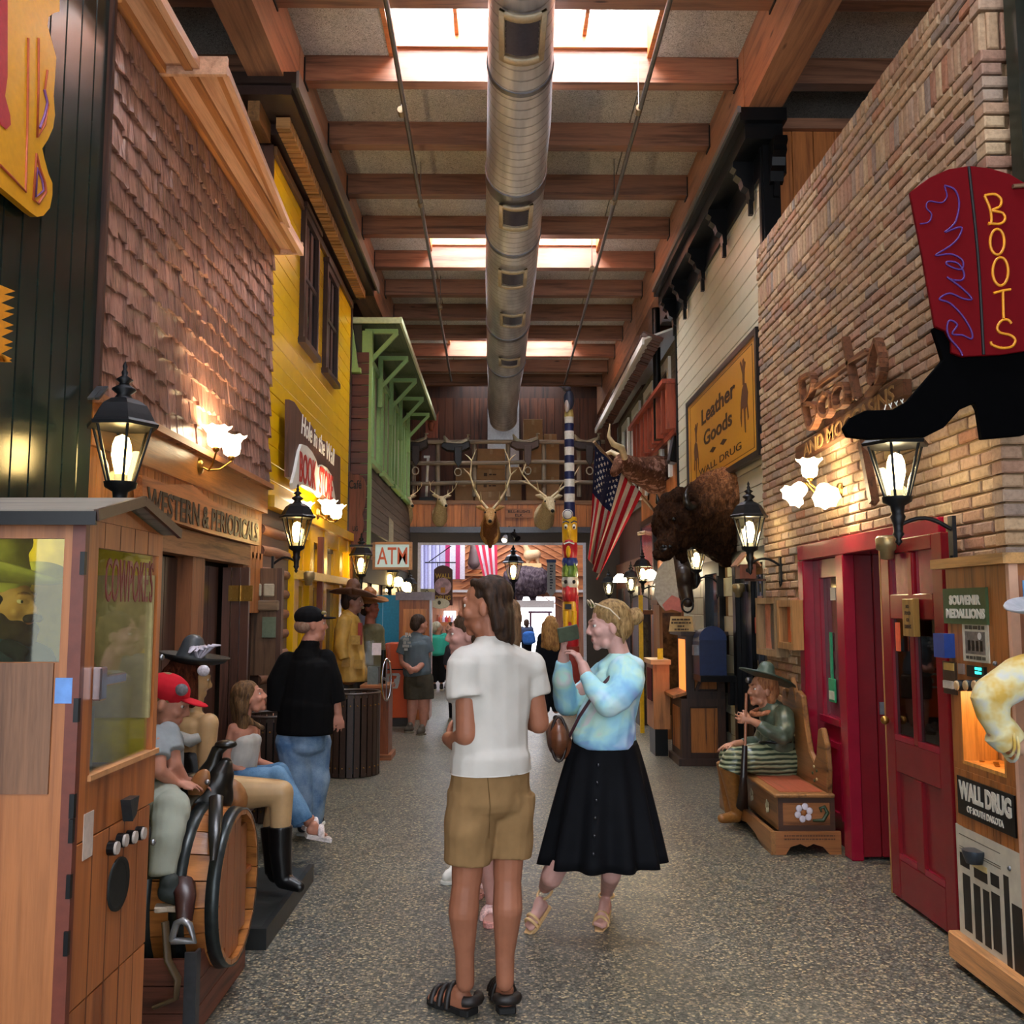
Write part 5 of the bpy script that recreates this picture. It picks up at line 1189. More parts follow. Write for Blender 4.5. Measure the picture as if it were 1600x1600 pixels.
for i, w_ in enumerate((.19, .21, .08, .15)): blurred_line(t, plain('#4a3010'), (a.x + .005, CBY0 + .126 - i * .0087, zt + .165 - i * .035), (1, 0, 0), (0, .25, 1), w_, .018, i, .012)
# small wooden machine left of it
a = U(1018, 1030, Y=11); sc_ = thing('coin_cabinet', 'narrow pale wooden cabinet with a yellow tag, left of the burnt wood one', 'cabinet', (1.72, 11, 0))
zt2 = U(1032, 1038, Y=10.8).z; x0, x1 = U(1017, 1100, Y=10.8).x, U(1044, 1100, Y=10.8).x
obj('body', MB().bx(x0 + .03, x1 + .02, 10.8, 11.3, .3, zt2), wood('#b5763f', None, 'z'), sc_); obj('top', MB().bx(x0, x1 + .03, 10.76, 11.3, zt2, zt2 + .05), wood('#cf9e6b', None, 'x'), sc_)
obj('glass_front', MB().bx(x0 + .02, x0 + .03, 10.85, 11.2, .6, zt2 - .05), M_DGLASS, sc_); obj('stand', MB().bx(x0 + .05, x1, 10.85, 11.25, 0, .3), M_BLACK, sc_); obj('yellow_tag', MB().bx(x0 + .1, x0 + .16, 10.9, 10.92, zt2 + .05, zt2 + .17), plain('#e8bf1c'), sc_)
# tall machines in the distant cluster
for i, (px, w_, yb, yt, Y_, lab) in enumerate(((1050, 40, 1060, 945, 12.2, 'tall honey wood cabinet behind the small pale cabinet'), (1008, 22, 1120, 960, 13.6, 'dark glazed cabinet right of the photographing woman'))):
    a, b = U(px - w_ / 2, yt, Y=Y_), U(px + w_ / 2, yb, Y=Y_); t = thing('display_cabinet', lab, 'cabinet', (a.x, Y_, 0))
    obj('case', MB().bx(a.x, b.x, Y_, Y_ + .5, 0, a.z), wood('#a66a35' if i == 0 else '#2d211a', None, 'z'), t)
    obj('door', MB().bx(a.x + .04, b.x - .04, Y_ - .01, Y_, .3, a.z - .1), plain('#5b3a20' if i == 0 else '#4a4438', .2, var=.6, scale=14), t); obj('cornice', MB().bx(a.x - .03, b.x + .03, Y_ - .03, Y_ + .5, a.z, a.z + .06), wood('#7a4a28', None, 'x'), t)
a, b = U(998, 930, Y=12.8), U(1006, 1060, Y=12.8); tag(obj('yellow_post', MB().bx(a.x, b.x, 12.8, 12.85, 0, a.z), plain('#e3b80f', .4)), 'thin bright yellow post behind the photographing woman', 'post')
# far right wall machines with clutter (shop goods) further down
lw = sthing('wall_right_far_store', (2.4, 16, 0))
struct('panelling', MB().bx(2.36, 2.42, 13, 19.9, 0, 2.5), wood('#7a4a2c', None, 'z', .5), lw)
for i in range(6): struct('door_opening', MB().bx(2.33, 2.36, 13.2 + i * 1.1, 13.9 + i * 1.1, 0, 2.0), plain('#211a1c', .3), lw)
ll = sthing('wall_left_far_store', (-2.0, 16, 0))
struct('panelling', MB().bx(-2.1, -2.02, 12.95, 19.95, 0, 2.6), wood('#a5622c', None, 'z', .5), ll)
struct('fascia', MB().bx(-2.06, -1.95, 13.1, 19.9, 2.35, 2.6), wood('#8b4f26', None, 'y'), ll)
for i in range(5): struct('door_opening', MB().bx(-2.02, -1.99, 13.4 + i * 1.3, 14.2 + i * 1.3, 0, 2.0), plain('#2b1d16', .3), ll)
p = U(598, 1000, Y=15.5); q = U(622, 1000, Y=15.5)
struct('turquoise_door', MB().bx(-1.99, -1.9, 15.3, 15.36, .0, U(600, 930, Y=15.4).z).bx(-1.9, -1.6, 15.4, 15.45, 0, U(600, 930, Y=15.4).z), plain('#2a8fb0', .4), ll)
# birch hide hanging
pp = [U(a, b, Y=10.6) for a, b in ((1043, 868), (1052, 872), (1064, 957), (1050, 952), (1040, 955), (1030, 944), (1022, 930), (1024, 910), (1018, 918), (1028, 890))]
t = thing('hide_panel', 'pale grey hide panel with a pink lower corner hanging below the bison', 'hide', pp[-1]); obj('hide', MB().poly(pp, (0, 1, 0), .02), plain('#9f968a', .8, var=.2), t)
obj('hanging_rod', MB().tube([pp[0], pp[0] + V((.3, .1, .1)), V((2.4, 10.75, pp[0].z + .1))], .012, 6), M_DARKM, t); obj('pink_corner', MB().poly([U(a, b, Y=10.59) for a, b in ((1062, 935), (1065, 957), (1050, 952), (1040, 955), (1035, 945), (1050, 930))], (0, 1, 0), .01), plain('#b5655a', .7), t)
# ================= TAXIDERMY =================
def fur_mat(name, cols, scale=30, bump=.8, tint=False):
    s = NT(name); v = s.coords((1, 1, .35)); n = s.noise(v, scale, 5, .7, 1.2)
    st = [(.3 + .4 * i / (len(cols) - 1), lin(c)) for i, c in enumerate(cols)]
    c = s.ramp(n, st)
    if tint:
        a = s.n('ShaderNodeVertexColor'); a.layer_name = 'tint'; c = s.mix(1, c, a.outputs[0], 'MULTIPLY')
    s.bump(n, bump, .02); return s.set(c, .95, spec=.1)
M_DEER = fur_mat('deer_fur', ('#8d7a5a', '#b3a07c', '#c9b794'), 40, .3)
M_ELK = fur_mat('elk_fur', ('#7a5632', '#a37b4c', '#c29c6c'), 40, .3)
M_ELKD = fur_mat('elk_mane', ('#4b2c17', '#6f4526', '#8a5b36'), 60, .6)
M_HORN = plain('#c9b48a', .4, var=.25, scale=8)
def mount(label, head, wallp, s, mat, facing, ant, mane=None, vox=.012):
    """head and neck mount: head = centre of the skull, wallp = lowest point of the neck on the wall"""
    t = thing('deer_trophy' if 'deer' in label else 'elk_trophy', label, 'trophy', wallp); f = V(facing).normalized(); up = Z1; sd = f.cross(up).normalized()
    H = V(head); Wp = V(wallp) + V((0, 0, .14 * s)); m = MB()
    m.cap2(Wp, .16 * s, (Wp + H) / 2 + V((0, 0, 0)), .13 * s).cap2((Wp + H) / 2, .13 * s, H - f * .03 * s, .09 * s)
    m.ell(Wp + V((0, 0, .05 * s)), (.17 * s, .08 * s, .24 * s))
    mz = H + f * .2 * s - up * .13 * s
    m.cap2(H, .095 * s, mz, .045 * s).ell(mz, .055 * s)
    for k in (-1, 1):
        e = H + sd * k * .07 * s + up * .05 * s; m.tube([e, e + sd * k * .08 * s + up * .05 * s, e + sd * k * .15 * s + up * .06 * s], [.02 * s, .04 * s, .008 * s], 8)
    obj_ = blob('head_and_neck', m, vox, mat, t, 2)
    obj('nose', MB().ell(mz + f * .045 * s, .03 * s, n=10, m=6), M_BLACK, t)
    for k in (-1, 1): obj('eye', MB().ell(H + sd * k * .075 * s + f * .06 * s + up * .015 * s, .016 * s, n=8, m=6), M_BLACK, t)
    if mane: blob('mane', MB().cap2(H - f * .02 - up * .12 * s, .1 * s, Wp + f * .1 * s, .12 * s).cap2(Wp + f * .1 * s, .1 * s, Wp - up * .2 * s + f * .06, .03 * s), .014, mane, t, 2, wr=(.008, 60, 3))
    for k in (-1, 1):
        b = H + up * .08 * s + sd * k * .04 * s - f * .02 * s; an = MB(); pts = [b] + [b + sd * k * x * s + up * z * s - f * y * s for x, y, z in ant['beam']]
        an.tube(pts, [ant['r'] * s * (1 - .75 * i / (len(pts) - 1)) for i in range(len(pts))], 7)
        for i, (x, y, z) in ant['tines']:
            q = pts[i]; e = q + sd * k * x * s + up * z * s + f * y * s; an.tube([q, (q + e) / 2 + up * .01, e], [ant['r'] * .6 * s, ant['r'] * .45 * s, .003], 6)
        obj('antler', an, M_HORN, t)
    return t
EYM = EY - .05
DA = dict(r=.014, beam=[(.1, .0, .05), (.2, .0, .12), (.24, -.1, .22), (.2, -.18, .3)], tines=[(1, (0, .02, .1)), (2, (.0, .02, .12)), (3, (.03, 0, .08))])
EA = dict(r=.022, beam=[(.1, .03, .12), (.2, .05, .3), (.26, .05, .5), (.24, .0, .72), (.17, .0, .9)], tines=[(1, (.0, .16, .12)), (2, (-.02, .18, .1)), (3, (.1, .05, .1)), (4, (.1, .0, .1))])
EA2 = dict(r=.022, beam=[(.12, .03, .1), (.25, .04, .2), (.38, .02, .36), (.45, .0, .5)], tines=[(1, (.05, .12, .15)), (2, (.12, .1, .02)), (3, (-.06, .02, .18)), (2, (.2, .0, .06))])
def hd(px, py, y): return U(px, py, Y=y)
mount('left deer head mount with small antlers, neck turned right, on the balcony fascia', hd(636, 782, 19.45), hd(633, 820, EYM), 1.0, M_DEER, (.5, -.8, 0), DA)
mount('second deer head mount with wider antlers, between the left deer and the elk', hd(690, 782, 19.45), hd(687, 820, EYM), 1.0, M_DEER, (.4, -.85, 0), DA)
mount('dark maned elk head with tall antlers at the centre of the balcony', hd(766, 803, 19.15), hd(766, 848, EYM), 1.35, M_ELK, (0, -1, 0), EA, M_ELKD)
mount('pale elk head with spreading antlers, right end of the balcony fascia', hd(858, 785, 19.35), hd(850, 828, EYM), 1.3, M_DEER, (.15, -.9, -.1), EA2)
# bison
def bz(px, py, y): return U(px, py, Y=y)
t = thing('mounted_bison', 'huge shaggy brown bison head mounted on the cream wall under the ochre sign', 'trophy', bz(1148, 890, 9.9))
m = MB(); m.ell(bz(1060, 815, 9.7), (.27, .3, .3)).cap2(bz(1058, 830, 9.65), .2, bz(1041, 856, 9.5), .11).ell(bz(1037, 866, 9.5), (.11, .12, .07))
m.cap2(bz(1070, 810, 9.75), .27, bz(1108, 800, 9.9), .34).cap2(bz(1105, 795, 9.9), .33, bz(1128, 782, 9.95), .34).cap2(bz(1112, 830, 9.9), .25, bz(1138, 860, 9.95), .17).cap2(bz(1138, 840, 9.95), .2, bz(1150, 886, 9.97), .04)
m.cap2(bz(1062, 850, 9.7), .1, bz(1066, 876, 9.75), .04).ell(bz(1062, 782, 9.65), (.2, .2, .12)).cap2(bz(1120, 765, 9.95), .2, bz(1138, 760, 9.95), .16)
zt_, zb_ = bz(1128, 742, 9.95).z, bz(1128, 850, 9.9).z
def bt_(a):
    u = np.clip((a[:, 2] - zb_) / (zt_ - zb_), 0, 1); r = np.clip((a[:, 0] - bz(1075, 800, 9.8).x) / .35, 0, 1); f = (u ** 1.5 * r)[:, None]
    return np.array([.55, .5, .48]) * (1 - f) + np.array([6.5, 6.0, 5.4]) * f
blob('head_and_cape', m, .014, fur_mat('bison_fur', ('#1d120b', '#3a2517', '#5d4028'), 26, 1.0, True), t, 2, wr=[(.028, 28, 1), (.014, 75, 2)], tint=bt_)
obj('horn', MB().tube([bz(1083, 790, 9.42), bz(1077, 792, 9.3), bz(1072, 784, 9.28), bz(1072, 772, 9.32), bz(1075, 762, 9.38)], [.045, .042, .035, .022, .006], 10), plain('#1c1714', .3), t)
obj('horn', MB().tube([bz(1036, 790, 9.85), bz(1028, 784, 9.8), bz(1026, 772, 9.8)], [.04, .03, .006], 10), plain('#1c1714', .3), t)
obj('eye', MB().ell(bz(1053, 811, 9.38), .022), plain('#0a0706', .05), t)
blob('muzzle', MB().ell(bz(1040, 858, 9.44), (.065, .05, .05)), .01, plain('#191313', .3), t, 1)
for px in (1037, 1047): obj('nostril', MB().ell(bz(px, 854, 9.37), (.02, .012, .016)), M_BLACK, t)
obj('wall_plate', MB().poly([bz(1118, 745, 9.96), bz(1136, 742, 9.96), bz(1150, 890, 9.96), bz(1140, 880, 9.96)], (0, 1, 0), .05), M_DARKWOOD, t)
# longhorn steer
t = thing('mounted_steer', 'brown and white speckled longhorn steer cape with curved pale horns, behind the flag', 'trophy', U(1035, 770, Y=14.3))
m = MB().cap2(U(972, 722, Y=13.9), .13, U(996, 735, Y=14.1), .2).cap2(U(996, 735, Y=14.1), .2, U(1026, 742, Y=14.3), .3).cap2(U(970, 722, Y=13.85), .11, U(960, 738, Y=13.7), .07)
def st_(a): 
    n = sines(a, 42, 4, 6); f = (n > .22)[:, None]; return np.where(f, np.array([2.6, 3.2, 4.0]), np.array([1., 1., 1.]))
blob('head_and_cape', m, .014, fur_mat('steer_hide', ('#38211a', '#5a3a2a', '#6e4a36'), 20, .3, True), t, 2, tint=st_)
obj('horn', MB().tube([U(976, 715, Y=13.7), U(971, 700, Y=13.5), U(958, 694, Y=13.4), U(951, 682, Y=13.4), U(953, 662, Y=13.4)], [.05, .05, .042, .028, .006], 10), M_HORN, t)
obj('horn', MB().tube([U(972, 715, Y=14.2), U(955, 706, Y=14.3), U(940, 712, Y=14.3), U(936, 700, Y=14.3)], [.045, .04, .025, .006], 10), M_HORN, t)
# crescent horns lower right of flag and horse head in far cluster
t = thing('pale_horn', 'pale curved horn mounted low on the pine wall, right of the flag tip', 'horn', U(1000, 832, Y=15.6)); obj('horn', MB().tube([U(996, 834, Y=15.6), U(1008, 832, Y=15.6), (U(1014, 824, Y=15.6)), U(1013, 818, Y=15.6)], [.03, .035, .02, .005], 8), M_HORN, t)
t = thing('horse_bust', 'dark horse head bust with bridle below the bison, left of the black window', 'statue', U(1075, 950, Y=11.2))
blob('head', MB().cap2(U(1063, 880, Y=11.2), .13, U(1070, 915, Y=11.0), .09).cap2(U(1070, 915, Y=11.0), .085, U(1075, 940, Y=10.95), .07).cap2(U(1063, 880, Y=11.2), .14, U(1078, 905, Y=11.2), .13).ell(U(1068, 902, Y=11.0), (.1, .12, .14)).cap2(U(1062, 872, Y=11.1), .035, U(1060, 860, Y=11.1), .012).cap2(U(1072, 872, Y=11.1), .035, U(1073, 860, Y=11.1), .012), .014, plain('#2e201a', .4), t, 2)
obj('bridle_ring', MB().tube([U(1074 + 9 * math.cos(a), 946 + 11 * math.sin(a), Y=10.85) for a in [i * .5236 for i in range(13)]], .012, 6), M_DARKM, t)
# ================= BALCONY =================
M_RAIL = wood('#8a7a66', '#55483a', 'x', .7)
rl = thing('balcony_rail', 'rustic grey log railing along the balcony above the far opening', 'railing', (0, EY + .05, 3.85))
for y_ in (692, 723, 755):
    a, b = U(612, y_, Y=EY + .1), U(945, y_ - 1, Y=EY + .1); pts = [a.lerp(b, i / 6) + V((0, 0, random.uniform(-.02, .02))) for i in range(7)]
    obj('log_rail', MB().tube(pts, .045, 8), M_RAIL, rl)
for x_ in (646, 684, 741, 794, 850, 905): obj('log_post', MB().tube([U(x_, 776, Y=EY + .18), U(x_ + random.uniform(-1, 1), 690, Y=EY + .18)], .05, 8), wood('#8a7a66', '#55483a', 'z', .7), rl)
M_SEAT, M_LEA = plain('#9a9078', .6, var=.2), plain('#2d2320', .5, var=.3)
def saddle(px, py, lab, skirt, flip=1, s=1.0):
    o = U(px, py, Y=EY + .05); t = thing('saddle', lab, 'saddle', o, group=None); P = lambda x, y, z: o + V((x * flip, y, z)) * s
    blob('seat', MB().cap2(P(-.2, 0, .0), .07, P(-.02, 0, -.06), .08).cap2(P(-.02, 0, -.06), .08, P(.2, 0, .04), .06).cap2(P(-.27, 0, .14), .025, P(-.2, 0, 0), .07).cap2(P(.2, 0, .04), .05, P(.24, 0, .1), .03), .015, M_SEAT, t, 3)
    obj('horn', MB().cap2(P(.22, 0, .08), .02, P(.24, 0, .16), .02).ell(P(.25, 0, .17), (.045, .045, .015)), M_SEAT, t)
    obj('skirt', MB().poly([P(-.3, -.1, .0), P(.1, -.1, -.03), P(.27, -.1, .04), P(.28, -.1, -.12), P(.1, -.1, -.2), P(-.2, -.1, -.18), P(-.34, -.1, -.1)], (0, 1, 0), .2), skirt, t, bevel=.02)
    obj('fender', MB().poly([P(-.05, -.13, -.1), P(.12, -.13, -.1), P(.1, -.13, -.45), P(.04, -.13, -.55), P(-.04, -.13, -.42)], (0, 1, 0), .03), skirt, t, bevel=.01)
    obj('stirrup', MB().tube([P(.03 + .07 * math.cos(a), -.12, -.64 + .08 * math.sin(a)) for a in [i * math.pi / 5 for i in range(11)]], .014, 6), M_SEAT, t)
saddle(648, 690, 'leftmost saddle on the balcony rail, pale seat and dark skirt', M_LEA)
saddle(714, 692, 'black saddle on the balcony rail above the second deer head', plain('#0f0f11', .4))
saddle(822, 690, 'brown saddle on the balcony rail right of the duct', plain('#47352c', .5))
saddle(918, 690, 'rightmost saddle on the balcony rail, beside the flag tip', M_LEA)
M_CARD = plain('#a8835c', .85, var=.06, scale=12)
def carton(x0, x1, yt, yb, lab, Y_=20.9, d=.5, words=None):
    a, b = U(x0, yt, Y=Y_), U(x1, yb, Y=Y_); t = thing('cardboard_box', lab, 'box', ((a.x + b.x) / 2, Y_ + d / 2, b.z), group='cartons stored on the balcony')
    obj('box', MB().bx(a.x, b.x, Y_, Y_ + d, b.z, a.z), M_CARD, t, bevel=.008); obj('packing_tape', MB().bx((a.x + b.x) / 2 - .03, (a.x + b.x) / 2 + .03, Y_ - .004, Y_, a.z - .12, a.z), plain('#b5966c', .4), t)
    if words:
        cx_, cz_ = (a.x + b.x) / 2, (a.z + b.z) / 2; obj('box_emblem', MB().bx(cx_ - .14, cx_ - .07, Y_ - .005, Y_, cz_ - .035, cz_ + .035), plain('#4a3524', .7), t); blurred_line(t, plain('#4a3524', .7), (cx_ + .06, Y_ - .003, cz_), (1, 0, 0), (0, 0, 1), .17, .04, 7)
    return t
zdk = 786
carton(742, 789, 768, zdk, 'lowest of the flat cartons behind the elk antlers'); carton(742, 789, 750, 768, 'second carton up behind the elk antlers', words='Suntex'); carton(743, 789, 733, 750, 'third carton up behind the elk antlers', words='Suntex')
carton(746, 789, 701, 733, 'top large carton of the stack behind the elk antlers')
carton(822, 850, 730, zdk, 'lower tall carton right of the brown saddle fender'); carton(818, 848, 655, 730, 'tallest carton, standing up against the back wall right of the duct')
carton(853, 874, 745, zdk, 'lower carton beside the striped totem pole'); carton(853, 874, 690, 745, 'upper narrow carton beside the striped totem pole'); carton(850, 870, 678, 690, 'small carton resting on top of the narrow carton')
carton(711, 739, 752, zdk, 'lower carton behind the black saddle stirrup', words=None); carton(712, 738, 731, 752, 'upper carton behind the black saddle stirrup'); carton(793, 815, 730, zdk, 'carton between the two middle rail posts')
a = U(661, 688, Y=20.6); t = thing('horse_carving', 'carved wooden horse face plaque with pointed ears standing on the balcony rail', 'carving', a)
obj('plaque', MB().poly([U(x, y, Y=20.3) for x, y in ((665, 688), (665, 662), (662, 643), (668, 652), (674, 655), (680, 652), (686, 642), (684, 664), (684, 688))], (0, 1, 0), .06), wood('#8f4a30', '#5a2a1a', 'z', .5), t)
obj('face', MB().cap2(U(674, 662, Y=20.27), .07, U(674, 670, Y=20.25), .05), wood('#a55a3c', None, 'z'), t); obj('stand', MB().bx(a.x, a.x + .35, 20.3, 20.4, 3.86, a.z), wood('#5a2a1a', None, 'z'), t)
t = thing('broom', 'white handled push broom leaning behind the balcony rail', 'broom', U(667, 786, Y=20.3)); obj('handle', MB().tube([U(669, 714, Y=20.3), U(666, 776, Y=20.3)], .03, 8), M_WHITE, t); obj('broom_head', MB().box(U(666, 781, Y=20.3), (.3, .08, .1)), M_BLACK, t); obj('grip', MB().box(U(667, 714, Y=20.3), (.13, .06, .05)), M_WHITE, t)
t = thing('elk_plaque', "routed wooden plaque reading BILL RUSH'S ELK on the balcony fascia", 'sign', U(811, 808, Y=EY - .05)); a, b = U(790, 795, Y=EY - .05), U(832, 809, Y=EY - .05)
obj('board', MB().bx(a.x, b.x, EY - .08, EY - .045, b.z, a.z), wood('#8d5a3a', None, 'x', .5), t)
text("BILL-RUSH'S", plain('#2a1710', .6), t, ((a.x + b.x) / 2, EY - .082, a.z - .06), (1, 0, 0), (0, 0, 1), w=.46, h=.06, th=.003, bold=.03); text('ELK', plain('#2a1710', .6), t, ((a.x + b.x) / 2, EY - .082, b.z + .05), (1, 0, 0), (0, 0, 1), w=.16, h=.06, th=.003, bold=.03)
t = thing('spotlight', 'black ceiling spotlight beside the elk chin on the header', 'spotlight', U(803, 838, Y=19.8)); a = U(804, 838, Y=19.8)
obj('can', MB().cyl(a + V((-.03, 0, .06)), a + V((.06, -.12, -.06)), .05, .07), M_BLACK, t); obj('bracket', MB().cyl(a + V((0, 0, .05)), a + V((0, .15, .2)), .02), M_BLACK, t)
t = thing('spotlight', 'lit white spotlight lens just below the elk chin', 'spotlight', U(788, 844, Y=19.8)); a = U(788, 844, Y=19.8)
obj('can', MB().cyl(a, a + V((.03, .1, .08)), .07, .05), plain('#9a9aa0'), t); obj('lens', MB().ell(a, (.05, .03, .05)), glow('#ffe9c4', 12), t); obj('bracket', MB().cyl(a + V((.03, .1, .08)), a + V((.1, .1, .3)), .012), M_BLACK, t)
# ================= FLAG + TOTEM =================
t = thing('flag', 'stars and stripes flag hanging from a slanted pole on the right wall', 'flag', U(1022, 795, Y=14.6))
pa, pb = U(928, 690, Y=13.6), U(1026, 802, Y=15.0)
obj('flag_pole', MB().tube([pa, pb], .022, 8), wood('#8a6a4a', None, 'x'), t)
A, B, A2, B2 = U(930, 697, Y=13.6), U(1003, 771, Y=14.6), U(918, 868, Y=13.9), U(937, 906, Y=14.2)
def fp(u, v):
    hoist = A.lerp(B, u); fly = A2.lerp(B2, u); p = hoist.lerp(fly, v)
    return p + V((.035 * math.sin(u * 16 + v * 2) * v, .11 * math.sin(u * 19 + 1.5 * v) * (.25 + v), .0))
NU, NV = 52, 40; g = MB().grid(lambda i, j: fp(i, j), NU, NV)
me = g.mesh('flag_cloth', plain('#b02430', .8, spec=.1)); me.materials.append(plain('#c9bfae', .8, spec=.1)); me.materials.append(plain('#232846', .8, spec=.1))
for p in me.polygons:
    j, i = divmod(p.index, NU); s_ = int((i + .5) / NU * 13); p.material_index = 2 if (s_ < 7 and (j + .5) / NV < .42) else (0 if s_ % 2 == 0 else 1)
o = obj('flag_cloth', me, None, t); so = o.modifiers.new('s', 'SOLIDIFY'); so.thickness = .004
stm = MB()
for r in range(9):
    for c_ in range(6 if r % 2 == 0 else 5):
        u = (.6 + r * .72) / 13; v = (.04 + (c_ + (0 if r % 2 == 0 else .5)) * .064); p = fp(u, v); du = (fp(u + .01, v) - p).normalized(); dv = (fp(u, v + .01) - p).normalized()
        pts = []
        for k in range(10):
            rr = (.032 if k % 2 == 0 else .013); an = math.pi * k / 5; pts.append(p + du * math.sin(an) * rr + dv * math.cos(an) * rr + V((0, -.006, 0)))
        stm.add(pts + [p + V((0, -.01, 0))], [(k, (k + 1) % 10, 10) for k in range(10)])
o = obj('stars', stm, plain('#d8d4ca', .7), t); o['kind'] = 'stuff'
TY = 15.2
tp = thing('totem_pole', 'tall painted totem pole, striped navy and white above carved animal faces', 'totem', U(890, 1010, Y=TY) * 1)
tx = U(890, 800, Y=TY).x; zt = lambda y: U(890, y, Y=TY).z; mw, mn = plain('#d5d3c8', .5), plain('#1c2550', .4)
ys_ = [650, 662, 674, 687, 699, 712, 724, 737, 749, 761, 772, 785, 797]
for i in range(len(ys_) - 1): obj('stripe_band', MB().lathe([(.072 + .001 * i, zt(ys_[i + 1])), (.076 + .001 * i, zt(ys_[i])), ], (tx, TY, 0), n=16), mw if i % 2 == 0 else mn, tp)
obj('core', MB().cyl((tx, TY, .0), (tx, TY, zt(790)), .11, .09, 14), mn, tp)
obj('lower_column', MB().cyl((tx, TY, 0), (tx, TY, zt(1010)), .17, .14, 14), plain('#7c2a22'), tp)
def tb(x, y, r, col, nm, dy=-.06): return blob(nm, MB().ell(U(x, y, Y=TY + dy), r), .012, plain(col, .35, var=.05), tp, 1)
tb(886, 608, (.07, .07, .05), '#3b3b46', 'raven_head'); obj('raven_beak', MB().tube([U(884, 606, Y=TY), U(873, 604, Y=TY - .05)], [.03, .006], 8), plain('#55545e'), tp); tb(889, 625, (.09, .09, .17), '#2d3348', 'raven_body'); tb(886, 634, (.04, .06, .12), '#c4b6b0', 'raven_breast', -.1)
obj('totem_collar', MB().lathe([(.08, zt(652)), (.06, zt(640))], (tx, TY, 0)), plain('#b5a05a'), tp)
tb(887, 804, (.09, .06, .09), '#d8d8cf', 'sun_face', -.08); obj('face_ring', MB().tube([U(887 + 7 * math.cos(a), 804 + 7 * math.sin(a), Y=TY - .15) for a in [i * math.pi / 8 for i in range(17)]], .006, 6), mn, tp)
def tc_(y0, y1, r0, r1, col, nm): return obj(nm, MB().lathe([(r1 * .93, zt(y1)), (r1, zt(y1 - 3)), ((r0 + r1) / 2 * 1.04, zt((y0 + y1) / 2)), (r0, zt(y0 + 3)), (r0 * .93, zt(y0))], (tx, TY, 0), n=16), plain(col, .35, var=.05), tp)
tc_(808, 848, .115, .12, '#d9a916', 'yellow_face'); tc_(848, 872, .12, .115, '#b3202c', 'red_mouth_section'); tc_(872, 884, .12, .125, '#263a78', 'blue_body'); tc_(884, 902, .12, .13, '#5b7a33', 'green_leaves')
tc_(902, 918, .13, .13, '#d5d3c8', 'white_mask'); tc_(918, 940, .13, .115, '#b3222c', 'red_snout'); tc_(940, 972, .12, .12, '#c9961a', 'yellow_belly'); tc_(972, 1010, .12, .13, '#a6202a', 'red_base')
for x_ in (884, 897):
    tb(x_, 823, (.035, .03, .045), '#e4e0d2', 'eye_white', -.11); tb(x_, 824, (.018, .02, .025), '#161616', 'eye', -.135); obj('brow', MB().tube([U(x_ - 5, 817, Y=TY - .13), U(x_, 814, Y=TY - .14), U(x_ + 5, 816, Y=TY - .13)], .011, 6), mn, tp)
    tb(x_, 909, (.03, .03, .035), '#161616', 'eye', -.125); obj('leaf', MB().tube([U(x_, 900, Y=TY - .13), U(x_ + 2, 888, Y=TY - .13), U(x_, 880, Y=TY - .12)], [.03, .022, .003], 8, flat=.5), plain('#7d9a3a', .4), tp)
    obj('leg', MB().tube([U(x_, 955, Y=TY - .1), U(x_, 985, Y=TY - .12)], [.045, .04], 8), plain('#d9a916', .4), tp)
tb(889, 834, (.03, .05, .07), '#e0b020', 'nose', -.12); tb(889, 846, (.075, .04, .03), '#b3202c', 'upper_lip', -.11); obj('teeth', MB().tube([U(881, 850, Y=TY - .13), U(889, 847, Y=TY - .15), U(897, 850, Y=TY - .13)], .012, 6), mw, tp)
tb(888, 862, (.04, .06, .1), '#d9a916', 'yellow_beak', -.11); tb(887, 928, (.06, .08, .13), '#c22a34', 'snout', -.1); obj('belly_mark', MB().box(U(888, 948, Y=TY - .125), (.1, .02, .08)), M_BLACK, tp); obj('wing', MB().tube([U(900, 930, Y=TY - .05), U(901, 980, Y=TY - .05)], [.04, .03], 8), plain('#a6202a', .4), tp)
# ================= FAR HALL CONTENTS =================
fy = 23.0
def fb(x0, x1, yt, yb, Y_, d=.05): a, b = U(x0, yt, Y=Y_), U(x1, yb, Y=Y_); return MB().bx(a.x, b.x, Y_, Y_ + d, b.z, a.z)
t = thing('hanging_banner', 'pink and white striped banner at the left of the far opening', 'banner', U(712, 980, Y=25))
for i, (a, b, c) in enumerate(((688, 696, '#cfc9e2'), (696, 703, '#c2386e'), (703, 712, '#e6dfe8'), (712, 719, '#c2386e'), (719, 726, '#e4d6de'))): obj('stripe', fb(a, b, 848, 905, 25), plain(c, .8), t)
t = thing('lavender_curtain', 'pale lavender pleated wall covering at the left of the far hall', 'curtain', U(670, 1000, Y=28))
for i in range(6): obj('pleat', MB().cyl(U(659 + i * 6, 848, Y=28), U(659 + i * 6, 925, Y=28), .07, n=8), plain('#a9a9d0' if i % 2 else '#c9c9e4', .7), t)
t = thing('flag', 'second stars and stripes flag hanging straight down in the far hall', 'flag', U(757, 900, Y=26))
for i in range(7):
    obj('stripe', MB().poly([U(742 + i * 5, 850, Y=26), U(747 + i * 5, 850, Y=26), U(758 + i * 3.2, 900, Y=26 + .1 * (i % 2)), U(755 + i * 3.2, 900, Y=26 + .1 * (i % 2))], (0, 1, 0), .01), plain('#b8203c' if i % 2 == 0 else '#dcd4dc', .8), t)
t = thing('hanging_sign', 'arched maroon hanging sign reading WALL DRUG with a round picture', 'sign', U(692, 945, Y=21.5)); Yh = 21.5
pp = [U(x, y, Y=Yh) for x, y in ((678, 946), (678, 890), (684, 885), (692, 883), (700, 885), (707, 890), (707, 946))]
obj('board', MB().poly(pp, (0, 1, 0), .05), plain('#4a1c14', .5), t)
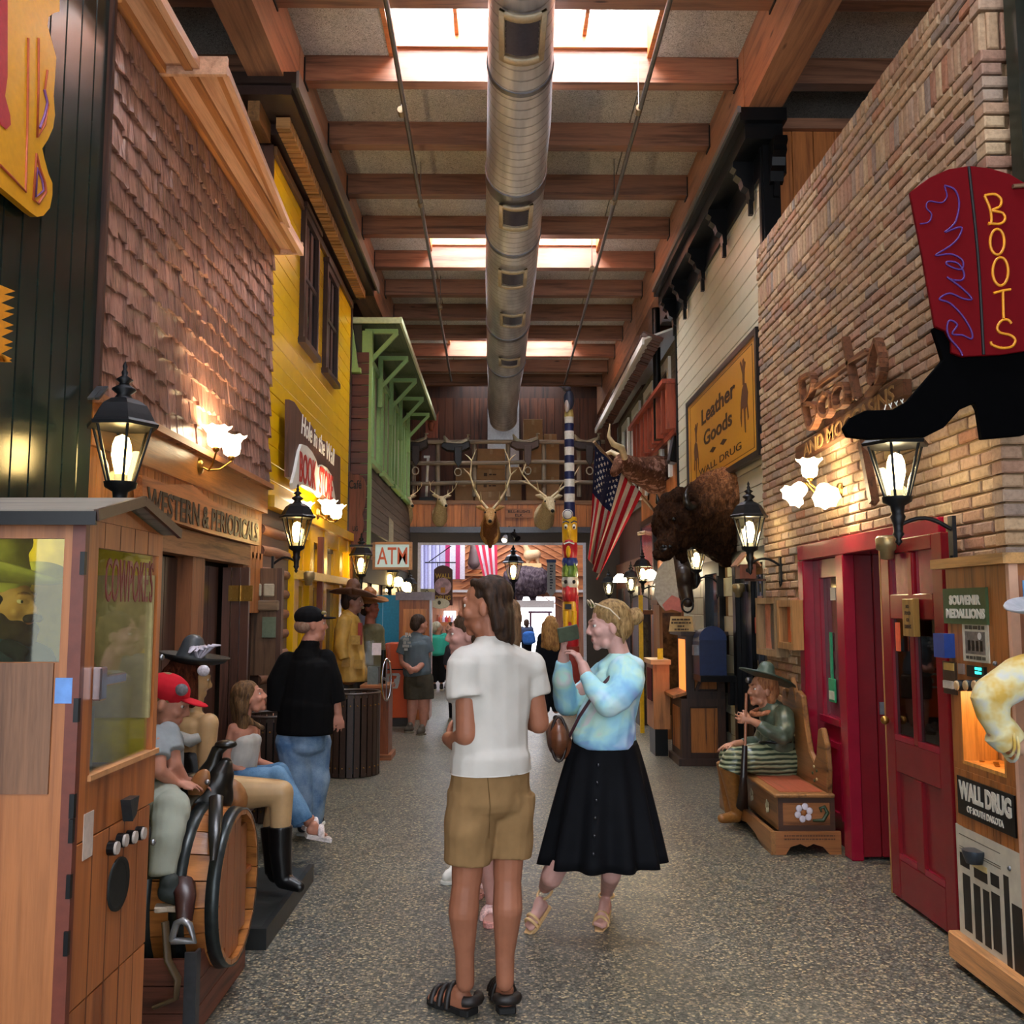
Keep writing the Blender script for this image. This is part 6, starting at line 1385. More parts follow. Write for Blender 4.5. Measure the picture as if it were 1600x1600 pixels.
text('WALL', plain('#c9a23a', .5), t, U(692, 900, Y=Yh - .005), (1, 0, 0), (0, 0, 1), w=.34, h=.11, th=.004, bold=.02); text('DRUG', plain('#c9a23a', .5), t, U(692, 934, Y=Yh - .005), (1, 0, 0), (0, 0, 1), w=.34, h=.1, th=.004, bold=.02)
obj('round_picture', MB().lathe([(.19, 0), (.19, .02)], U(692, 916, Y=Yh - .005), n=24, R=Matrix.Rotation(math.pi / 2, 3, 'X')), plain('#c4a0b4', .5, var=.4, scale=10), t); obj('picture_figure', MB().box(U(692, 922, Y=Yh - .03), (.1, .02, .12)), plain('#c98a2a'), t)
obj('iron_bracket', MB().tube([U(664, 879, Y=Yh), U(712, 879, Y=Yh)], .014, 6).tube([U(670, 878, Y=Yh), U(705, 853, Y=Yh)], .012, 6).tube([U(684, 879, Y=Yh), U(684, 886, Y=Yh)], .01, 6), M_DARKM, t)
t = thing('diamond_sign', 'cream square sign with a black diamond outline at the far opening edge', 'sign', U(666, 950, Y=20.9)); obj('board', fb(657, 679, 920, 949, 20.9), plain('#c9c79c', .5), t)
c = U(667, 934, Y=20.88); obj('diamond', MB().tube([c + V((-.13, 0, 0)), c + V((0, 0, .17)), c + V((.13, 0, 0)), c + V((0, 0, -.17)), c + V((-.13, 0, 0))], .012, 6), M_BLACK, t); obj('badge', MB().ell(c, (.06, .01, .08)), plain('#8fa23c'), t)
t = thing('oval_sign', 'white oval sign under the maroon hanging sign', 'sign', U(688, 950, Y=20.7)); c = U(688, 943, Y=20.7); obj('board', MB().lathe([(1, 0), (1, 1)], c, n=28, R=Matrix(((.2, 0, 0), (0, 0, -.03), (0, .11, 0)))), plain('#c4c8bc', .5), t); obj('emblem', MB().ell(c + V((-.02, -.035, .02)), (.035, .01, .045)), plain('#3a3a38'), t)
t = thing('carved_banner', 'long white pennant with vertical lettering left of the totem pole', 'banner', U(861, 930, Y=21.8))
obj('cloth', MB().poly([U(x, y, Y=21.8) for x, y in ((855, 877), (868, 877), (868, 925), (861, 933), (855, 925))], (0, 1, 0), .02), plain('#b9c2d0', .7), t); obj('top_bar', fb(854, 869, 874, 879, 21.78), plain('#35508c'), t)
for i in range(9): blurred_line(t, plain('#3a4664'), U(861.5, 884 + i * 4.4, Y=21.79), (1, 0, 0), (0, 0, 1), .07, .035, i, .004)
t = thing('mounted_musk_ox', 'shaggy dark musk ox standing on the far shelf', 'trophy', U(840, 940, Y=31.3)); Ym = 31.0
m = MB().cap2(U(812, 908, Y=Ym), .5, U(838, 908, Y=Ym), .48).ell(U(806, 900, Y=Ym), (.4, .35, .35)).cap2(U(800, 905, Y=Ym), .3, U(790, 918, Y=Ym), .18)
for x in (812, 833): m.cap2(U(x, 920, Y=Ym), .14, U(x, 938, Y=Ym), .09)
m.tube([U(803, 912, Y=Ym), U(842, 914, Y=Ym), U(842, 929, Y=Ym)], [.35, .45, .2], 12)
blob('body', m, .05, fur_mat('musk_fur', ('#1f181c', '#43373c', '#6a5c5c'), 8, 1, False), t, 2, wr=(.05, 12, 5)); obj('shelf', fb(806, 866, 938, 950, 30.9, .9), plain('#b0a69c', .6), t)
t = thing('wooden_statue', 'pale carved horse figure on the upper far shelf', 'statue', U(838, 884, Y=31.3)); m = MB().cap2(U(826, 868, Y=Ym), .18, U(838, 866, Y=Ym), .16).cap2(U(826, 865, Y=Ym), .12, U(820, 852, Y=Ym), .08).cap2(U(838, 866, Y=Ym), .1, U(841, 880, Y=Ym), .05).cap2(U(828, 870, Y=Ym), .1, U(824, 881, Y=Ym), .05)
blob('figure', m, .03, plain('#b08a62', .6), t, 1); obj('base', fb(815, 846, 880, 887, 30.9, .5), plain('#c9a06a', .6), t)
t = thing('wooden_statue', 'dark brown rearing figure on the upper far shelf left of the flag', 'statue', U(740, 886, Y=31.3)); blob('figure', MB().cap2(U(741, 880, Y=Ym), .22, U(741, 862, Y=Ym), .16).ell(U(740, 855, Y=Ym), .12), .04, plain('#4a3430', .6), t, 1); obj('base', fb(731, 752, 882, 889, 30.9, .5), plain('#6a3a2a', .6), t)
t = thing('display_shelf', 'wooden retail shelf with small goods in the far hall, left side', 'shelf', U(700, 1000, Y=27)); obj('shelf_board', fb(680, 712, 972, 978, 27, .4), wood('#b06a3a', None, 'x'), t); obj('uprights', fb(682, 685, 960, 1010, 27, .3), wood('#7a4426', None, 'z'), t)
for i in range(6): tag(obj('small_bottle', MB().lathe([(.05, 0), (.05, .12), (.02, .16), (.02, .2)], U(684 + i * 4.5, 972, Y=27.1), n=8), plain(('#a8323a', '#b8603a', '#c9b8c0')[i % 3], .3)), ('leftmost', 'second', 'third', 'fourth', 'fifth', 'rightmost')[i] + ' small bottle from the left on the far hall shelf', 'bottle', 'bottles on the far shelf')
struct('far_window', fb(694, 712, 955, 970, 31.6), M_PANE2, fh)
# ================= COWBOY BOOTH (left) =================
BXc, BYa, BYb = -1.12, 2.58, 3.14; BW = -2.0
M_CB = wood('#a8683a', '#7a431f', 'z', .4, .5, .05); M_CB2 = wood('#b56a34', '#8a481f', 'z', .38, .4, .05)
bo = thing('cowboy_booth', "tall wooden coin operated booth lettered COWPOKE'S with a cowboy inside", 'booth', (-1.5, 2.9, 0))
zt1 = U(140, 812, X=BXc).z; wz0, wz1 = U(200, 1190, X=BXc).z, U(200, 862, X=BXc).z
sx1 = U(97, 940, Y=BYa).x; sz0, sz1 = U(50, 1035, Y=BYa).z, U(50, 841, Y=BYa).z
obj('side_wall', MB().bx(sx1, BXc, BYa, BYa + .02, 0, zt1).bx(BW, sx1, BYa, BYa + .02, sz1, zt1).bx(BW, sx1, BYa, BYa + .02, 0, sz0), M_CB, bo)
obj('side_recess', MB().bx(BW, U(82, 1100, Y=BYa).x, BYa - .006, BYa, U(50, 1240, Y=BYa).z, sz0 - .002), wood('#8c6246', '#5b3c29', 'z', .5, .9), bo)
ye0, ye1 = U(147, 1030, X=BXc).y, U(248, 1030, X=BXc).y
ex = BXc - .02
obj('front_corner', MB().bx(ex - .01, BXc + .003, BYa - .002, BYa + .022, 0, zt1), plain('#6b3020', .4), bo)
obj('upper_door', MB().bx(ex, BXc, BYa + .02, ye0, wz0 - .16, zt1).bx(ex, BXc, ye1, BYb, wz0 - .16, zt1).bx(ex, BXc, ye0, ye1, wz1, zt1).bx(ex, BXc, ye0, ye1, wz0 - .16, wz0), M_CB2, bo)
zs = wz0 - .165
obj('lower_door', MB().bx(ex, BXc, BYa + .02, BYb, zs - .42, zs), M_CB2, bo, bevel=.002); obj('base_front', MB().bx(ex, BXc - .001, BYa + .012, BYb, 0, zs - .425), M_CB2, bo, bevel=.002)
for i in range(1, 5): obj('groove', MB().bx(BXc, BXc + .001, BYa + .02 + i * .11, BYa + .022 + i * .11, 0, zs - .0), plain('#5b2f16'), bo)
for i in range(1, 5): obj('groove', MB().bx(BXc, BXc + .001, BYa + .02 + i * .11, BYa + .022 + i * .11, wz1, zt1), plain('#5b2f16'), bo)
obj('window_sill', MB().bx(BXc - .02, BXc + .008, ye0 - .01, ye1 + .01, wz0 - .008, wz0 + .006), plain('#c98f5c'), bo)
obj('front_glass', MB().bx(BXc - .012, BXc - .009, ye0, ye1, wz0, wz1), M_GLASS, bo); obj('side_glass', MB().bx(BW, sx1, BYa + .008, BYa + .011, sz0, sz1), glass('#f2f0d0', .02, .1), bo)
text("COWPOKE'S", plain('#6a1518', .4), bo, (BXc - .006, (ye0 + ye1) / 2, wz1 - .085), (0, 1, 0), (0, 0, 1), w=(ye1 - ye0) * .74, h=.13, th=.003)
obj('back_wall', MB().bx(BW, BXc - .02, BYb - .02, BYb, 0, zt1), plain('#c8b526', .6), bo); obj('left_wall', MB().bx(BW - .02, BW, BYa, BYb, 0, zt1), plain('#b5ab40', .6), bo)
obj('inner_floor', MB().bx(BW, BXc - .02, BYa + .02, BYb - .02, wz0 - .06, wz0 - .03), plain('#7a6a40', .6), bo)
obj('inner_panel', MB().bx(sx1 - .23, sx1 + .05, BYb - .035, BYb - .02, 1.3, 1.75), plain('#a89a6a', .6), bo); obj('inner_post', MB().bx(BXc - .25, BXc - .2, BYb - .1, BYb - .02, wz0, zt1), wood('#8a5a34', None, 'z'), bo)
obj('amplifier', MB().bx(BXc - .3, BXc - .08, BYa + .12, BYa + .3, wz0 - .03, wz0 + .17), plain('#7d8a78', .5), bo); obj('speaker_cone', MB().lathe([(.05, 0), (.05, .005), (.02, .008)], (BXc - .079, BYa + .2, wz0 + .06), R=Matrix.Rotation(math.pi / 2, 3, 'Y')), M_BLACK, bo)
for i, l_ in enumerate('KS'): text(l_, wood('#b08050', None, 'z'), bo, (BXc - .14, BYa + .33, wz1 - .27 - i * .26), (0, 1, 0), (0, 0, 1), h=.18, th=.02, bold=.03)
lamp((BXc - .4, 2.86, zt1 - .04), 6.5, (1, .95, .4), .05)
pk = U(212, 786, X=BXc + .04); zl = U(142, 806, X=BXc + .04); pm = (BYa + BYb) / 2
for a, b in ((BYa - .05, pm), (BYb + .05, pm)): obj('roof_slope', MB().poly([(BW - .1, a, zt1 - .0), (BXc + .05, a, zt1 - .0), (BXc + .05, b, pk.z), (BW - .1, b, pk.z)], (0, 0, 1), .02), wood('#8f8578', '#6f675c', 'x', .8), bo)
obj('gable', MB().poly([(BXc - .018, BYa, zt1 + .001), (BXc - .018, BYb, zt1 + .001), (BXc - .02, pm, pk.z - .01)], (1, 0, 0), .02), M_CB2, bo)
for a, b in ((BYa - .05, pm), (BYb + .05, pm)): obj('gable_trim', MB().bar((BXc + .05, a, zt1 + .005), (BXc + .05, b, pk.z + .01), .012, .03), plain('#3b2418', .4), bo)
obj('eave_strip', MB().bx(BW - .1, BXc + .05, BYa - .055, BYa - .045, zt1 - .02, zt1 + .015), M_BLACK, bo)
for z_ in (U(130, 880, X=BXc).z, U(118, 1110, X=BXc).z, U(112, 1260, X=BXc).z, U(108, 1300, X=BXc).z, U(100, 1390, X=BXc).z, U(96, 1480, X=BXc).z): obj('hinge', MB().bx(BXc - .005, BXc + .006, BYa - .01, BYa + .004, z_ - .03, z_ + .03), M_BLACK, bo)
c = U(183, 1381, X=BXc); obj('speaker_hole', MB().lathe([(.075, 0), (.075, .008), (.06, .003)], c, n=24, R=Matrix.Rotation(math.pi / 2, 3, 'Y')), plain('#111410', .7), bo)
for px, py in ((170, 1325), (184, 1313), (199, 1308), (213, 1302)):
    c = U(px, py, X=BXc); obj('push_button', MB().lathe([(.021, 0), (.021, .02)], c, n=16, R=Matrix.Rotation(math.pi / 2, 3, 'Y')), M_BLACK, bo); obj('button_cap', MB().lathe([(.018, .02), (.018, .027)], c, n=16, R=Matrix.Rotation(math.pi / 2, 3, 'Y')), plain('#b9aea4', .4), bo)
c = U(195, 1254, X=BXc); obj('coin_cup', MB().prism([(-.035, .014), (.035, .014), (.02, -.035), (-.01, -.052)], c, (0, 1, 0), (0, 0, 1), .03), plain('#3a4144', .35, .6), bo)
c = U(137, 1305, X=BXc); obj('paper_label', MB().bx(BXc, BXc + .002, c.y - .03, c.y + .03, c.z - .06, c.z + .06), plain('#c4b2a4', .7), bo)
c = U(100, 1079, Y=BYa); obj('notice_paper', MB().bx(c.x - .022, c.x + .022, BYa - .003, BYa, c.z - .033, c.z + .033), plain('#6b98d8', .6), bo)
c = U(165, 1062, X=BXc); obj('chrome_latch', MB().bx(BXc, BXc + .02, c.y - .07, c.y + .1, c.z - .014, c.z + .014).bx(BXc, BXc + .025, c.y - .09, c.y - .05, c.z - .05, c.z + .04), plain('#c9c9d2', .15, .95, bump=0), bo, bevel=.004)
for px, py in ((252, 1027), (239, 1316)): obj('door_stud', MB().ell(U(px, py, X=BXc + .004), .01), M_STEEL, bo)
# ================= BARREL, CRATE, PLATFORM =================
cr = thing('wooden_crate', 'reddish wooden crate holding the oak barrel on the floor', 'crate', (-1.55, 4.2, 0))
for i in range(3): obj('side_board', MB().bx(-1.95, -1.18, 3.85, 3.87, .005 + i * .1, .1 + i * .1), wood('#6b3b2c', '#452419', 'x', .5), cr)
for i in range(3): obj('end_board', MB().bx(-1.2, -1.18, 3.87, 4.6, .005 + i * .1, .1 + i * .1), wood('#7a4431', '#4e2a1d', 'y', .5), cr)
obj('back_board', MB().bx(-1.95, -1.2, 4.58, 4.6, 0, .3).bx(-1.95, -1.93, 3.87, 4.58, 0, .3), wood('#6b3b2c', None, 'x'), cr); obj('corner_iron', MB().bx(-1.215, -1.17, 3.84, 3.849, 0, .33).bx(-1.179, -1.17, 3.8495, 3.89, 0, .33), plain('#4a4c52', .4, .6), cr)
ba = thing('oak_barrel', 'oak barrel with iron hoops lying on its side in the crate', 'barrel', (-1.5, 4.24, .13)); BC, BR = V((-1.12, 4.24, .47)), .31
RX = Matrix.Rotation(math.pi / 2, 3, 'Y'); prof_r = lambda u: BR * (1 + .13 * math.sin(math.pi * u)); L_ = .78
for k in range(20):
    a0, a1 = 2 * math.pi * k / 20 + .008, 2 * math.pi * (k + 1) / 20 - .008; vs = []; nn = 8
    for i in range(nn + 1):
        u = i / nn; r = prof_r(u)
        for a in (a0, a1): vs += [BC + V((-L_ * u, math.cos(a) * r, math.sin(a) * r)), BC + V((-L_ * u, math.cos(a) * (r - .02), math.sin(a) * (r - .02)))]
    fs = [(0, 1, 3, 2)] + [(4 * i + p, 4 * i + q, 4 * i + 4 + q, 4 * i + 4 + p) for i in range(nn) for p, q in ((0, 2), (2, 3), (3, 1), (1, 0))] + [(4 * nn, 4 * nn + 1, 4 * nn + 3, 4 * nn + 2)]
    obj('stave', MB().add(vs, fs, False), wood('#a86a35', '#74431f', 'x', .3, .6, .15), ba)
for i in range(6):
    w_ = .1; y0_ = -.3 + i * w_; h0 = math.sqrt(max(0, (BR - .02) ** 2 - max(abs(y0_), abs(y0_ + w_)) ** 2)) + .01; obj('head_board', MB().bx(BC.x - .045, BC.x - .025, BC.y + y0_ + .002, BC.y + y0_ + w_ - .002, BC.z - h0, BC.z + h0), wood('#8e4f26', '#5e3014', 'z', .35), ba)
for u, w_ in ((.03, .05), (.2, .055), (.36, .05), (.64, .05), (.85, .06)):
    r0, r1 = prof_r(max(0, u - w_ / 1.5)) + .006, prof_r(min(1, u + w_ / 1.5)) + .006
    obj('iron_hoop', MB().lathe([(r0 - .008, -w_ / 2), (r0, -w_ / 2), (r1, w_ / 2), (r1 - .008, w_ / 2)], BC + V((-L_ * u, 0, 0)), n=40, R=Matrix.Rotation(-math.pi / 2, 3, 'Y'), cap=False), plain('#3b4040', .35, .7, var=.2), ba)
pf = thing('black_platform', 'low black painted platform beside the barrel under the statue boots', 'platform', (-1.55, 5.4, 0)); obj('top', MB().bx(-1.95, -1.17, 4.86, 5.98, .05, .085), plain('#2a2c2a', .35, var=.2), pf); obj('rim', MB().bx(-1.17, -1.14, 4.83, 6.0, 0, .1).bx(-1.95, -1.171, 4.83, 4.86, 0, .1), plain('#1c1d1c', .4), pf)
# western saddle over the barrel
sd = thing('barrel_saddle', 'black and tan leather riding saddle strapped over the barrel', 'saddle', (-1.4, 4.35, .7))
MTAN, MBL = plain('#8a5a30', .45, var=.15), plain('#15130f', .3, var=.3)
def sp(px, py, y=4.35): return U(px, py, Y=y)
blob('saddle_tree', MB().cap2(sp(300, 1250), .1, sp(330, 1245), .1).cap2(sp(330, 1245), .1, sp(345, 1212), .06).cap2(sp(345, 1212), .05, sp(352, 1195), .035).cap2(sp(300, 1250), .12, sp(265, 1265), .12).cap2(sp(270, 1250), .1, sp(262, 1210), .05), .012, MBL, sd, 3)
obj('horn_swell', MB().tube([sp(322, 1215), sp(334, 1192), sp(340, 1172), sp(352, 1163)], [.05, .035, .028, .022], 12, flat=1), MBL, sd)
obj('pommel_cap', MB().ell(sp(353, 1163), (.05, .04, .02)), MBL, sd)
obj('tooled_swell', MB().ell(sp(311, 1225, 4.25), (.04, .02, .07), Matrix.Rotation(.5, 3, 'Y')), MTAN, sd); obj('cantle_pad', MB().ell(sp(362, 1245, 4.5), (.07, .05, .09), Matrix.Rotation(-.5, 3, 'Y')), MTAN, sd)
obj('skirt', MB().grid(lambda u, v: V((-1.64 + .34 * u, 4.24 - .36 * math.sin(v * 1.25), .47 + .375 * math.cos(v * 1.25) + .0)), 8, 10), plain('#23251d', .45, var=.2), sd).modifiers.new('s', 'SOLIDIFY').thickness = .012
obj('fender_strap', MB().tube([sp(338, 1245, 4.15), sp(336, 1300, 3.95), sp(333, 1345, 3.9)], [.03, .026, .012], 8, flat=.4), MBL, sd)
obj('stirrup_leather', MB().tube([sp(282, 1330, 4.1), sp(284, 1370, 3.95), sp(290, 1400, 3.85), sp(288, 1440, 3.82)], [.045, .05, .04, .03], 8, flat=.4), plain('#3a1c16', .35), sd)
obj('stirrup', MB().tube([sp(268, 1470, 3.8), sp(276, 1442, 3.8), sp(286, 1438, 3.8), sp(296, 1445, 3.8), sp(304, 1470, 3.8), sp(268, 1470, 3.8)], .014, 6), plain('#9a9a9e', .35, .7), sd)
obj('cinch_strap', MB().tube([sp(258, 1440, 3.8), sp(262, 1500, 3.78), sp(278, 1530, 3.78), sp(275, 1560, 3.78), sp(240, 1575, 3.78)], .016, 8, flat=.5), plain('#4c3a22', .5), sd)
obj('concho', MB().ell(sp(324, 1222, 4.2), .012), M_STEEL, sd); obj('concho', MB().ell(sp(340, 1252, 4.2), .012), M_STEEL, sd)
# bench for the girl
bn = thing('wooden_bench', 'plain brown bench against the left wall under the seated girl', 'bench', (-1.8, 6.4, 0))
for i in range(3): obj('seat_slat', MB().bx(-1.95 + i * .14, -1.82 + i * .14, 5.95, 7.1, .4, .43), wood('#5a3a26', None, 'y'), bn)
for x, y in ((-1.92, 6.0), (-1.6, 6.0), (-1.92, 7.0), (-1.6, 7.0)): obj('leg', MB().bx(x - .03, x + .03, y - .03, y + .03, 0, .4), wood('#4a2e1e', None, 'z'), bn)
def bin_(lab, px, Y_, r, h):
    c = U(px, 1100, Y=Y_); c.z = 0; t = thing('litter_bin', lab, 'bin', c); M_ = plain('#3a2b24', .4)
    obj('drum', MB().cyl(c + V((0, 0, .04)), c + V((0, 0, h - .04)), r * .93, n=24), M_BLACK, t)
    for k in range(26):
        a = 2 * math.pi * k / 26; R_ = Matrix.Rotation(a, 3, 'Z'); obj('slat', MB().box(c + R_ @ V((r, 0, h / 2)), (.014, r * .19, h * .98), R_), M_, t)
    for k in range(8, 26):
        a = 2 * math.pi * k / 26
        if math.sin(a) < .2:
            for z in (h * .12, h * .86): obj('bolt', MB().ell(c + V((math.cos(a) * (r + .01), math.sin(a) * (r + .01), z)), .008, n=6, m=4), M_BRASS, t)
    obj('rim', MB().tube([c + V((math.cos(i * math.pi / 12) * r, math.sin(i * math.pi / 12) * r, h)) for i in range(25)], .014, 6), M_, t)
bin_('round dark slatted litter bin in front of the yellow coated cowboy statue', 549, 9.75, .28, .8)
bin_('second dark slatted litter bin, behind the seated girl', 428, 7.75, .22, .8)
# penny machine
pm_ = thing('penny_machine', 'glass topped penny pressing machine with a chrome hand wheel', 'machine', U(588, 1170, Y=10.7)); a, b = U(566, 1075, Y=10.6), U(609, 1172, Y=10.6)
obj('base_cabinet', MB().bx(a.x, b.x - .02, 10.6, 11.0, .02, a.z), wood('#7c4324', '#4e2712', 'z', .35), pm_, bevel=.006); obj('plinth', MB().bx(a.x - .02, b.x + .02, 10.57, 11.0, 0, .06), wood('#8d5430', None, 'x'), pm_); obj('counter', MB().bx(a.x - .02, b.x, 10.57, 11.02, a.z, a.z + .03), wood('#8d5430', None, 'x'), pm_)
gt = U(588, 1002, Y=10.6).z; obj('glass_case', MB().bx(a.x + .02, b.x - .05, 10.62, 10.98, a.z + .03, gt), M_GLASS, pm_); obj('gear_block', MB().bx(a.x + .04, a.x + .16, 10.7, 10.85, a.z + .03, a.z + .22), plain('#8c9490', .3, .7), pm_); obj('press_head', MB().cyl((a.x + .2, 10.8, a.z + .03), (a.x + .2, 10.8, gt - .1), .03), M_BLACK, pm_); obj('white_tag', MB().bx(a.x + .1, a.x + .2, 10.6, 10.605, gt - .15, gt - .02), plain('#d8ccd0'), pm_)
wc = U(604, 1062, Y=10.45); obj('hand_wheel', MB().tube([wc + V((.045 * math.cos(q), .1 * math.cos(q) * .3, .22 * math.sin(q))) for q in [i * math.pi / 16 for i in range(33)]], .012, 6), plain('#d0d0d6', .12, 1, bump=0), pm_); obj('wheel_spokes', MB().cyl(wc, wc + V((-.05, .15, 0)), .015).tube([wc + V((0, 0, -.22)), wc + V((0, 0, .22))], .007, 6), M_STEEL, pm_)
# orange cash machine
am = thing('cash_machine', 'bright orange cash machine with a white logo behind the penny machine', 'machine', U(617, 1138, Y=12.95)); a, b = U(597, 1005, Y=13.5), U(637, 1138, Y=13.5)
obj('body', MB().poly([(a.x, 13.5, .12), (b.x, 13.5, .12), (b.x, 13.5, a.z - .0), (a.x + .05, 13.5, a.z - .0), (a.x, 13.5, a.z - .1)], (0, 1, 0), .5), plain('#c9501d', .35, var=.03), am, bevel=.01); obj('plinth', MB().bx(a.x + .01, b.x, 13.52, 14.0, 0, .12), plain('#2e2d2c'), am)
[obj('logo_piece', MB().poly([U(a_, b_, Y=13.49) for a_, b_ in q_], (0, 1, 0), .008), plain('#a9aaa4', .5), am) for q_ in ([(603, 1053), (611, 1052), (611, 1056), (608, 1057), (608.5, 1068), (603.5, 1070)], [(612, 1052), (623, 1052), (625.5, 1055), (624, 1066), (621.5, 1075), (620, 1076), (605, 1075.5), (605, 1073), (617, 1073), (618, 1069), (615, 1067.5), (616, 1061), (619, 1060), (620, 1056), (612, 1055.5)])]; obj('seam', MB().bx(a.x, b.x, 13.49, 13.5, U(610, 1047, Y=13.5).z, U(610, 1045, Y=13.5).z), M_BLACK, am)
a, b = U(622, 925, Y=14.3), U(670, 1112, Y=14.3); t = thing('arched_cabinet', 'honey wood cabinet with a grey top behind the man with hands clasped', 'cabinet', (a.x, 14.3, 0))
obj('case', MB().bx(a.x + .02, b.x, 14.3, 14.9, 0, a.z - .12), wood('#b0662f', '#7c431c', 'z', .35), t); obj('door_panel', MB().bx(a.x + .08, b.x - .05, 14.28, 14.3, .2, a.z - .25), wood('#c47c3c', None, 'z', .3), t); obj('top', MB().bx(a.x - .03, b.x + .03, 14.25, 14.95, a.z - .12, a.z), plain('#807880', .5), t); obj('chrome_edge', MB().bx(b.x, b.x + .03, 14.28, 14.3, .3, a.z - .12), M_STEEL, t)
# ================= PAINTED BENCH (right) =================
M_PB = wood('#8f6237', '#4f3018', 'y', .35, .8, .1); M_PB2 = wood('#9a6238', '#573019', 'x', .35, .8, .1)
pb_ = thing('painted_bench', 'carved storage bench painted with white flowers, in front of the crimson window', 'bench', (2.1, 7.4, 0)); x0, x1, y0, y1 = 1.86, 2.24, 6.62, 8.1
obj('chest_front', MB().bx(x0, x0 + .02, y0, y1, .15, .37), M_PB, pb_); obj('chest_end', MB().bx(x0, x1, y0, y0 + .02, .15, .37), M_PB2, pb_); obj('chest_back', MB().bx(x1 - .02, x1, y0, y1, .15, .37).bx(x0, x1, y1 - .02, y1, .15, .37), M_PB, pb_)
obj('end_border', MB().bx(x0, x1, y0 - .008, y0, .15, .185).bx(x0, x1, y0 - .008, y0, .335, .37).bx(x0, x0 + .03, y0 - .007, y0, .186, .334).bx(x1 - .03, x1, y0 - .007, y0, .186, .334), wood('#4a2c1c', None, 'x'), pb_)
obj('seat_lid', MB().bx(x0 - .03, x1, y0 - .03, y1 + .02, .37, .395), M_PB, pb_, bevel=.008); obj('seat_panel', MB().bx(x0 + .03, x1 - .06, y0 + .05, y1 - .1, .393, .4), wood('#a4553c', '#7a3a28', 'y', .4), pb_)
ft = [(0, 0), (.06, 0), (.09, .05), (.15, .07), (.19, .05), (.23, .07), (.29, .05), (.33, 0), (.4, 0), (.4, .15), (0, .15)]
obj('foot_end', MB().prism([(a * (x1 - x0 + .06) / .4, b) for a, b in ft], (x0 - .03, y0 - .03, 0), (1, 0, 0), (0, 0, 1), -.03), M_PB2, pb_); obj('foot_front', MB().prism([(a * (y1 - y0 + .06) / .4, b) for a, b in ft], (x0 - .03, y1 + .03, 0), (0, -1, 0), (0, 0, 1), .03), M_PB, pb_)
fc = V((x0 + .17, y0 - .012, .27))
for k in range(6): obj('petal', MB().ell(fc + V((.042 * math.cos(k * math.pi / 3 + .3), 0, .042 * math.sin(k * math.pi / 3 + .3))), (.024, .004, .024), n=8, m=5), plain('#cfc6cf', .4), pb_)
obj('flower_eye', MB().ell(fc, (.02, .008, .02), n=8, m=5), plain('#9a5a22', .4), pb_); obj('painted_leaf', MB().tube([fc + V((.06, 0, -.05)), fc + V((.13, 0, -.05)), fc + V((.16, 0, .0)), fc + V((.14, 0, .04)), fc + V((.11, 0, .03)), fc + V((.12, 0, .005))], [.008, .014, .014, .012, .01, .006], 6), plain('#2f4026', .4), pb_)
for i in range(3):
    for k in range(5): obj('front_petal', MB().ell((x0 - .006, y0 + .25 + i * .42 + .03 * math.cos(k * 1.257), .26 + .03 * math.sin(k * 1.257)), (.004, .02, .02), n=8, m=5), plain('#b5aa88', .4), pb_)
blurred_line(pb_, plain('#5a3420', .5), ((x0 + x1) / 2, y0 - .0602, .13), (1, 0, 0), (0, 0, 1), .34, .01, 8, .001); blurred_line(pb_, plain('#5a3420', .5), ((x0 + x1) / 2, y0 - .0602, .108), (1, 0, 0), (0, 0, 1), .34, .01, 9, .001)
bkp = [(0, .37), (1.48, .37), (1.5, .6), (1.4, .78), (1.3, .74), (1.25, .62), (1.15, .6), (1.05, .8), (.98, 1.0), (.9, 1.03), (.86, .95), (.82, 1.0), (.75, 1.12), (.68, 1.0), (.64, .95), (.6, 1.03), (.5, 1.0), (.44, .8), (.36, .62), (.26, .56), (.2, .62), (.15, .8), (.08, .82), (.0, .72), (-.02, .55)]
obj('backrest', MB().prism(bkp, (x1 - .04, y0 + .02, 0), (0, 1, 0), (0, 0, 1), .04), M_PB, pb_, bevel=.008)
for (yy, zz) in ((.25, .48), (.75, .72), (.75, .55), (1.2, .5)):
    for k in range(5): obj('painted_leafspray', MB().ell((x1 - .045, y0 + yy + .05 * math.cos(k * 1.257), zz + .05 * math.sin(k * 1.257)), (.004, .02, .012), n=8, m=4), plain('#b9a878' if k % 2 else '#38482a', .4), pb_)
# ================= PEOPLE AND FIGURES =================
def skin(col, rough=.5, name='skin'):
    s = NT(name); c = lin(col); n = s.noise(s.coords(), 14, 3); k = s.ramp(n, [(.3, tuple(x * .88 for x in c[:3]) + (1,)), (.7, tuple(min(1, x * 1.06) for x in c[:3]) + (1,))])
    a = s.n('ShaderNodeVertexColor'); a.layer_name = 'tint'; k = s.mix(1, k, a.outputs[0], 'MULTIPLY'); return s.set(k, rough, spec=.3)
def cloth(col, var=.12, rough=.9, scale=14, sheen=True):
    return plain(col, rough, var=var, spec=.12, scale=scale, bump=.25, name='cloth')
def denim(c1='#4f6f95', c2='#8fa9c4'):
    s = NT('denim'); v = s.coords(); n = s.noise(v, 5, 4, .6); f = s.noise(v, 160, 2)
    c = s.ramp(n, [(.35, lin(c1)), (.65, lin(c2))]); c = s.mix(.4, c, s.ramp(f, [(.4, (.75, .75, .75, 1)), (.6, (1.1, 1.1, 1.1, 1))]), 'MULTIPLY'); s.bump(f, .2, .002); return s.set(c, .9, spec=.1)
def hairm(col, hi):
    s = NT('hair'); v = s.coords((1, 1, .18)); n = s.noise(v, 60, 4, .7); c = s.ramp(n, [(.35, lin(col)), (.65, lin(hi))]); s.bump(n, .6, .006); return s.set(c, .62, spec=.2)
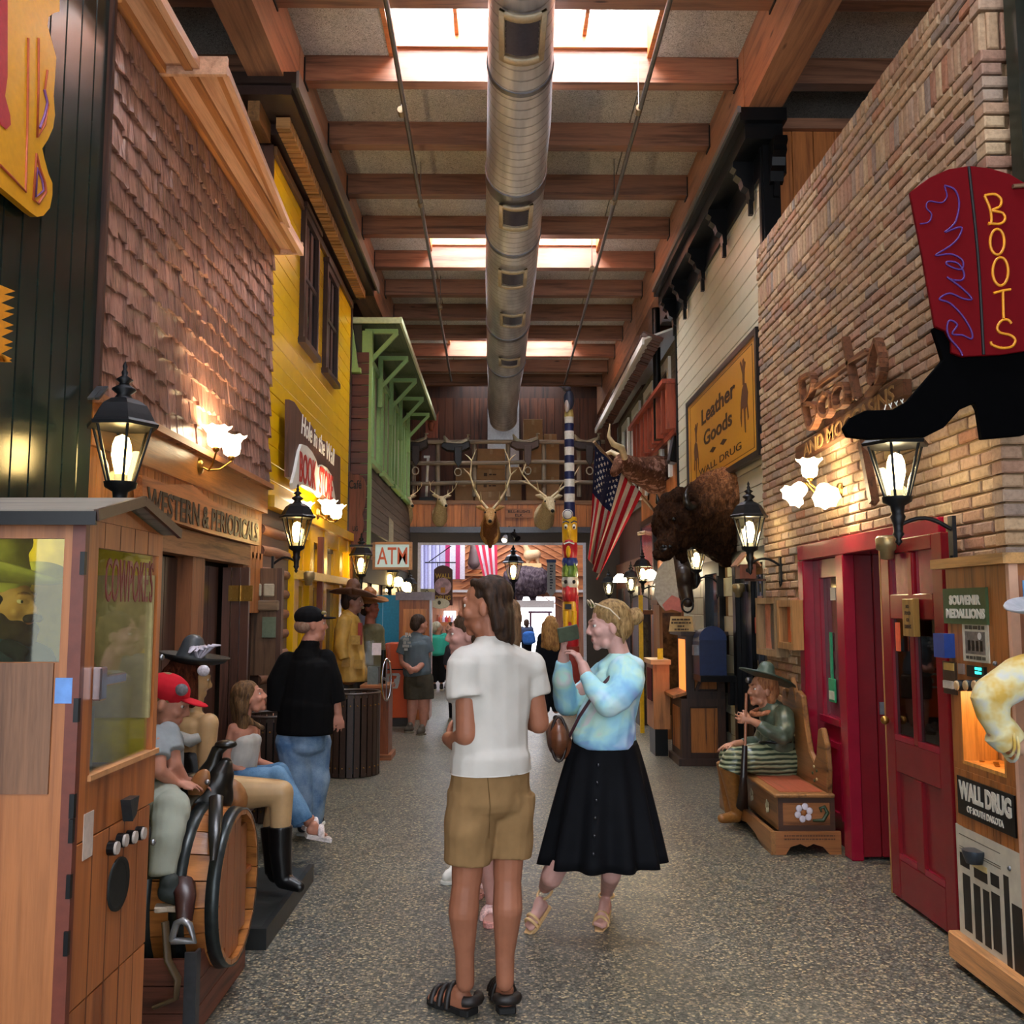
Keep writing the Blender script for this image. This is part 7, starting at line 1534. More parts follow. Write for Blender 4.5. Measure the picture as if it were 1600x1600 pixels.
class Head:
    def __init__(h, c, face, up=(0, 0, 1), s=1.0):
        y = V(face).normalized(); z = V(up); z = (z - y * z.dot(y)).normalized(); x = y.cross(z)
        h.c, h.s, h.R = V(c), s, Matrix((x, y, z)).transposed()
    def p(h, x, y, z): return h.c + h.R @ V((x, y, z)) * h.s
    def build(h, m, male=True):
        s, p = h.s, h.p; E = lambda c, r: m.ell(p(*c), tuple(q * s for q in r), h.R, 16, 10)
        E((0, -.018, .035), (.074, .096, .086)); E((0, .02, -.01), (.064, .075, .085)); E((0, .035, -.06), (.05 if male else .045, .05, .048)); E((0, .05, -.06), (.034, .04, .042)); E((0, .068, -.045), (.024, .02, .02))
        m.ell(p(0, .068, -.094), (.02 * s,) * 3); m.cap2(p(-.03, .028, -.08), .03 * s, p(.03, .028, -.08), .03 * s)
        m.cap2(p(0, .086, .02), .0085 * s, p(0, .106, -.02), .0115 * s); m.ell(p(-.013, .097, -.027), .009 * s); m.ell(p(.013, .097, -.027), .009 * s)
        m.cap2(p(-.036, .075, .032), .012 * s, p(-.008, .086, .028), .011 * s); m.cap2(p(.036, .075, .032), .012 * s, p(.008, .086, .028), .011 * s)
        m.cap2(p(-.019, .084, -.056), .0075 * s, p(.019, .084, -.056), .0075 * s); m.cap2(p(-.016, .083, -.066), .008 * s, p(.016, .083, -.066), .008 * s)
        for k in (-1, 1):
            m.ell(p(k * .04, .06, -.022), (.024 * s,) * 3); m.ell(p(k * .074, -.008, -.012), (.009 * s, .019 * s, .031 * s), h.R, 10, 8)
    def eyes(h, par, iris='#3a2c20'):
        for k in (-1, 1):
            o = obj('eye', MB().ell(h.p(k * .031, .068, .01), .0135 * h.s, n=12, m=8), plain('#d8d0c8', .2, bump=0), par)
            obj('iris', MB().ell(h.p(k * .032, .0765, .01), .0068 * h.s, n=10, m=6), plain(iris, .15, bump=0), par)
    def lids(h, par, mat):
        for k in (-1, 1): obj('eyelid', MB().ell(h.p(k * .031, .077, .0155), (.0155 * h.s, .0125 * h.s, .009 * h.s), h.R, 12, 8), mat, par)
def tints(heads, brow=(.35, .28, .25), lip=(.8, .5, .5), beard=None):
    def f(a):
        out = np.ones((len(a), 3))
        for h in heads:
            R = np.array(h.R); q = (a - np.array(h.c)) @ R / h.s
            def d(x, y, z, rx, ry, rz): return ((np.abs(q[:, 0]) - x) / rx) ** 2 + ((q[:, 1] - y) / ry) ** 2 + ((q[:, 2] - z) / rz) ** 2
            out[d(.026, .085, .037, .02, .03, .0055) < 1] = brow
            out[d(0, .088, -.061, .023, .02, .0085) < 1] = lip
            out[d(.03, .085, .009, .019, .02, .011) < 1] *= .72
            if beard is not None: 
                k = (q[:, 2] < -.04) & (q[:, 2] > -.14) & (q[:, 1] > -.02) & (d(0, .088, -.061, .023, .02, .0085) > 1) & (np.abs(q[:, 0]) < .08) & (q[:, 1] < .13); out[k] *= beard
        return out
    return f
def hand(m, w, d, nrm, s=1.0, curl=.5, thumb=1, spread=.16):
    """palm, four unequal bent fingers and a thumb leaving the side of the palm; nrm = the way the palm faces"""
    w, d = V(w), V(d).normalized(); n = V(nrm); n = (n - d * n.dot(d)).normalized(); x = d.cross(n)
    pe = w + d * .085 * s; m.seg(w + d * .01 * s, .024 * s, .018 * s, w + d * .075 * s, .036 * s, .014 * s, x)
    for i, (off, L) in enumerate(((-.031, .068), (-.0105, .078), (.0105, .073), (.031, .056))):
        b = pe + x * off * s - d * (.008 if i in (0, 3) else 0); fd = (d + x * (off / .031) * spread).normalized(); q = b - d * .012 * s; r = .0088 * s
        for j, seg in enumerate((.45, .32, .23)):
            ang = curl * (.6 + .5 * j); fd2 = (fd * math.cos(ang) + n * math.sin(ang)).normalized() if j == 0 else (prev * math.cos(curl * .9) + n * math.sin(curl * .9)).normalized()
            e = q + fd2 * L * seg * s; m.cap2(q, r, e, r * .92, 8); q, r, prev = e, r * .92, fd2
    t0 = w + d * .03 * s - x * thumb * .028 * s; t1 = t0 + (d * .6 - x * thumb * .7 + n * .35).normalized() * .035 * s; t2 = t1 + (d * .9 - x * thumb * .15 + n * .4 * curl).normalized() * .03 * s
    m.cap2(t0, .013 * s, t1, .0105 * s, 8).cap2(t1, .0105 * s, t2, .0088 * s, 8)
def chain(m, pts, rs, n=14):
    for i in range(len(pts) - 1): m.cap2(pts[i], rs[i], pts[i + 1], rs[i + 1], n)
def foot(m, heel, toe, s=1.0):
    h, t = V(heel), V(toe); d = (t - h).normalized(); L = (t - h).length; x = d.cross(Z1).normalized()
    m.cap2(h + d * .03, .036 * s, h + d * L * .68, .034 * s).cap2(h + d * .05 + Z1 * .03, .036 * s, h + d * L * .5 + Z1 * .01, .03 * s)
    for i in range(5):
        o = (i - 2) * .016 * s; e = L * (.98 - .035 * abs(i - 1.2)); m.cap2(h + d * L * .7 + x * o - Z1 * .008, .014 * s, h + d * e + x * o - Z1 * .016, (.012 if i == 1 else .009) * s, 8)
def sole(par, heel, toe, mat, w=.042, th=.03, z=None, name='sole'):
    h, t = V(heel), V(toe); d = (t - h); d.z = 0; L = d.length + .03; d.normalize(); x = V((d.y, -d.x, 0)); o = h - d * .015; o.z = z if z is not None else .0
    pr = [(-.7, .0), (.7, .0), (.85, .15), (.7, .4), (.95, .7), (.8, .92), (.4, 1.0), (-.4, 1.0), (-.8, .92), (-.95, .7), (-.7, .4), (-.85, .15)]
    return obj(name, MB().poly([o + x * a * w + d * b * L for a, b in pr], (0, 0, 1), th), mat, par, bevel=.004)
def straps(par, heel, toe, mat, at, w=.044, h=.075, r=.008, name='strap'):
    H, T = V(heel), V(toe); d = (T - H); d.z = 0; L = d.length; d.normalize(); x = V((d.y, -d.x, 0))
    for u, hh in at:
        c = H + d * L * u; c.z = .02; obj(name, MB().tube([c + x * w * math.cos(a) + Z1 * hh * math.sin(a) for a in [math.pi * i / 8 for i in range(9)]], r, 6), mat, par)
def shoe(par, heel, toe, mat, solem, s=1.0, name='shoe'):
    h, t = V(heel), V(toe); d = (t - h).normalized(); L = (t - h).length; m = MB()
    m.cap2(h + d * .03 + Z1 * .01, .042 * s, h + d * L * .72, .04 * s).cap2(h + d * L * .72, .04 * s, h + d * L * .9 - Z1 * .006, .03 * s).cap2(h + d * .035 + Z1 * .05, .04 * s, h + d * L * .45 + Z1 * .02, .036 * s)
    blob(name, m, .009, mat, par, 2); sole(par, heel, toe, solem, .044 * s, .022, max(0, min(h.z, t.z) - .05), 'shoe_sole')
PG = 'people in the hall'
def person(label, root, cat='person', name='person'): return thing(name, label, cat, (root.x, root.y, 0))
def hem(z): 
    def f(a): a[:, 2] = np.maximum(a[:, 2], z); return a
    return f
# ---------- man in white T-shirt ----------
def J(Y0): return lambda x, y, dy=0.0: U(x, y, Y=Y0 + dy)
def G(x, y, z=.045): return U(x, y, Z=z)
j = J(4.05); P = person('man in white T-shirt and khaki shorts with shoulder length brown hair, seen from behind', G(745, 1560))
hd1 = Head(j(758, 948), (-1, .22, -.08), s=1.03); sd = V((.87, .5, 0)); m = MB(); hd1.build(m)
chain(m, [j(763, 970), j(770, 1005)], [.062, .07]); m.seg(j(770, 1050), .145, .085, j(768, 1140), .14, .095, sd).seg(j(768, 1140), .14, .095, j(768, 1215), .15, .1, sd)
chain(m, [j(730, 1048, -.07), j(730, 1148, -.1)], [.052, .047]); chain(m, [j(730, 1148, -.1), j(712, 1158, .04), j(701, 1154, .14)], [.047, .041, .03]); hand(m, j(701, 1154, .14), (.25, .95, .1), (.9, 0, .3), 1.0, .95, 1, .05)
chain(m, [j(828, 1054, .08), j(842, 1130, .1)], [.048, .045]); chain(m, [j(842, 1130, .1), j(800, 1120, .36)], [.044, .028]); hand(m, j(800, 1120, .36), (-.9, .4, .1), (0, 0, 1), 1.05, .7, -1)
la, ra = (G(735, 1568), G(676, 1548)), (G(792, 1566), G(779, 1532))
chain(m, [j(740, 1235, -.02), j(729, 1375, -.02)], [.085, .062]); chain(m, [j(729, 1375, -.02), j(724, 1425, -.03), j(726, 1490, 0), j(727, 1535, .02)], [.058, .062, .04, .038])
chain(m, [j(798, 1240, .03), j(793, 1370, .03)], [.075, .06]); chain(m, [j(793, 1370, .03), j(793, 1420, .0), j(789, 1490, .03), j(789, 1535, .03)], [.056, .062, .04, .037])
foot(m, *la, 1.05); foot(m, *ra, 1.05)
blob('body', m, .0055, skin('#9c654c'), P, 3, tint=tints([hd1], beard=(.82, .78, .76))); hd1.eyes(P)
m = MB().seg(j(772, 1035), .178, .105, j(769, 1125), .172, .118, sd).seg(j(769, 1125), .168, .118, j(768, 1185), .172, .128, sd).cap2(j(770, 1012), .085, j(770, 1030), .11).tube([j(768, 1180), j(768, 1218)], .1, 12)
m.seg(j(768, 1180), .18, .14, j(768, 1220), .183, .143, sd).ell(j(730, 1038, -.07), .078).ell(j(828, 1043, .09), .072)
chain(m, [j(775, 1030), j(735, 1036, -.06)], [.1, .072]); chain(m, [j(775, 1030), j(824, 1044, .08)], [.1, .07])
m.tube([j(728, 1035, -.08), j(725, 1070, -.09), j(727, 1092, -.1)], [.074, .077, .082], 14).tube([j(828, 1040, .1), j(834, 1075, .1), j(837, 1088, .1)], [.07, .07, .068], 14)
blob('t_shirt', m, .008, cloth('#bdb8b0', .04), P, 4, wr=[(.009, 11, 4), (.004, 24, 5)], post=hem(j(768, 1205).z), stretch=(1, 1, .6))
m = MB().seg(j(767, 1195), .168, .122, j(767, 1250), .182, .135, sd).tube([j(742, 1240, -.03), j(733, 1300, -.03), j(729, 1348, -.03)], [.11, .106, .099], 16).tube([j(797, 1240, .04), j(798, 1290, .04), j(796, 1340, .03)], [.108, .1, .09], 16)
blob('shorts', m, .008, cloth('#8a6c48', .08), P, 3, wr=[(.01, 12, 8), (.005, 27, 2)])
obj('back_pocket_seam', MB().tube([j(762, 1215, -.14), j(766, 1260, -.145), j(764, 1310, -.12)], .0015, 5), cloth('#5d4629'), P)
HM = hairm('#1c110b', '#3e2a1c'); h = hd1
m = MB().ell(h.p(0, -.03, .045), tuple(q * h.s for q in (.081, .096, .084)), h.R).ell(h.p(0, -.06, -.01), tuple(q * h.s for q in (.077, .056, .1)), h.R).cap2(h.p(-.035, -.07, -.03), .045, h.p(-.03, -.072, -.12), .035).cap2(h.p(.035, -.07, -.03), .045, h.p(.03, -.072, -.125), .035).cap2(h.p(0, -.08, -.04), .04, h.p(0, -.082, -.135), .033).cap2(h.p(-.07, -.045, .03), .022, h.p(-.068, -.06, -.09), .02).cap2(h.p(.07, -.045, .03), .022, h.p(.068, -.06, -.09), .02)
m.cap2(h.p(-.03, .03, .1), .02, h.p(-.055, -.02, .08), .03).cap2(h.p(.03, .03, .1), .02, h.p(.055, -.02, .08), .03)
blob('hair', m, .006, HM, P, 2, wr=[(.006, 60, 3)], stretch=(1, 1, .12))
MS = plain('#1b1411', .5, var=.2)
for hl, to in (la, ra):
    sole(P, hl, to, plain('#0c0b0b', .7), .05, .028); straps(P, hl, to, MS, ((.42, .085), (.62, .066), (.82, .052)), .047, r=.013)
    d_ = (to - hl).normalized(); m = MB().tube([hl + V((d_.y, -d_.x, 0)) * .042 * math.cos(a) - d_ * .02 * math.sin(a) * 1.6 + Z1 * .02 for a in [math.pi * i / 8 for i in range(9)]], .022, 8); obj('heel_counter', m, MS, P)
# ---------- woman with phone ----------
j = J(4.95); P = person('woman in pastel tie-dye hoodie and long black skirt raising a phone', G(925, 1430))
hw_ = Head(j(950, 978), (-1, -.12, -.12), s=1.03); m = MB(); hw_.build(m, False); sd = V((.12, 1, 0))
chain(m, [j(962, 1000), j(970, 1030)], [.05, .055]); m.seg(j(962, 1078), .125, .085, j(945, 1160), .13, .09, sd).seg(j(945, 1160), .13, .1, j(942, 1200), .15, .11, sd)
chain(m, [j(973, 1056, -.14), j(948, 1100, -.2), j(916, 1055, -.16), j(911, 1040, -.14)], [.042, .042, .032, .027]); hand(m, j(911, 1042, -.14), (-.42, .3, .9), (-.85, .45, -.3), .95, .85, 1, .1)
chain(m, [j(945, 1055, .15), j(885, 1100, .12), j(880, 1035, .0), j(881, 1022, -.01)], [.05, .045, .032, .027]); hand(m, j(881, 1022, -.01), (-.05, -.1, 1), (.9, -.1, .2), .95, .75, -1, .12)
lf, rf_ = (U(852, 1408, Z=.13), U(824, 1447, Z=.035)), (G(948, 1412, .06), G(936, 1444, .035))
chain(m, [j(925, 1210, -.05), j(880, 1330, -.05)], [.09, .06]); chain(m, [j(880, 1330, -.05), j(862, 1370, -.05), lf[0] + V((.0, .01, .07))], [.058, .055, .034])
chain(m, [j(955, 1210, .05), j(958, 1330, .02), j(955, 1365, .0), rf_[0] + V((0, 0, .06))], [.09, .058, .052, .033])
foot(m, lf[0], lf[1], .88); foot(m, rf_[0], rf_[1], .88)
SKW = skin('#c0948a'); blob('body', m, .0055, SKW, P, 3, tint=tints([hw_], lip=(.78, .5, .52))); hw_.eyes(P, '#4a5a6a'); 
def tiedye():
    s = NT('tie_dye'); v = s.coords(rnd=False); n = s.noise(v, 4.2, 3, .55, .8); n2 = s.noise(v, 6.5, 2, .5, .5)
    c = s.ramp(n, [(.3, lin('#8a96cf')), (.4, lin('#84b4d6')), (.5, lin('#9dcfdc')), (.6, lin('#b4d9cd')), (.7, lin('#cfc0cb'))])
    c = s.mix(s.ramp(n2, [(.52, (0, 0, 0, 1)), (.7, (.8, .8, .8, 1))]), c, lin('#cfe3ee')); f = s.noise(v, 60, 3); s.bump(f, .15, .003); return s.set(c, .9, spec=.1)
MTD = tiedye()
m = MB().seg(j(966, 1068), .165, .125, j(950, 1120), .16, .145, sd).seg(j(950, 1120), .165, .15, j(942, 1155), .17, .165, sd).cap2(j(966, 1035), .07, j(975, 1050), .09).cap2(j(968, 1040), .08, j(988, 1048), .06)
m.ell(j(985, 1040), (.07, .09, .05)).ell(j(974, 1052, -.13), .085).ell(j(955, 1052, .13), .085); m.cap2(j(945, 1042), .04, j(962, 1035), .06)
m.tube([j(978, 1052, -.1), j(978, 1068, -.18), j(965, 1088, -.22), j(950, 1098, -.22)], [.09, .088, .078, .072], 14).cap2(j(950, 1098, -.22), .07, j(930, 1078, -.2), .052).tube([j(948, 1096, -.22), j(928, 1074, -.19), j(914, 1052, -.16)], [.066, .052, .036], 14)
m.tube([j(950, 1055, .14), j(915, 1085, .16), j(885, 1100, .12)], [.085, .075, .07], 14).cap2(j(885, 1098, .12), .07, j(880, 1065, .04), .058).tube([j(884, 1095, .12), j(880, 1060, .03), j(880, 1032, .0)], [.066, .056, .036], 14)
blob('hoodie', m, .008, MTD, P, 3, wr=[(.01, 12, 4), (.004, 34, 9)], post=hem(j(942, 1166).z))
wz, hz = j(942, 1150).z, j(942, 1345).z; cw = j(945, 1200); chh = j(940, 1345)
def skirtf(u, v):
    a = 2 * math.pi * u; ctr = j(944, 1150).lerp(j(940, 1345), v); fold = math.cos(a * 11 + 1) * .03 * v ** 1.1; rx = .155 + (.305 - .155) * v ** .8 + fold; ry = .13 + (.25 - .13) * v ** .8 + fold
    return V((ctr.x + rx * math.cos(a), ctr.y + ry * math.sin(a), ctr.z))
sk = obj('skirt', MB().grid(skirtf, 132, 14), cloth('#0b0c10', .2, .8), P); so = sk.modifiers.new('s', 'SOLIDIFY'); so.thickness = .006
for i in range(7):
    v = .06 + i * .13; p_ = skirtf(.715, v); obj('skirt_button', MB().ell(p_ + V((-.0, -.01, 0)), (.009, .005, .009), n=8, m=5), plain('#1c1c22', .2), P)
h = hw_; HB = hairm('#5d4426', '#a8895a')
m = MB().ell(h.p(0, -.025, .05), tuple(q * h.s for q in (.083, .098, .085)), h.R).ell(h.p(0, -.06, .0), tuple(q * h.s for q in (.078, .07, .085)), h.R).cap2(h.p(-.072, -.02, .03), .02, h.p(-.06, -.06, -.05), .02).cap2(h.p(.072, -.02, .03), .02, h.p(.06, -.06, -.05), .02).ell(h.p(0, -.145, .03), (.045, .05, .045)).cap2(h.p(0, -.1, .03), .045, h.p(0, -.13, .03), .035).cap2(h.p(-.07, -.055, -.04), .012, h.p(-.075, -.05, -.09), .006)
blob('hair', m, .006, HB, P, 2, wr=[(.004, 70, 3)], stretch=(.4, .3, 1))
g = MB()
for k in (-1, 1):
    g.tube([h.p(k * .034 + .026 * math.cos(a), .072 + .008 * math.sin(a), .118 + .02 * math.sin(a)) for a in [i * math.pi / 8 for i in range(17)]], .0035, 6); g.tube([h.p(k * .06, .065, .12), h.p(k * .082, .0, .085), h.p(k * .08, -.045, .03)], .0045, 6)
g.tube([h.p(-.01, .075, .12), h.p(.01, .075, .12)], .003, 6)
obj('sunglasses', g, plain('#c9b79a', .3), P)
for k in (-1, 1): obj('lens', MB().ell(h.p(k * .034, .072, .118), (.024, .003, .018), h.R, 12, 6), plain('#5d7a3c', .1), P)
obj('bag_strap', MB().tube([j(975, 1043, -.1), j(955, 1055, -.165), j(928, 1085, -.17), j(905, 1120, -.17), j(890, 1150, -.1)], .013, 6, flat=.4), plain('#3a1d28', .6), P)
bg = j(872, 1152, .0); tb_ = thing('shoulder_bag', 'round brown leather shoulder bag at the hip of the photographing woman', 'bag', bg)
blob('bag_body', MB().ell(bg, (.06, .11, .1)).cap2(bg + V((.02, 0, -.05)), .06, bg + V((-.01, 0, .03)), .055), .008, plain('#6b3f27', .35, var=.15), tb_, 2)
obj('bag_trim', MB().tube([bg + V((.062 * math.cos(a) * .6, -.06, .11 * math.sin(a))) for a in [i * math.pi / 10 for i in range(21)]], .008, 6), plain('#241511', .4), tb_)
ph = thing('mobile_phone', 'dark green cased phone held up in both hands', 'phone', j(888, 990, -.08)); pc_ = j(888, 990, -.08)
Rp = Matrix.Rotation(math.radians(22), 3, 'Z') @ Matrix.Rotation(math.radians(-10), 3, 'Y')
obj('case', MB().box(pc_, (.115, .012, .075), Rp), plain('#3b4434', .35, var=.3, scale=20), ph, bevel=.004); obj('lens_bump', MB().box(pc_ + Rp @ V((-.035, .008, .018)), (.03, .006, .03), Rp), M_BLACK, ph)
MN = plain('#c9a472', .5)
for hl, to in (lf, rf_):
    up_ = hl.z - .035; 
    d_ = (to - hl).normalized(); x_ = V((d_.y, -d_.x, 0)).normalized(); L_s = (to - hl).length
    sm = MB(); o_ = hl - d_ * .02 - Z1 * .03
    nz_ = x_.cross(d_).normalized()
    if nz_.z < 0: nz_ = -nz_
    sm.poly([o_ + x_ * a * .037 + d_ * b * (L_s + .03) for a, b in ((-.6, 0), (.6, 0), (.75, .4), (.95, .72), (.6, 1), (-.6, 1), (-.95, .72), (-.75, .4))], nz_ * -1, .022)
    obj('sandal_sole', sm, MN, P, bevel=.004)
    for u, hh in ((.72, .05), (.86, .042)):
        c = o_ + d_ * L_s * u; obj('sandal_strap', MB().tube([c + x_ * .037 * math.cos(a) + nz_ * hh * math.sin(a) * 1.1 for a in [math.pi * i / 8 for i in range(9)]], .009, 6), MN, P)
    c = hl + Z1 * .045 + d_ * .005; obj('ankle_strap', MB().tube([c + x_ * .04 * math.cos(a) + d_ * .045 * math.sin(a) for a in [math.pi * i / 8 for i in range(17)]], .007, 6), MN, P)
# ---------- generic distant / half hidden person ----------
def simple(label, Y0, hx, hy, face, spec, skincol='#b98a74', vox=.014, hs=1.0, hair=None, cat='person', name='person', eyes=False, lip=(.8, .5, .5), sgloss=.5, beard=None, lids=False):
    j = J(Y0); P = person(label, j(hx, 1000), cat, name); h = Head(j(hx, hy), face, s=hs); m = MB(); h.build(m)
    for pts, rs in spec['body']: chain(m, [j(*p) for p in pts], rs)
    for w, d, n, c, th in spec.get('hands', ()): hand(m, j(*w), d, n, spec.get('hsz', 1.0), c, th)
    for sg in spec.get('segs', ()): m.seg(j(*sg[0]), sg[1], sg[2], j(*sg[3]), sg[4], sg[5], V(sg[6]))
    bodyo = blob('body', m, vox, skin(skincol, sgloss), P, 2, tint=tints([h], lip=lip, beard=beard))
    if eyes: h.eyes(P)
    for nm, mat, prims, wr, hz_ in spec['cloth']:
        m = MB()
        for q in prims:
            if q[0] == 'c': chain(m, [j(*p) for p in q[1]], q[2])
            elif q[0] == 't':
                m.tube([j(*p) for p in q[1]], q[2], 14)
                if len(q[2]) > 1 and 'boots' not in nm: m.ell(j(*q[1][0]), q[2][0])
            elif q[0] == 's': m.seg(j(*q[1]), q[2], q[3], j(*q[4]), q[5], q[6], V(q[7]))
        blob(nm, m, max(.008, vox * .8), mat, P, 2, wr=wr, post=hem(j(hx, hz_).z) if hz_ else None)
    if hair:
        m = MB().ell(h.p(0, -.03, .045), tuple(q * h.s for q in (.084, .1, .088)), h.R).ell(h.p(0, -.07, 0), tuple(q * h.s for q in (.08, .06, .09)), h.R)
        for a, ra_, b, rb_ in hair[1]: m.cap2(h.p(*a), ra_, h.p(*b), rb_)
        blob('hair', m, max(.007, vox * .8), hair[0], P, 2, wr=[(.006, 45, 3)], stretch=(1, 1, .2))
    return P, h, j
# ---------- girl behind the man, and another person behind them ----------
BL, BRN = cloth('#14151a', .2), hairm('#22160e', '#4b3524')
P, h, j = simple('dark haired smiling young woman mostly hidden behind the man in white', 5.25, 727, 992, (-1, -.15, -.05), dict(
    body=[([(735, 1015), (742, 1040)], [.048, .05]), ([(735, 1075), (728, 1150), (738, 1120, .2)], [.04, .035, .025]), ([(762, 1230), (762, 1320), (762, 1350), (768, 1405)], [.08, .055, .05, .033]), ([(750, 1230, .2), (748, 1320, .2), (752, 1370, .15)], [.08, .055, .033])],
    segs=[((748, 1065), .14, .09, (750, 1200), .13, .1, (1, .3, 0))],
    cloth=[('t_shirt', cloth('#8a8f94'), [('s', (748, 1062), .15, .1, (750, 1190), .15, .11, (1, .3, 0))], (.006, 12, 3), None), ('shorts', cloth('#2d3440'), [('s', (752, 1190), .15, .11, (752, 1250), .17, .12, (1, .3, 0))], None, None)]),
    '#b5857a', .007, .98, (BRN, [((0, -.08, 0), .05, (0, -.1, -.1), .04)]), eyes=True)
for a, b in ((G(768, 1408, .06), G(765, 1438, .04)), (U(752, 1372, Z=.05), U(744, 1392, Z=.05))):
    m = MB(); foot(m, a, b, .85); blob('foot', m, .007, skin('#b5857a'), P, 1, tint=lambda q: np.ones((len(q), 3))); sole(P, a, b, plain('#d08f86', .6, var=.3, scale=90), .042, .03); straps(P, a, b, plain('#d9b4ae', .6, var=.4, scale=90), ((.6, .06), (.75, .05)), .042, r=.016)
P, h, j = simple('brown haired person hidden behind the long haired man, one white clog showing', 6.0, 786, 966, (-.6, .6, 0), dict(
    body=[([(786, 985), (784, 1010)], [.045, .05]), ([(775, 1180), (755, 1280), (728, 1345)], [.08, .055, .035]), ([(790, 1180), (792, 1280), (788, 1345)], [.08, .055, .035])],
    segs=[((782, 1040), .14, .09, (780, 1150), .13, .1, (1, 0, 0))],
    cloth=[('shirt', cloth('#6d6a70'), [('s', (782, 1035), .14, .1, (780, 1150), .15, .11, (1, 0, 0))], None, None), ('trousers', cloth('#2c2f38'), [('s', (780, 1150), .15, .11, (780, 1200), .15, .11, (1, 0, 0)), ('c', [(772, 1190), (755, 1275)], [.08, .065]), ('c', [(790, 1190), (792, 1275)], [.08, .065])], None, None)]),
    '#b5857a', .014, 1.0, (hairm('#4a3424', '#7d6248'), [((0, -.08, 0), .06, (0, -.09, -.14), .05), ((.06, -.03, 0), .03, (.06, -.05, -.12), .03), ((-.06, -.03, 0), .03, (-.06, -.05, -.12), .03)]))
shoe(P, G(722, 1362, .05), G(694, 1370, .045), M_WHITE, M_WHITE, .95, 'clog'); shoe(P, G(790, 1360, .05), G(782, 1375, .045), M_WHITE, M_WHITE, .95, 'clog')
# ---------- man in black jacket ----------
DN = denim(); BJ = cloth('#0a0a0c', .2, .85)
P, h, j = simple('older man in black jacket, black cap and pale jeans walking past the shops', 7.0, 487, 976, (.9, .42, 0), dict(
    body=[([(485, 1000), (480, 1015)], [.06, .065]), ([(516, 1040), (522, 1085), (528, 1112)], [.05, .042, .03]), ([(448, 1050), (450, 1100), (458, 1115, .05)], [.05, .042, .03]), ([(452, 1160), (456, 1220), (462, 1280)], [.09, .06, .04]), ([(492, 1160, .1), (490, 1220, .1), (478, 1275, .2)], [.09, .06, .04])],
    hands=[((529, 1113), (.1, -.1, -1), (-.3, .9, 0), .35, 1)], segs=[((478, 1045), .17, .11, (478, 1140), .16, .13, (.85, -.4, 0))],
    cloth=[('jacket', BJ, [('s', (480, 1040), .19, .13, (478, 1120), .215, .17, (.85, -.4, 0)), ('s', (478, 1100), .215, .17, (476, 1142), .22, .17, (.85, -.4, 0)), ('c', [(484, 1009), (480, 1030)], [.072, .11]), ('t', [(508, 1030), (518, 1060), (526, 1098)], [.075, .075, .065]), ('t', [(450, 1035), (436, 1065), (433, 1110)], [.08, .085, .075])], [(.008, 10, 4)], 1146),
           ('jeans', DN, [('s', (474, 1140), .16, .13, (474, 1165), .16, .13, (.85, -.4, 0)), ('t', [(456, 1160), (466, 1215), (470, 1290)], [.12, .1, .08]), ('t', [(492, 1160, .1), (494, 1215, .1), (484, 1285, .15)], [.12, .1, .085])], [(.01, 14, 6)], None)]),
    '#b8806c', .009, 1.06, None, eyes=True)
m = MB(); m.ell(h.p(0, -.02, .055), tuple(q * h.s for q in (.086, .104, .075)), h.R)
blob('cap', m, .008, cloth('#101013'), P, 2); obj('cap_brim', MB().ell(h.p(0, .1, .045), tuple(q * h.s for q in (.07, .07, .009)), h.R), cloth('#101013'), P); obj('cap_badge', MB().ell(h.p(.05, .07, .08), (.02, .02, .014)), plain('#8a7a4a'), P)
blob('hair', MB().ell(h.p(0, -.06, -.01), tuple(q * h.s for q in (.079, .06, .05)), h.R), .01, hairm('#7a5a48', '#a08474'), P, 1)
for a, b in ((G(470, 1296), G(492, 1285)), (G(480, 1285), G(503, 1278))): shoe(P, a, b, plain('#3a3a40', .6), M_WHITE)
# ---------- seated girl ----------
P, h, j = simple('seated girl with long brown hair in white top and jeans, smiling up', 6.3, 391, 1090, (1, .12, .28), dict(
    body=[([(385, 1105), (381, 1125)], [.038, .042]), ([(365, 1138, -.05), (352, 1190, -.08), (385, 1208, -.1), (396, 1207, -.1)], [.036, .032, .026, .023]), ([(398, 1138, .12), (400, 1190, .15), (428, 1198, .1)], [.036, .03, .022])],
    hands=[((396, 1207, -.1), (1, 0, -.15), (0, 0, -1), .25, 1), ((428, 1198, .1), (1, 0, -.3), (0, 0, -1), .3, -1)], hsz=.85, segs=[((382, 1142), .11, .07, (375, 1205), .1, .08, (.3, 1, 0))],
    cloth=[('white_top', cloth('#b8b6b0', .08), [('s', (386, 1155), .115, .085, (377, 1200), .115, .09, (.3, 1, 0))], (.006, 30, 3), None),
           ('jeans', denim('#3d5f80', '#6f93b3'), [('s', (372, 1215), .12, .1, (382, 1218), .12, .09, (0, 1, 0)), ('c', [(378, 1222, -.08), (432, 1214, -.1)], [.09, .065]), ('t', [(432, 1212, -.1), (450, 1240, -.1), (472, 1285, -.1)], [.068, .062, .075]), ('c', [(380, 1220, .1), (435, 1208, .1)], [.09, .065]), ('t', [(435, 1208, .1), (452, 1240, .1), (468, 1275, .1)], [.068, .06, .075])], [(.007, 16, 6)], None)]),
    '#b9806a', .0075, .92, (hairm('#3a281a', '#7a5c3c'), [((0, -.08, 0), .06, (0, -.12, -.2), .045), ((.05, -.06, -.02), .04, (.05, -.1, -.24), .03), ((-.05, -.06, -.02), .04, (-.05, -.1, -.22), .03), ((.03, -.05, -.14), .025, (.04, .03, -.22), .015), ((-.07, 0, .02), .02, (-.07, -.05, -.08), .025), ((.07, 0, .02), .02, (.07, -.05, -.08), .025)]), eyes=True)
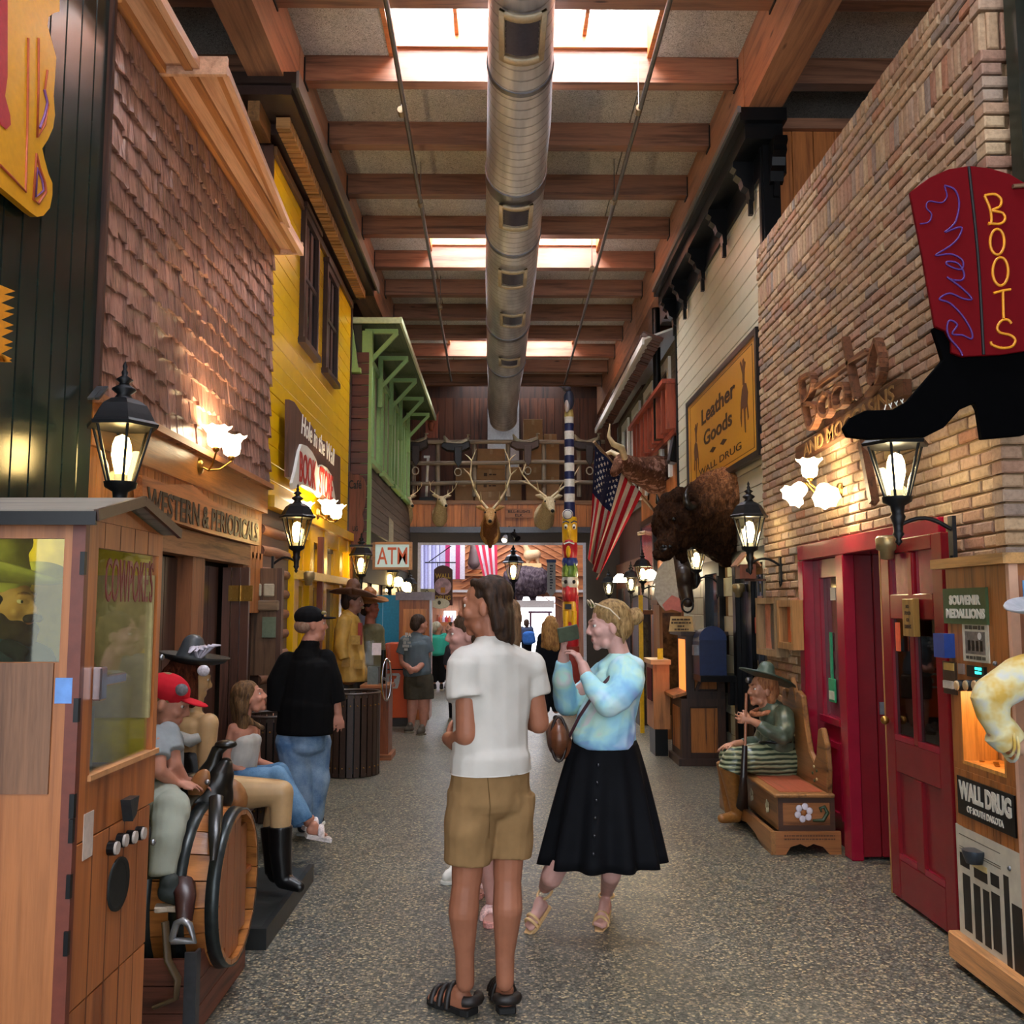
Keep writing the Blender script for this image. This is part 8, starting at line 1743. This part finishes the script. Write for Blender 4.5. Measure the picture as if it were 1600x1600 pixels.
for a, b in ((U(478, 1295, Y=6.2), U(512, 1301, Y=6.25)), (U(474, 1284, Y=6.45), U(500, 1290, Y=6.5))):
    m = MB(); foot(m, a, b, .8); blob('foot', m, .008, skin('#b9806a'), P, 1, tint=lambda q: np.ones((len(q), 3)))
    d_ = (b - a).normalized(); obj('slide_sole', MB().bar(a - Z1 * .04, b + d_ * .02 - Z1 * .04, .08, .025), plain('#cfc6c4', .6, var=.3, scale=60), P); c = a + (b - a) * .65; x_ = V((d_.y, -d_.x, 0)).normalized()
    obj('slide_strap', MB().tube([c - Z1 * .03 + x_ * .04 * math.cos(t_) + Z1 * .065 * math.sin(t_) for t_ in [math.pi * i / 8 for i in range(9)]], .022, 6, flat=.5), plain('#d8cccb', .6, var=.3, scale=60), P)
# ---------- boy in red cap ----------
P, h, j = simple('boy in red cap and grey clothes sitting on the barrel saddle', 4.3, 262, 1098, (1, .1, -.35), dict(
    body=[([(256, 1118), (252, 1135)], [.036, .04]), ([(266, 1155, -.1), (272, 1195, -.12), (288, 1222, -.05), (297, 1222, -.02)], [.036, .032, .025, .022]), ([(246, 1160, -.16), (248, 1205, -.2), (275, 1226, -.12)], [.036, .032, .023])],
    hands=[((297, 1222, -.02), (1, .2, -.1), (0, 0, -1), .5, 1), ((275, 1226, -.12), (1, .3, 0), (0, 0, -1), .5, 1)], hsz=.82, segs=[((252, 1160), .1, .07, (250, 1230), .1, .08, (.2, 1, 0))],
    cloth=[('t_shirt', cloth('#8d9396', .15), [('s', (253, 1155), .115, .085, (250, 1228), .115, .09, (.2, 1, 0)), ('t', [(262, 1145, -.08), (270, 1175, -.12)], [.05, .05]), ('t', [(246, 1150, -.13), (246, 1185, -.18)], [.05, .052])], (.006, 20, 3), None),
           ('joggers', cloth('#9ea294', .06), [('s', (248, 1240), .1, .1, (258, 1250), .1, .09, (0, 1, 0)), ('c', [(252, 1250, -.15), (270, 1275, -.3)], [.085, .07]), ('t', [(268, 1262, -.28), (262, 1310, -.36), (254, 1368, -.4)], [.078, .066, .05]), ('c', [(250, 1250, .1), (262, 1300, .35)], [.08, .06])], [(.007, 18, 6)], None)]),
    '#b9806a', .0075, .95, (hairm('#6a4c30', '#9a7a54'), []), eyes=True)
blob('cap', MB().ell(h.p(0, -.02, .055), tuple(q * h.s for q in (.088, .106, .08)), h.R), .008, cloth('#b8202c', .08), P, 2); obj('cap_brim', MB().ell(h.p(0, .105, .04), tuple(q * h.s for q in (.076, .075, .01)), h.R), cloth('#b8202c'), P)
obj('cap_patch', MB().ell(h.p(.066, .05, .085), tuple(q * h.s for q in (.018, .03, .028)), h.R), plain('#6d6c70', .7, var=.5, scale=50), P)
shoe(P, U(249, 1396, Y=3.88), U(286, 1400, Y=3.9), plain('#2b3230', .7), plain('#c9b8a4', .6), .95)
# ---------- seated saloon statue ----------
TAN = '#b9976c'
P, h, j = simple('painted saloon woman statue with feathered black hat, bare shoulders and black boots', 5.35, 298, 1062, (.8, .5, -.15), dict(
    body=[([(298, 1085), (300, 1110)], [.05, .055]), ([(326, 1130, -.1), (322, 1180, -.1), (318, 1230, -.1)], [.055, .048, .035]), ([(275, 1130, .1), (268, 1190, .1), (280, 1225, 0)], [.055, .048, .035]), ([(345, 1240, -.05), (440, 1238, -.05), (438, 1300, -.05), (438, 1355, -.05)], [.1, .065, .055, .04]), ([(345, 1238, .15), (435, 1236, .18), (425, 1300, .18), (425, 1350, .15)], [.1, .065, .055, .04])],
    hands=[((318, 1228, -.1), (.3, 0, -1), (1, 0, 0), .6, 1)], segs=[((300, 1130), .15, .1, (305, 1190), .12, .1, (.5, -.85, 0))],
    cloth=[('black_corset', plain('#0c0b0d', .4), [('s', (302, 1180), .14, .12, (315, 1240), .16, .14, (.5, -.85, 0)), ('c', [(315, 1240, .05), (345, 1245, .05)], [.15, .12])], None, None), ('boots', plain('#0b0a0b', .3), [('t', [(438, 1290, -.05), (438, 1330, -.05), (442, 1372, -.05)], [.066, .06, .05]), ('c', [(442, 1375, -.05), (468, 1386, -.08)], [.045, .03]), ('t', [(425, 1290, .18), (428, 1330, .16), (428, 1365, .12)], [.066, .06, .05]), ('c', [(430, 1366, .12), (452, 1377, .1)], [.045, .03])], None, None)]),
    TAN, .009, 1.08, (fur_mat('brown_curls', ('#23110b', '#4a2416', '#6b3622'), 30, 1), [((0, -.08, 0), .08, (0, -.09, -.1), .07), ((.07, -.02, 0), .045, (.08, .0, -.1), .04), ((-.07, -.02, 0), .045, (-.08, 0, -.1), .04), ((.05, .04, .06), .04, (-.05, .05, .06), .04)]), 'statue', 'saloon_statue', True, sgloss=.3)
obj('hat_brim', MB().lathe([(.001, 0), (.11, .0), (.16, .015), (.19, .045), (.16, .028), (.11, .012), (.001, .012)], h.p(0, 0, .085), n=28, R=Matrix.Rotation(.12, 3, 'Y')), plain('#15171a', .5), P)
blob('hat_crown', MB().cap2(h.p(0, -.02, .1), .085, h.p(0, -.02, .17), .065), .01, plain('#3c4248', .4), P, 2)
for i in range(6): obj('feather', MB().tube([h.p(.06, .0, .1), h.p(.08, .02 * (i - 2), .16 + .005 * i), h.p(.1, .03 * (i - 2), .13 + .012 * i)], [.015, .024, .008], 8, flat=.5), plain('#b8b2c0', .8), P)
obj('white_flower', MB().ell(U(318, 1048, Y=5.15), (.034, .02, .03)), plain('#c4bfc8', .7, var=.3, scale=60), P)
obj('ruffle', MB().tube([j(278, 1150, -.12), j(298, 1158, -.18), j(312, 1152, -.16)], [.03, .035, .025], 8), plain('#a9a8a2', .7), P)
# ---------- cowboy statues ----------
MHAT = plain('#5b3a2a', .6)
def brimhat(P, h, mat, r=.2, crown=.1, tilt=0.0, z=.07, up=.035):
    def f(u, v):
        a = 2 * math.pi * u; rr = (.06 + (r - .06) * v); zz = up * v * v * abs(math.cos(a)) ** 2 * 1.8 - .012 * math.sin(v * 3)
        return h.p(rr * math.cos(a) * .82, rr * math.sin(a) - .01, z + zz)
    o = obj('hat_brim', MB().grid(f, 36, 6), mat, P); so = o.modifiers.new('s', 'SOLIDIFY'); so.thickness = .008
    blob('hat_crown', MB().cap2(h.p(0, -.015, z + .01), .092 * h.s, h.p(0, -.02, z + crown), .07 * h.s).cap2(h.p(-.03, .02, z + crown), .04, h.p(.03, .02, z + crown), .04), .009, mat, P, 2)
P, h, j = simple('tall cowboy statue in a tan canvas coat and wide brown hat', 11.3, 552, 940, (1, .05, -.1), dict(
    body=[([(550, 955), (546, 975)], [.06, .07]), ([(535, 1100), (535, 1160)], [.08, .06]), ([(555, 1100), (555, 1165)], [.08, .06])], segs=[((545, 985), .2, .13, (548, 1060), .18, .14, (.2, 1, 0))],
    cloth=[('coat', plain('#b08c42', .5, var=.2, scale=10), [('s', (544, 980), .2, .15, (546, 1020), .2, .17, (.3, 1, 0)), ('s', (546, 1020), .2, .17, (550, 1062), .2, .2, (.3, 1, 0)), ('c', [(545, 965), (545, 975)], [.1, .14]), ('t', [(537, 972, -.15), (533, 1010, -.2), (538, 1030, -.22)], [.09, .08, .06])], [(.014, 14, 3)], 1064),
           ('trousers', plain('#1a1512', .6), [('t', [(537, 1062), (537, 1175)], [.11, .08]), ('t', [(557, 1062), (557, 1175)], [.11, .08])], None, None)]),
    '#8f6a60', .012, 1.15, (hairm('#1a110d', '#3a2820'), []), 'statue', 'cowboy_statue', True)
brimhat(P, h, MHAT, .25, .1); blob('moustache', MB().cap2(h.p(-.04, .1, -.05), .018, h.p(.04, .1, -.05), .018), .008, plain('#7a6a58'), P, 1)
obj('red_shirt', MB().box(j(563, 990, -.06), (.04, .1, .25)), plain('#8c2c24', .6), P)
for x, y in ((540, 998), (541, 1035), (556, 1000), (560, 1038)): obj('coat_pocket', MB().box(j(x, y, -.19), (.1, .03, .1)), plain('#a3803a', .5, var=.2), P)
P, h, j = simple('second cowboy statue in an olive coat and orange brown hat, behind the tan one', 11.8, 579, 950, (.9, -.4, 0), dict(
    body=[([(578, 965), (578, 980)], [.06, .07]), ([(578, 1080), (578, 1150)], [.09, .07])], segs=[((580, 990), .18, .12, (580, 1060), .17, .13, (.4, .9, 0))],
    cloth=[('coat', plain('#5e5a3e', .6, var=.15), [('s', (580, 985), .2, .14, (580, 1075), .19, .16, (.5, .9, 0)), ('t', [(590, 985), (594, 1020), (594, 1050)], [.08, .075, .06])], [(.01, 14, 3)], 1075), ('trousers', plain('#2b241c', .6), [('t', [(578, 1070), (578, 1160)], [.17, .13])], None, None)]),
    '#8a4d3a', .014, 1.1, (hairm('#1a110d', '#3a2820'), []), 'statue', 'cowboy_statue', False)
brimhat(P, h, plain('#8f5a30', .6), .22, .1)
# ---------- visitors further away ----------
P, h, j = simple('man in grey T-shirt and olive shorts, hands clasped behind his back', 13.2, 656, 976, (.75, .6, -.1), dict(
    body=[([(652, 990), (650, 1000)], [.06, .07]), ([(628, 1012), (630, 1036), (642, 1046, -.25)], [.06, .05, .035]), ([(668, 1010), (666, 1032), (650, 1047, -.3)], [.06, .05, .035]), ([(645, 1088), (644, 1108), (643, 1132)], [.08, .072, .045]), ([(662, 1088), (663, 1108), (661, 1132)], [.085, .075, .045])],
    hands=[((642, 1045, -.27), (1, -.1, .05), (0, 1, 0), .7, 1), ((650, 1047, -.3), (-1, -.1, .1), (0, 1, 0), .7, -1)], segs=[((649, 1018), .16, .11, (652, 1062), .14, .11, (.85, -.4, 0))],
    cloth=[('t_shirt', cloth('#5b6870', .06), [('s', (648, 1008), .2, .15, (652, 1050), .2, .18, (.85, -.4, 0)), ('c', [(651, 997), (650, 1005)], [.1, .14]), ('t', [(634, 1003), (628, 1022)], [.09, .09]), ('t', [(664, 1002), (669, 1020)], [.09, .09])], [(.01, 10, 3)], 1060), ('cargo_shorts', cloth('#47433a'), [('s', (653, 1055), .18, .15, (653, 1066), .18, .15, (.85, -.4, 0)), ('t', [(645, 1062), (645, 1092)], [.13, .12]), ('t', [(663, 1062), (664, 1092)], [.13, .12])], [(.008, 12, 3)], None)]),
    '#b88270', .012, 1.1, (hairm('#241a16', '#463830'), []))
for a, b in ((G(644, 1141), G(634, 1139)), (G(661, 1144), G(654, 1143))): shoe(P, a + V((0, .1, 0)), b + V((0, -.05, 0)), plain('#4a4136', .7), plain('#6b6250'), 1.1)
text('IPA', plain('#c9ccc8', .7), P, j(638, 992, -.2), (.93, -.3, 0), (0, 0, 1), w=.09, h=.06, th=.004, bold=.03)
for i in range(4): blurred_line(P, plain('#9aa2a4', .7), j(636, 999 + i * 5.2, -.2), (.93, -.3, 0), (0, 0, 1), (.12, .11, .13, .08)[i], .038, i, .004)
def back_person(lab, Y0, x, top, bot, shirt, legs_, face, hairc, w=.19, extra=None, hs=1.05, longhair=False, legy=None):
    H_ = bot - top; y = lambda f: top + H_ * f
    P, h, j = simple(lab, Y0, x, y(.07), face, dict(
        body=[([(x, y(.13)), (x, y(.18))], [.055, .06]), ([(x - 18 * 13 / Y0, y(.24)), (x - 20 * 13 / Y0, y(.38)), (x - 14 * 13 / Y0, y(.47))], [.05, .045, .03]), ([(x + 18 * 13 / Y0, y(.24)), (x + 20 * 13 / Y0, y(.38)), (x + 14 * 13 / Y0, y(.47))], [.05, .045, .03]), ([(x - 8 * 13 / Y0, y(.5)), (x - 8 * 13 / Y0, y(.95))], [.09, .045]), ([(x + 8 * 13 / Y0, y(.5)), (x + 8 * 13 / Y0, y(.95))], [.09, .045])],
        segs=[((x, y(.25)), w * .9, .1, (x, y(.48)), w * .8, .11, (1, 0, 0))],
        cloth=[('top', shirt, [('s', (x, y(.23)), w, .13, (x, y(.48)), w * .95, .14, (1, 0, 0)), ('t', [(x - 15 * 13 / Y0, y(.2)), (x - 20 * 13 / Y0, y(.38))], [.07, .06]), ('t', [(x + 15 * 13 / Y0, y(.2)), (x + 20 * 13 / Y0, y(.38))], [.07, .06])], [(.01, 10, 3)], None),
               ('trousers', legs_, [('s', (x, y(.48)), .16, .12, (x, y(.54)), .16, .12, (1, 0, 0)), ('t', [(x - 8 * 13 / Y0, y(.52)), (x - 9 * 13 / Y0, y(.96))], [.1, .06]), ('t', [(x + 8 * 13 / Y0, y(.52)), (x + 9 * 13 / Y0, y(.96))], [.1, .06])], None, None)]),
        '#b88a78', .018, hs, (hairc, [((0, -.08, 0), .07, (0, -.1, -.25), .09), ((.06, -.05, 0), .06, (.08, -.08, -.3), .06), ((-.06, -.05, 0), .06, (-.07, -.08, -.28), .06)] if longhair else []))
    for k in (-1, 1):
        a = j(x + k * 8 * 13 / Y0, y(.985)); a.z = .05; shoe(P, a + V((0, .05, 0)), a + V((0, -.2, 0)) if V(face).y < 0 else a + V((0, .22, 0)), plain('#2a2a2e', .6), M_WHITE)
    return P, h, j
back_person('woman with long curly blond hair in black clothes, beyond the raised phone', 13.6, 861, 966, 1118, cloth('#14161d'), BL, (.3, .95, 0), hairm('#6a4524', '#b58a52'), longhair=True)
back_person('person in teal T-shirt and dark trousers left of the far opening', 19.2, 684, 975, 1070, cloth('#39a79a', .05), BL, (.9, .3, 0), hairm('#8a8a80', '#b5b5a8'))
back_person('person in black beside the teal shirted one', 19.6, 703, 976, 1066, BL, BL, (-.6, -.7, 0), BRN)
back_person('person in black trousers behind the man in white, only a leg and shoe showing', 14.6, 716, 985, 1128, cloth('#3a3a40'), BL, (.3, .9, 0), BRN)
P, h, j = back_person('silhouetted visitor with blue backpack against the bright far door', 28.5, 823, 970, 1030, cloth('#3b4458'), BL, (.2, .95, 0), BRN)
blob('backpack', MB().seg(j(826, 990, -.25), .18, .12, j(827, 1003, -.25), .2, .14, V((1, 0, 0))), .02, cloth('#2f5790'), P, 2)
# ---------- seated woman statue with rifle ----------
MGR = plain('#4a5648', .28, var=.35, scale=16, name='painted_green'); MGS = None
def stripes():
    s = NT('striped_skirt'); tc = s.n('ShaderNodeTexCoord'); w = s.n('ShaderNodeTexWave', wave_type='BANDS', bands_direction='Z'); w.inputs['Scale'].default_value = 9; w.inputs['Distortion'].default_value = 2.5
    s.l(tc.outputs['Object'], w.inputs['Vector']); c = s.ramp(w.outputs['Color'], [(.3, lin('#2c3a2c')), (.6, lin('#8a8f70'))]); s.bump(w.outputs['Color'], .5, .01); return s.set(c, .3)
P, h, j = simple('seated frontier woman statue in green dress and wide green hat holding a rifle', 7.4, 1190, 1078, (-1, -.25, .02), dict(
    body=[([(1195, 1095), (1200, 1112)], [.05, .055]), ([(1225, 1122, -.14), (1218, 1150, -.2), (1182, 1130, -.22), (1174, 1126, -.22)], [.05, .042, .03, .025]), ([(1205, 1125, .14), (1185, 1160, .16), (1148, 1162, .1)], [.05, .04, .026])],
    hands=[((1175, 1127, -.22), (-.95, .1, .25), (0, 1, 0), .9, 1), ((1148, 1162, .1), (-1, 0, -.2), (0, 0, -1), .4, -1)], segs=[((1212, 1122), .13, .09, (1216, 1175), .11, .09, (.05, 1, 0))],
    cloth=[('blouse', MGR, [('s', (1213, 1118), .16, .12, (1215, 1165), .15, .13, (.05, 1, 0)), ('c', [(1202, 1105), (1206, 1112)], [.07, .1]), ('t', [(1225, 1118, -.12), (1226, 1140, -.18), (1222, 1152, -.21)], [.078, .075, .065]), ('t', [(1222, 1150, -.21), (1200, 1142, -.22), (1184, 1132, -.22)], [.065, .052, .036]), ('t', [(1206, 1122, .12), (1186, 1158, .16), (1160, 1163, .12)], [.07, .055, .04])], [(.009, 26, 3)], None),
           ('skirt', stripes(), [('c', [(1222, 1188, 0), (1175, 1186, -.08), (1145, 1188, -.1)], [.15, .11, .085]), ('c', [(1222, 1188, .05), (1170, 1184, .1), (1140, 1184, .1)], [.15, .11, .085]), ('t', [(1148, 1186, -.1), (1142, 1205, -.1)], [.09, .1])], [(.006, 26, 3)], None),
           ('tall_boots', plain('#8a5a28', .4, var=.2), [('t', [(1138, 1195, -.1), (1146, 1235, -.05), (1152, 1272, .0)], [.075, .06, .045]), ('t', [(1134, 1190, .1), (1138, 1235, .1), (1142, 1270, .08)], [.075, .06, .045]), ('c', [(1150, 1276, .0), (1128, 1279, -.05)], [.045, .035])], None, None)]),
    '#b07c62', .007, 1.04, (hairm('#7a4a30', '#b07a50'), [((.05, -.05, -.05), .04, (.04, -.05, -.13), .03), ((-.05, -.05, -.05), .04, (-.04, -.05, -.13), .03)]), 'statue', 'woman_statue', True, sgloss=.35)
def brim2(u, v):
    a = 2 * math.pi * u; rr = .05 + .155 * v; return h.p(rr * math.cos(a) * .95, rr * math.sin(a) - .05, .088 + .02 * math.cos(a) ** 2 * v + .075 * v * math.sin(a))
o = obj('hat_brim', MB().grid(brim2, 32, 6), plain('#2c3a30', .4, var=.25), P); so = o.modifiers.new('s', 'SOLIDIFY'); so.thickness = .012
blob('hat_crown', MB().cap2(h.p(0, -.03, .1), .08, h.p(0, -.04, .15), .065), .01, plain('#4b5f54', .4, var=.2), P, 2)
blob('lace_collar', MB().tube([h.p(.085 * math.cos(a), -.02 + .09 * math.sin(a), -.15 - .025 * math.sin(a)) for a in [i * math.pi / 6 for i in range(13)]], .02, 8), .009, plain('#a86a48', .5, var=.3, scale=60), P, 1, wr=(.006, 90, 3))
obj('belt', MB().tube([j(1215 + 28 * math.cos(a), 1160, .165 * math.sin(a)) for a in [i * math.pi / 8 for i in range(17)]], .012, 6), M_BLACK, P)
t = thing('rifle', 'old long rifle standing upright in the hand of the seated statue', 'rifle', G(1160, 1284, 0)); gy = -.2
obj('barrel', MB().tube([j(1166, 1083, gy), j(1164, 1170, gy - .04)], .011, 8), wood('#8a5a40', None, 'z', .3), t); obj('receiver', MB().tube([j(1164, 1165, gy - .04), j(1162, 1215, gy - .07)], [.02, .026], 8, flat=.6), plain('#1a1210', .3), t)
obj('stock', MB().tube([j(1162, 1205, gy - .06), j(1161, 1240, gy - .08), G(1158, 1282, .01)], [.02, .035, .06], 10, flat=.5), wood('#2e1c14', None, 'z', .3), t)
# ---------- cowboy bust in the booth ----------
jb = J(2.86); P = person('cowboy mannequin with beard, pale ten gallon hat and blue shirt inside the booth', jb(10, 1000), 'mannequin', 'cowboy_mannequin'); P.location.z = jb(0, 1035).z - .0; WM[P] = Matrix.Translation(P.location)
h = Head(jb(8, 945), (1, -.12, 0), s=.9); m = MB(); h.build(m); chain(m, [jb(8, 975), jb(5, 1010)], [.055, .06]); m.seg(jb(0, 1030), .17, .1, jb(0, 1080), .16, .1, V((0.3, 1, 0)))
blob('body', m, .006, skin('#c9a070', .35), P, 3, tint=tints([h])); h.eyes(P, '#3a4a3a')
blob('blue_shirt', MB().seg(jb(0, 1035), .185, .12, jb(0, 1085), .18, .12, V((.3, 1, 0))).cap2(jb(5, 1012), .075, jb(2, 1028), .1), .009, cloth('#27405e'), P, 2)
blob('neckerchief', MB().cap2(jb(12, 1014, -.08), .03, jb(35, 1018, -.1), .018).cap2(jb(24, 1016, -.1), .02, jb(32, 1032, -.12), .014), .007, cloth('#1c2a34'), P, 1)
blob('beard', MB().cap2(h.p(-.03, .06, -.085), .035, h.p(.03, .06, -.085), .035).cap2(h.p(-.055, .02, -.05), .025, h.p(-.05, .04, -.1), .025).cap2(h.p(.055, .02, -.05), .025, h.p(.05, .04, -.1), .025).ell(h.p(0, .075, -.105), .035), .007, plain('#2c2418', .8), P, 1, wr=(.003, 90, 2)); blob('moustache', MB().cap2(h.p(-.03, .098, -.045), .013, h.p(0, .108, -.042), .012).cap2(h.p(.03, .098, -.045), .013, h.p(0, .108, -.042), .012), .005, plain('#2c2418', .8), P, 1)
blob('hair', MB().ell(h.p(0, -.04, .02), (.084, .088, .085), h.R), .009, hairm('#1a1410', '#33281e'), P, 1)
brimhat(P, h, plain('#b5bd6a', .6), .22, .13, z=.075, up=.04)
# ---------- mannequin arm at the right edge ----------
jm = J(3.62); P = person('mannequin in yellow plaid western shirt leaning in at the right edge', jm(1640, 1000), 'mannequin', 'shirt_mannequin')
h = Head(jm(1668, 985), (-1, -.3, 0), s=1.0); m = MB(); h.build(m); chain(m, [jm(1672, 1010), jm(1678, 1035)], [.055, .06]); chain(m, [jm(1640, 1050), jm(1540, 1092), jm(1562, 1155), jm(1598, 1168)], [.05, .045, .035, .03]); hand(m, jm(1590, 1165), (1, .2, -.25), (0, .6, -.8), 1.0, .5, 1)
m.seg(jm(1690, 1060), .17, .1, jm(1690, 1200), .15, .11, V((.3, 1, 0))); chain(m, [jm(1680, 1220), jm(1680, 1400), jm(1680, 1640)], [.1, .07, .045]); chain(m, [jm(1705, 1220, .2), jm(1705, 1400, .2), jm(1705, 1640, .2)], [.1, .07, .045])
blob('body', m, .009, skin('#b8927a', .35), P, 2, tint=tints([h]))
def plaid():
    s = NT('plaid_shirt'); v = s.coords(rnd=False); n = s.noise(v, 9, 3); c = s.ramp(n, [(.38, lin('#c9a550')), (.52, lin('#cfc79a')), (.65, lin('#b9c0c4'))]); f = s.noise(v, 70, 2); s.bump(f, .15, .002); return s.set(c, .8, spec=.15)
m = MB().seg(jm(1688, 1050), .19, .13, jm(1690, 1200), .17, .14, V((.3, 1, 0))).tube([jm(1650, 1045), jm(1590, 1060), jm(1543, 1088)], [.085, .078, .066], 16).cap2(jm(1545, 1088), .062, jm(1553, 1110), .056).tube([jm(1541, 1084), jm(1550, 1115), jm(1566, 1146)], [.06, .056, .05], 16)
m.tube([jm(1560, 1140), jm(1580, 1162)], [.066, .058], 16)
blob('shirt', m, .008, plaid(), P, 3, wr=[(.006, 16, 4)]); blob('trousers', MB().seg(jm(1690, 1195), .16, .13, jm(1690, 1240), .17, .14, V((.3, 1, 0))).tube([jm(1682, 1230), jm(1682, 1640)], [.12, .08], 14).tube([jm(1705, 1230, .2), jm(1705, 1640, .2)], [.12, .08], 14), .014, denim(), P, 2)
for k in range(2): obj('cuff_fold', MB().tube([jm(1572 + 6 * k, 1155 + 8 * k) + V((.0, .062 * math.cos(a), .062 * math.sin(a))) for a in [i * math.pi / 8 for i in range(17)]], .006, 6), plaid() if k == 0 else bpy.data.materials['plaid_shirt'], P)
brimhat(P, h, plain('#a9adb5', .6), .24, .11, z=.07, up=.03)

# ---------- remaining fittings ----------
a, b = U(386, 888, Y=8.2), U(440, 962, Y=8.2); t = thing('carved_door_panel', 'carved wooden door panel with pale tooth shapes below the sign end', 'panel', (a.x, 8.2, b.z))
obj('panel', MB().bx(a.x, b.x, 8.2, 8.24, b.z - .5, a.z), wood('#7a5a40', '#4a3222', 'z', .6), t); obj('panel_post', MB().bx(a.x, a.x + .05, 8.18, 8.2, 0, a.z).bx(b.x - .04, b.x, 8.18, 8.26, 0, a.z), wood('#55382a', None, 'z'), t)
for q in ((390, 408, 912, 932), (412, 428, 912, 932)): c, e = U(q[0], q[2], Y=8.18), U(q[1], q[3], Y=8.18); obj('pale_block', MB().bx(c.x, e.x, 8.17, 8.2, e.z, c.z), plain('#b3ab93', .6), t, bevel=.01)
c, e = U(388, 938, Y=8.18), U(436, 954, Y=8.18); obj('carved_beam', MB().bx(c.x, e.x, 8.15, 8.2, e.z, c.z), wood('#8a7258', None, 'x', .7), t, bevel=.01)
c, e = U(411, 964, Y=8.18), U(431, 996, Y=8.18); obj('green_card', MB().bx(c.x, e.x, 8.16, 8.17, e.z, c.z), plain('#6a7862', .6), t)
c = U(1056, 697, Y=13.3); t = thing('loudspeaker', 'black wall loudspeaker on a bracket high on the pine front', 'speaker', c); obj('case', MB().box(c, (.13, .28, .5), Matrix.Rotation(.2, 3, 'Y')), M_BLACK, t, bevel=.02); obj('bracket', MB().tube([c, c + V((.0, 0, .33)), c + V((.2, 0, .34))], .015, 6), M_DARKM, t); obj('grille', MB().box(c + V((-.07, -.02, 0)), (.01, .22, .42), Matrix.Rotation(.2, 3, 'Y')), plain('#3a3c40', .5), t)
w = sthing('window_22', (2.35, 15.5, 2.1)); a, b = U(978, 798, Y=15.2), U(1004, 860, Y=15.2)
struct('window_frame', MB().bx(2.3, 2.36, 14.6, 14.7, 2.1, 3.0).bx(2.3, 2.36, 15.9, 16.0, 2.1, 3.0).bx(2.3, 2.36, 14.6, 16.0, 2.95, 3.05).bx(2.3, 2.36, 14.6, 16.0, 2.05, 2.12), M_BLACK, w); struct('pane', MB().bx(2.32, 2.34, 14.7, 15.9, 2.12, 2.95), plain('#8a3a44', .15, var=.6, scale=4), w)
c = U(149, 617, X=XL + .06); t = thing('metal_clip', 'small shiny metal clip at the corner of shingles and green boards', 'clip', c); obj('clip', MB().bar(c + V((0, -.05, -.03)), c + V((0, .05, .05)), .03, .012).bar(c + V((.03, -.05, -.03)), c + V((.03, .05, .05)), .02, .012), M_STEEL, t)
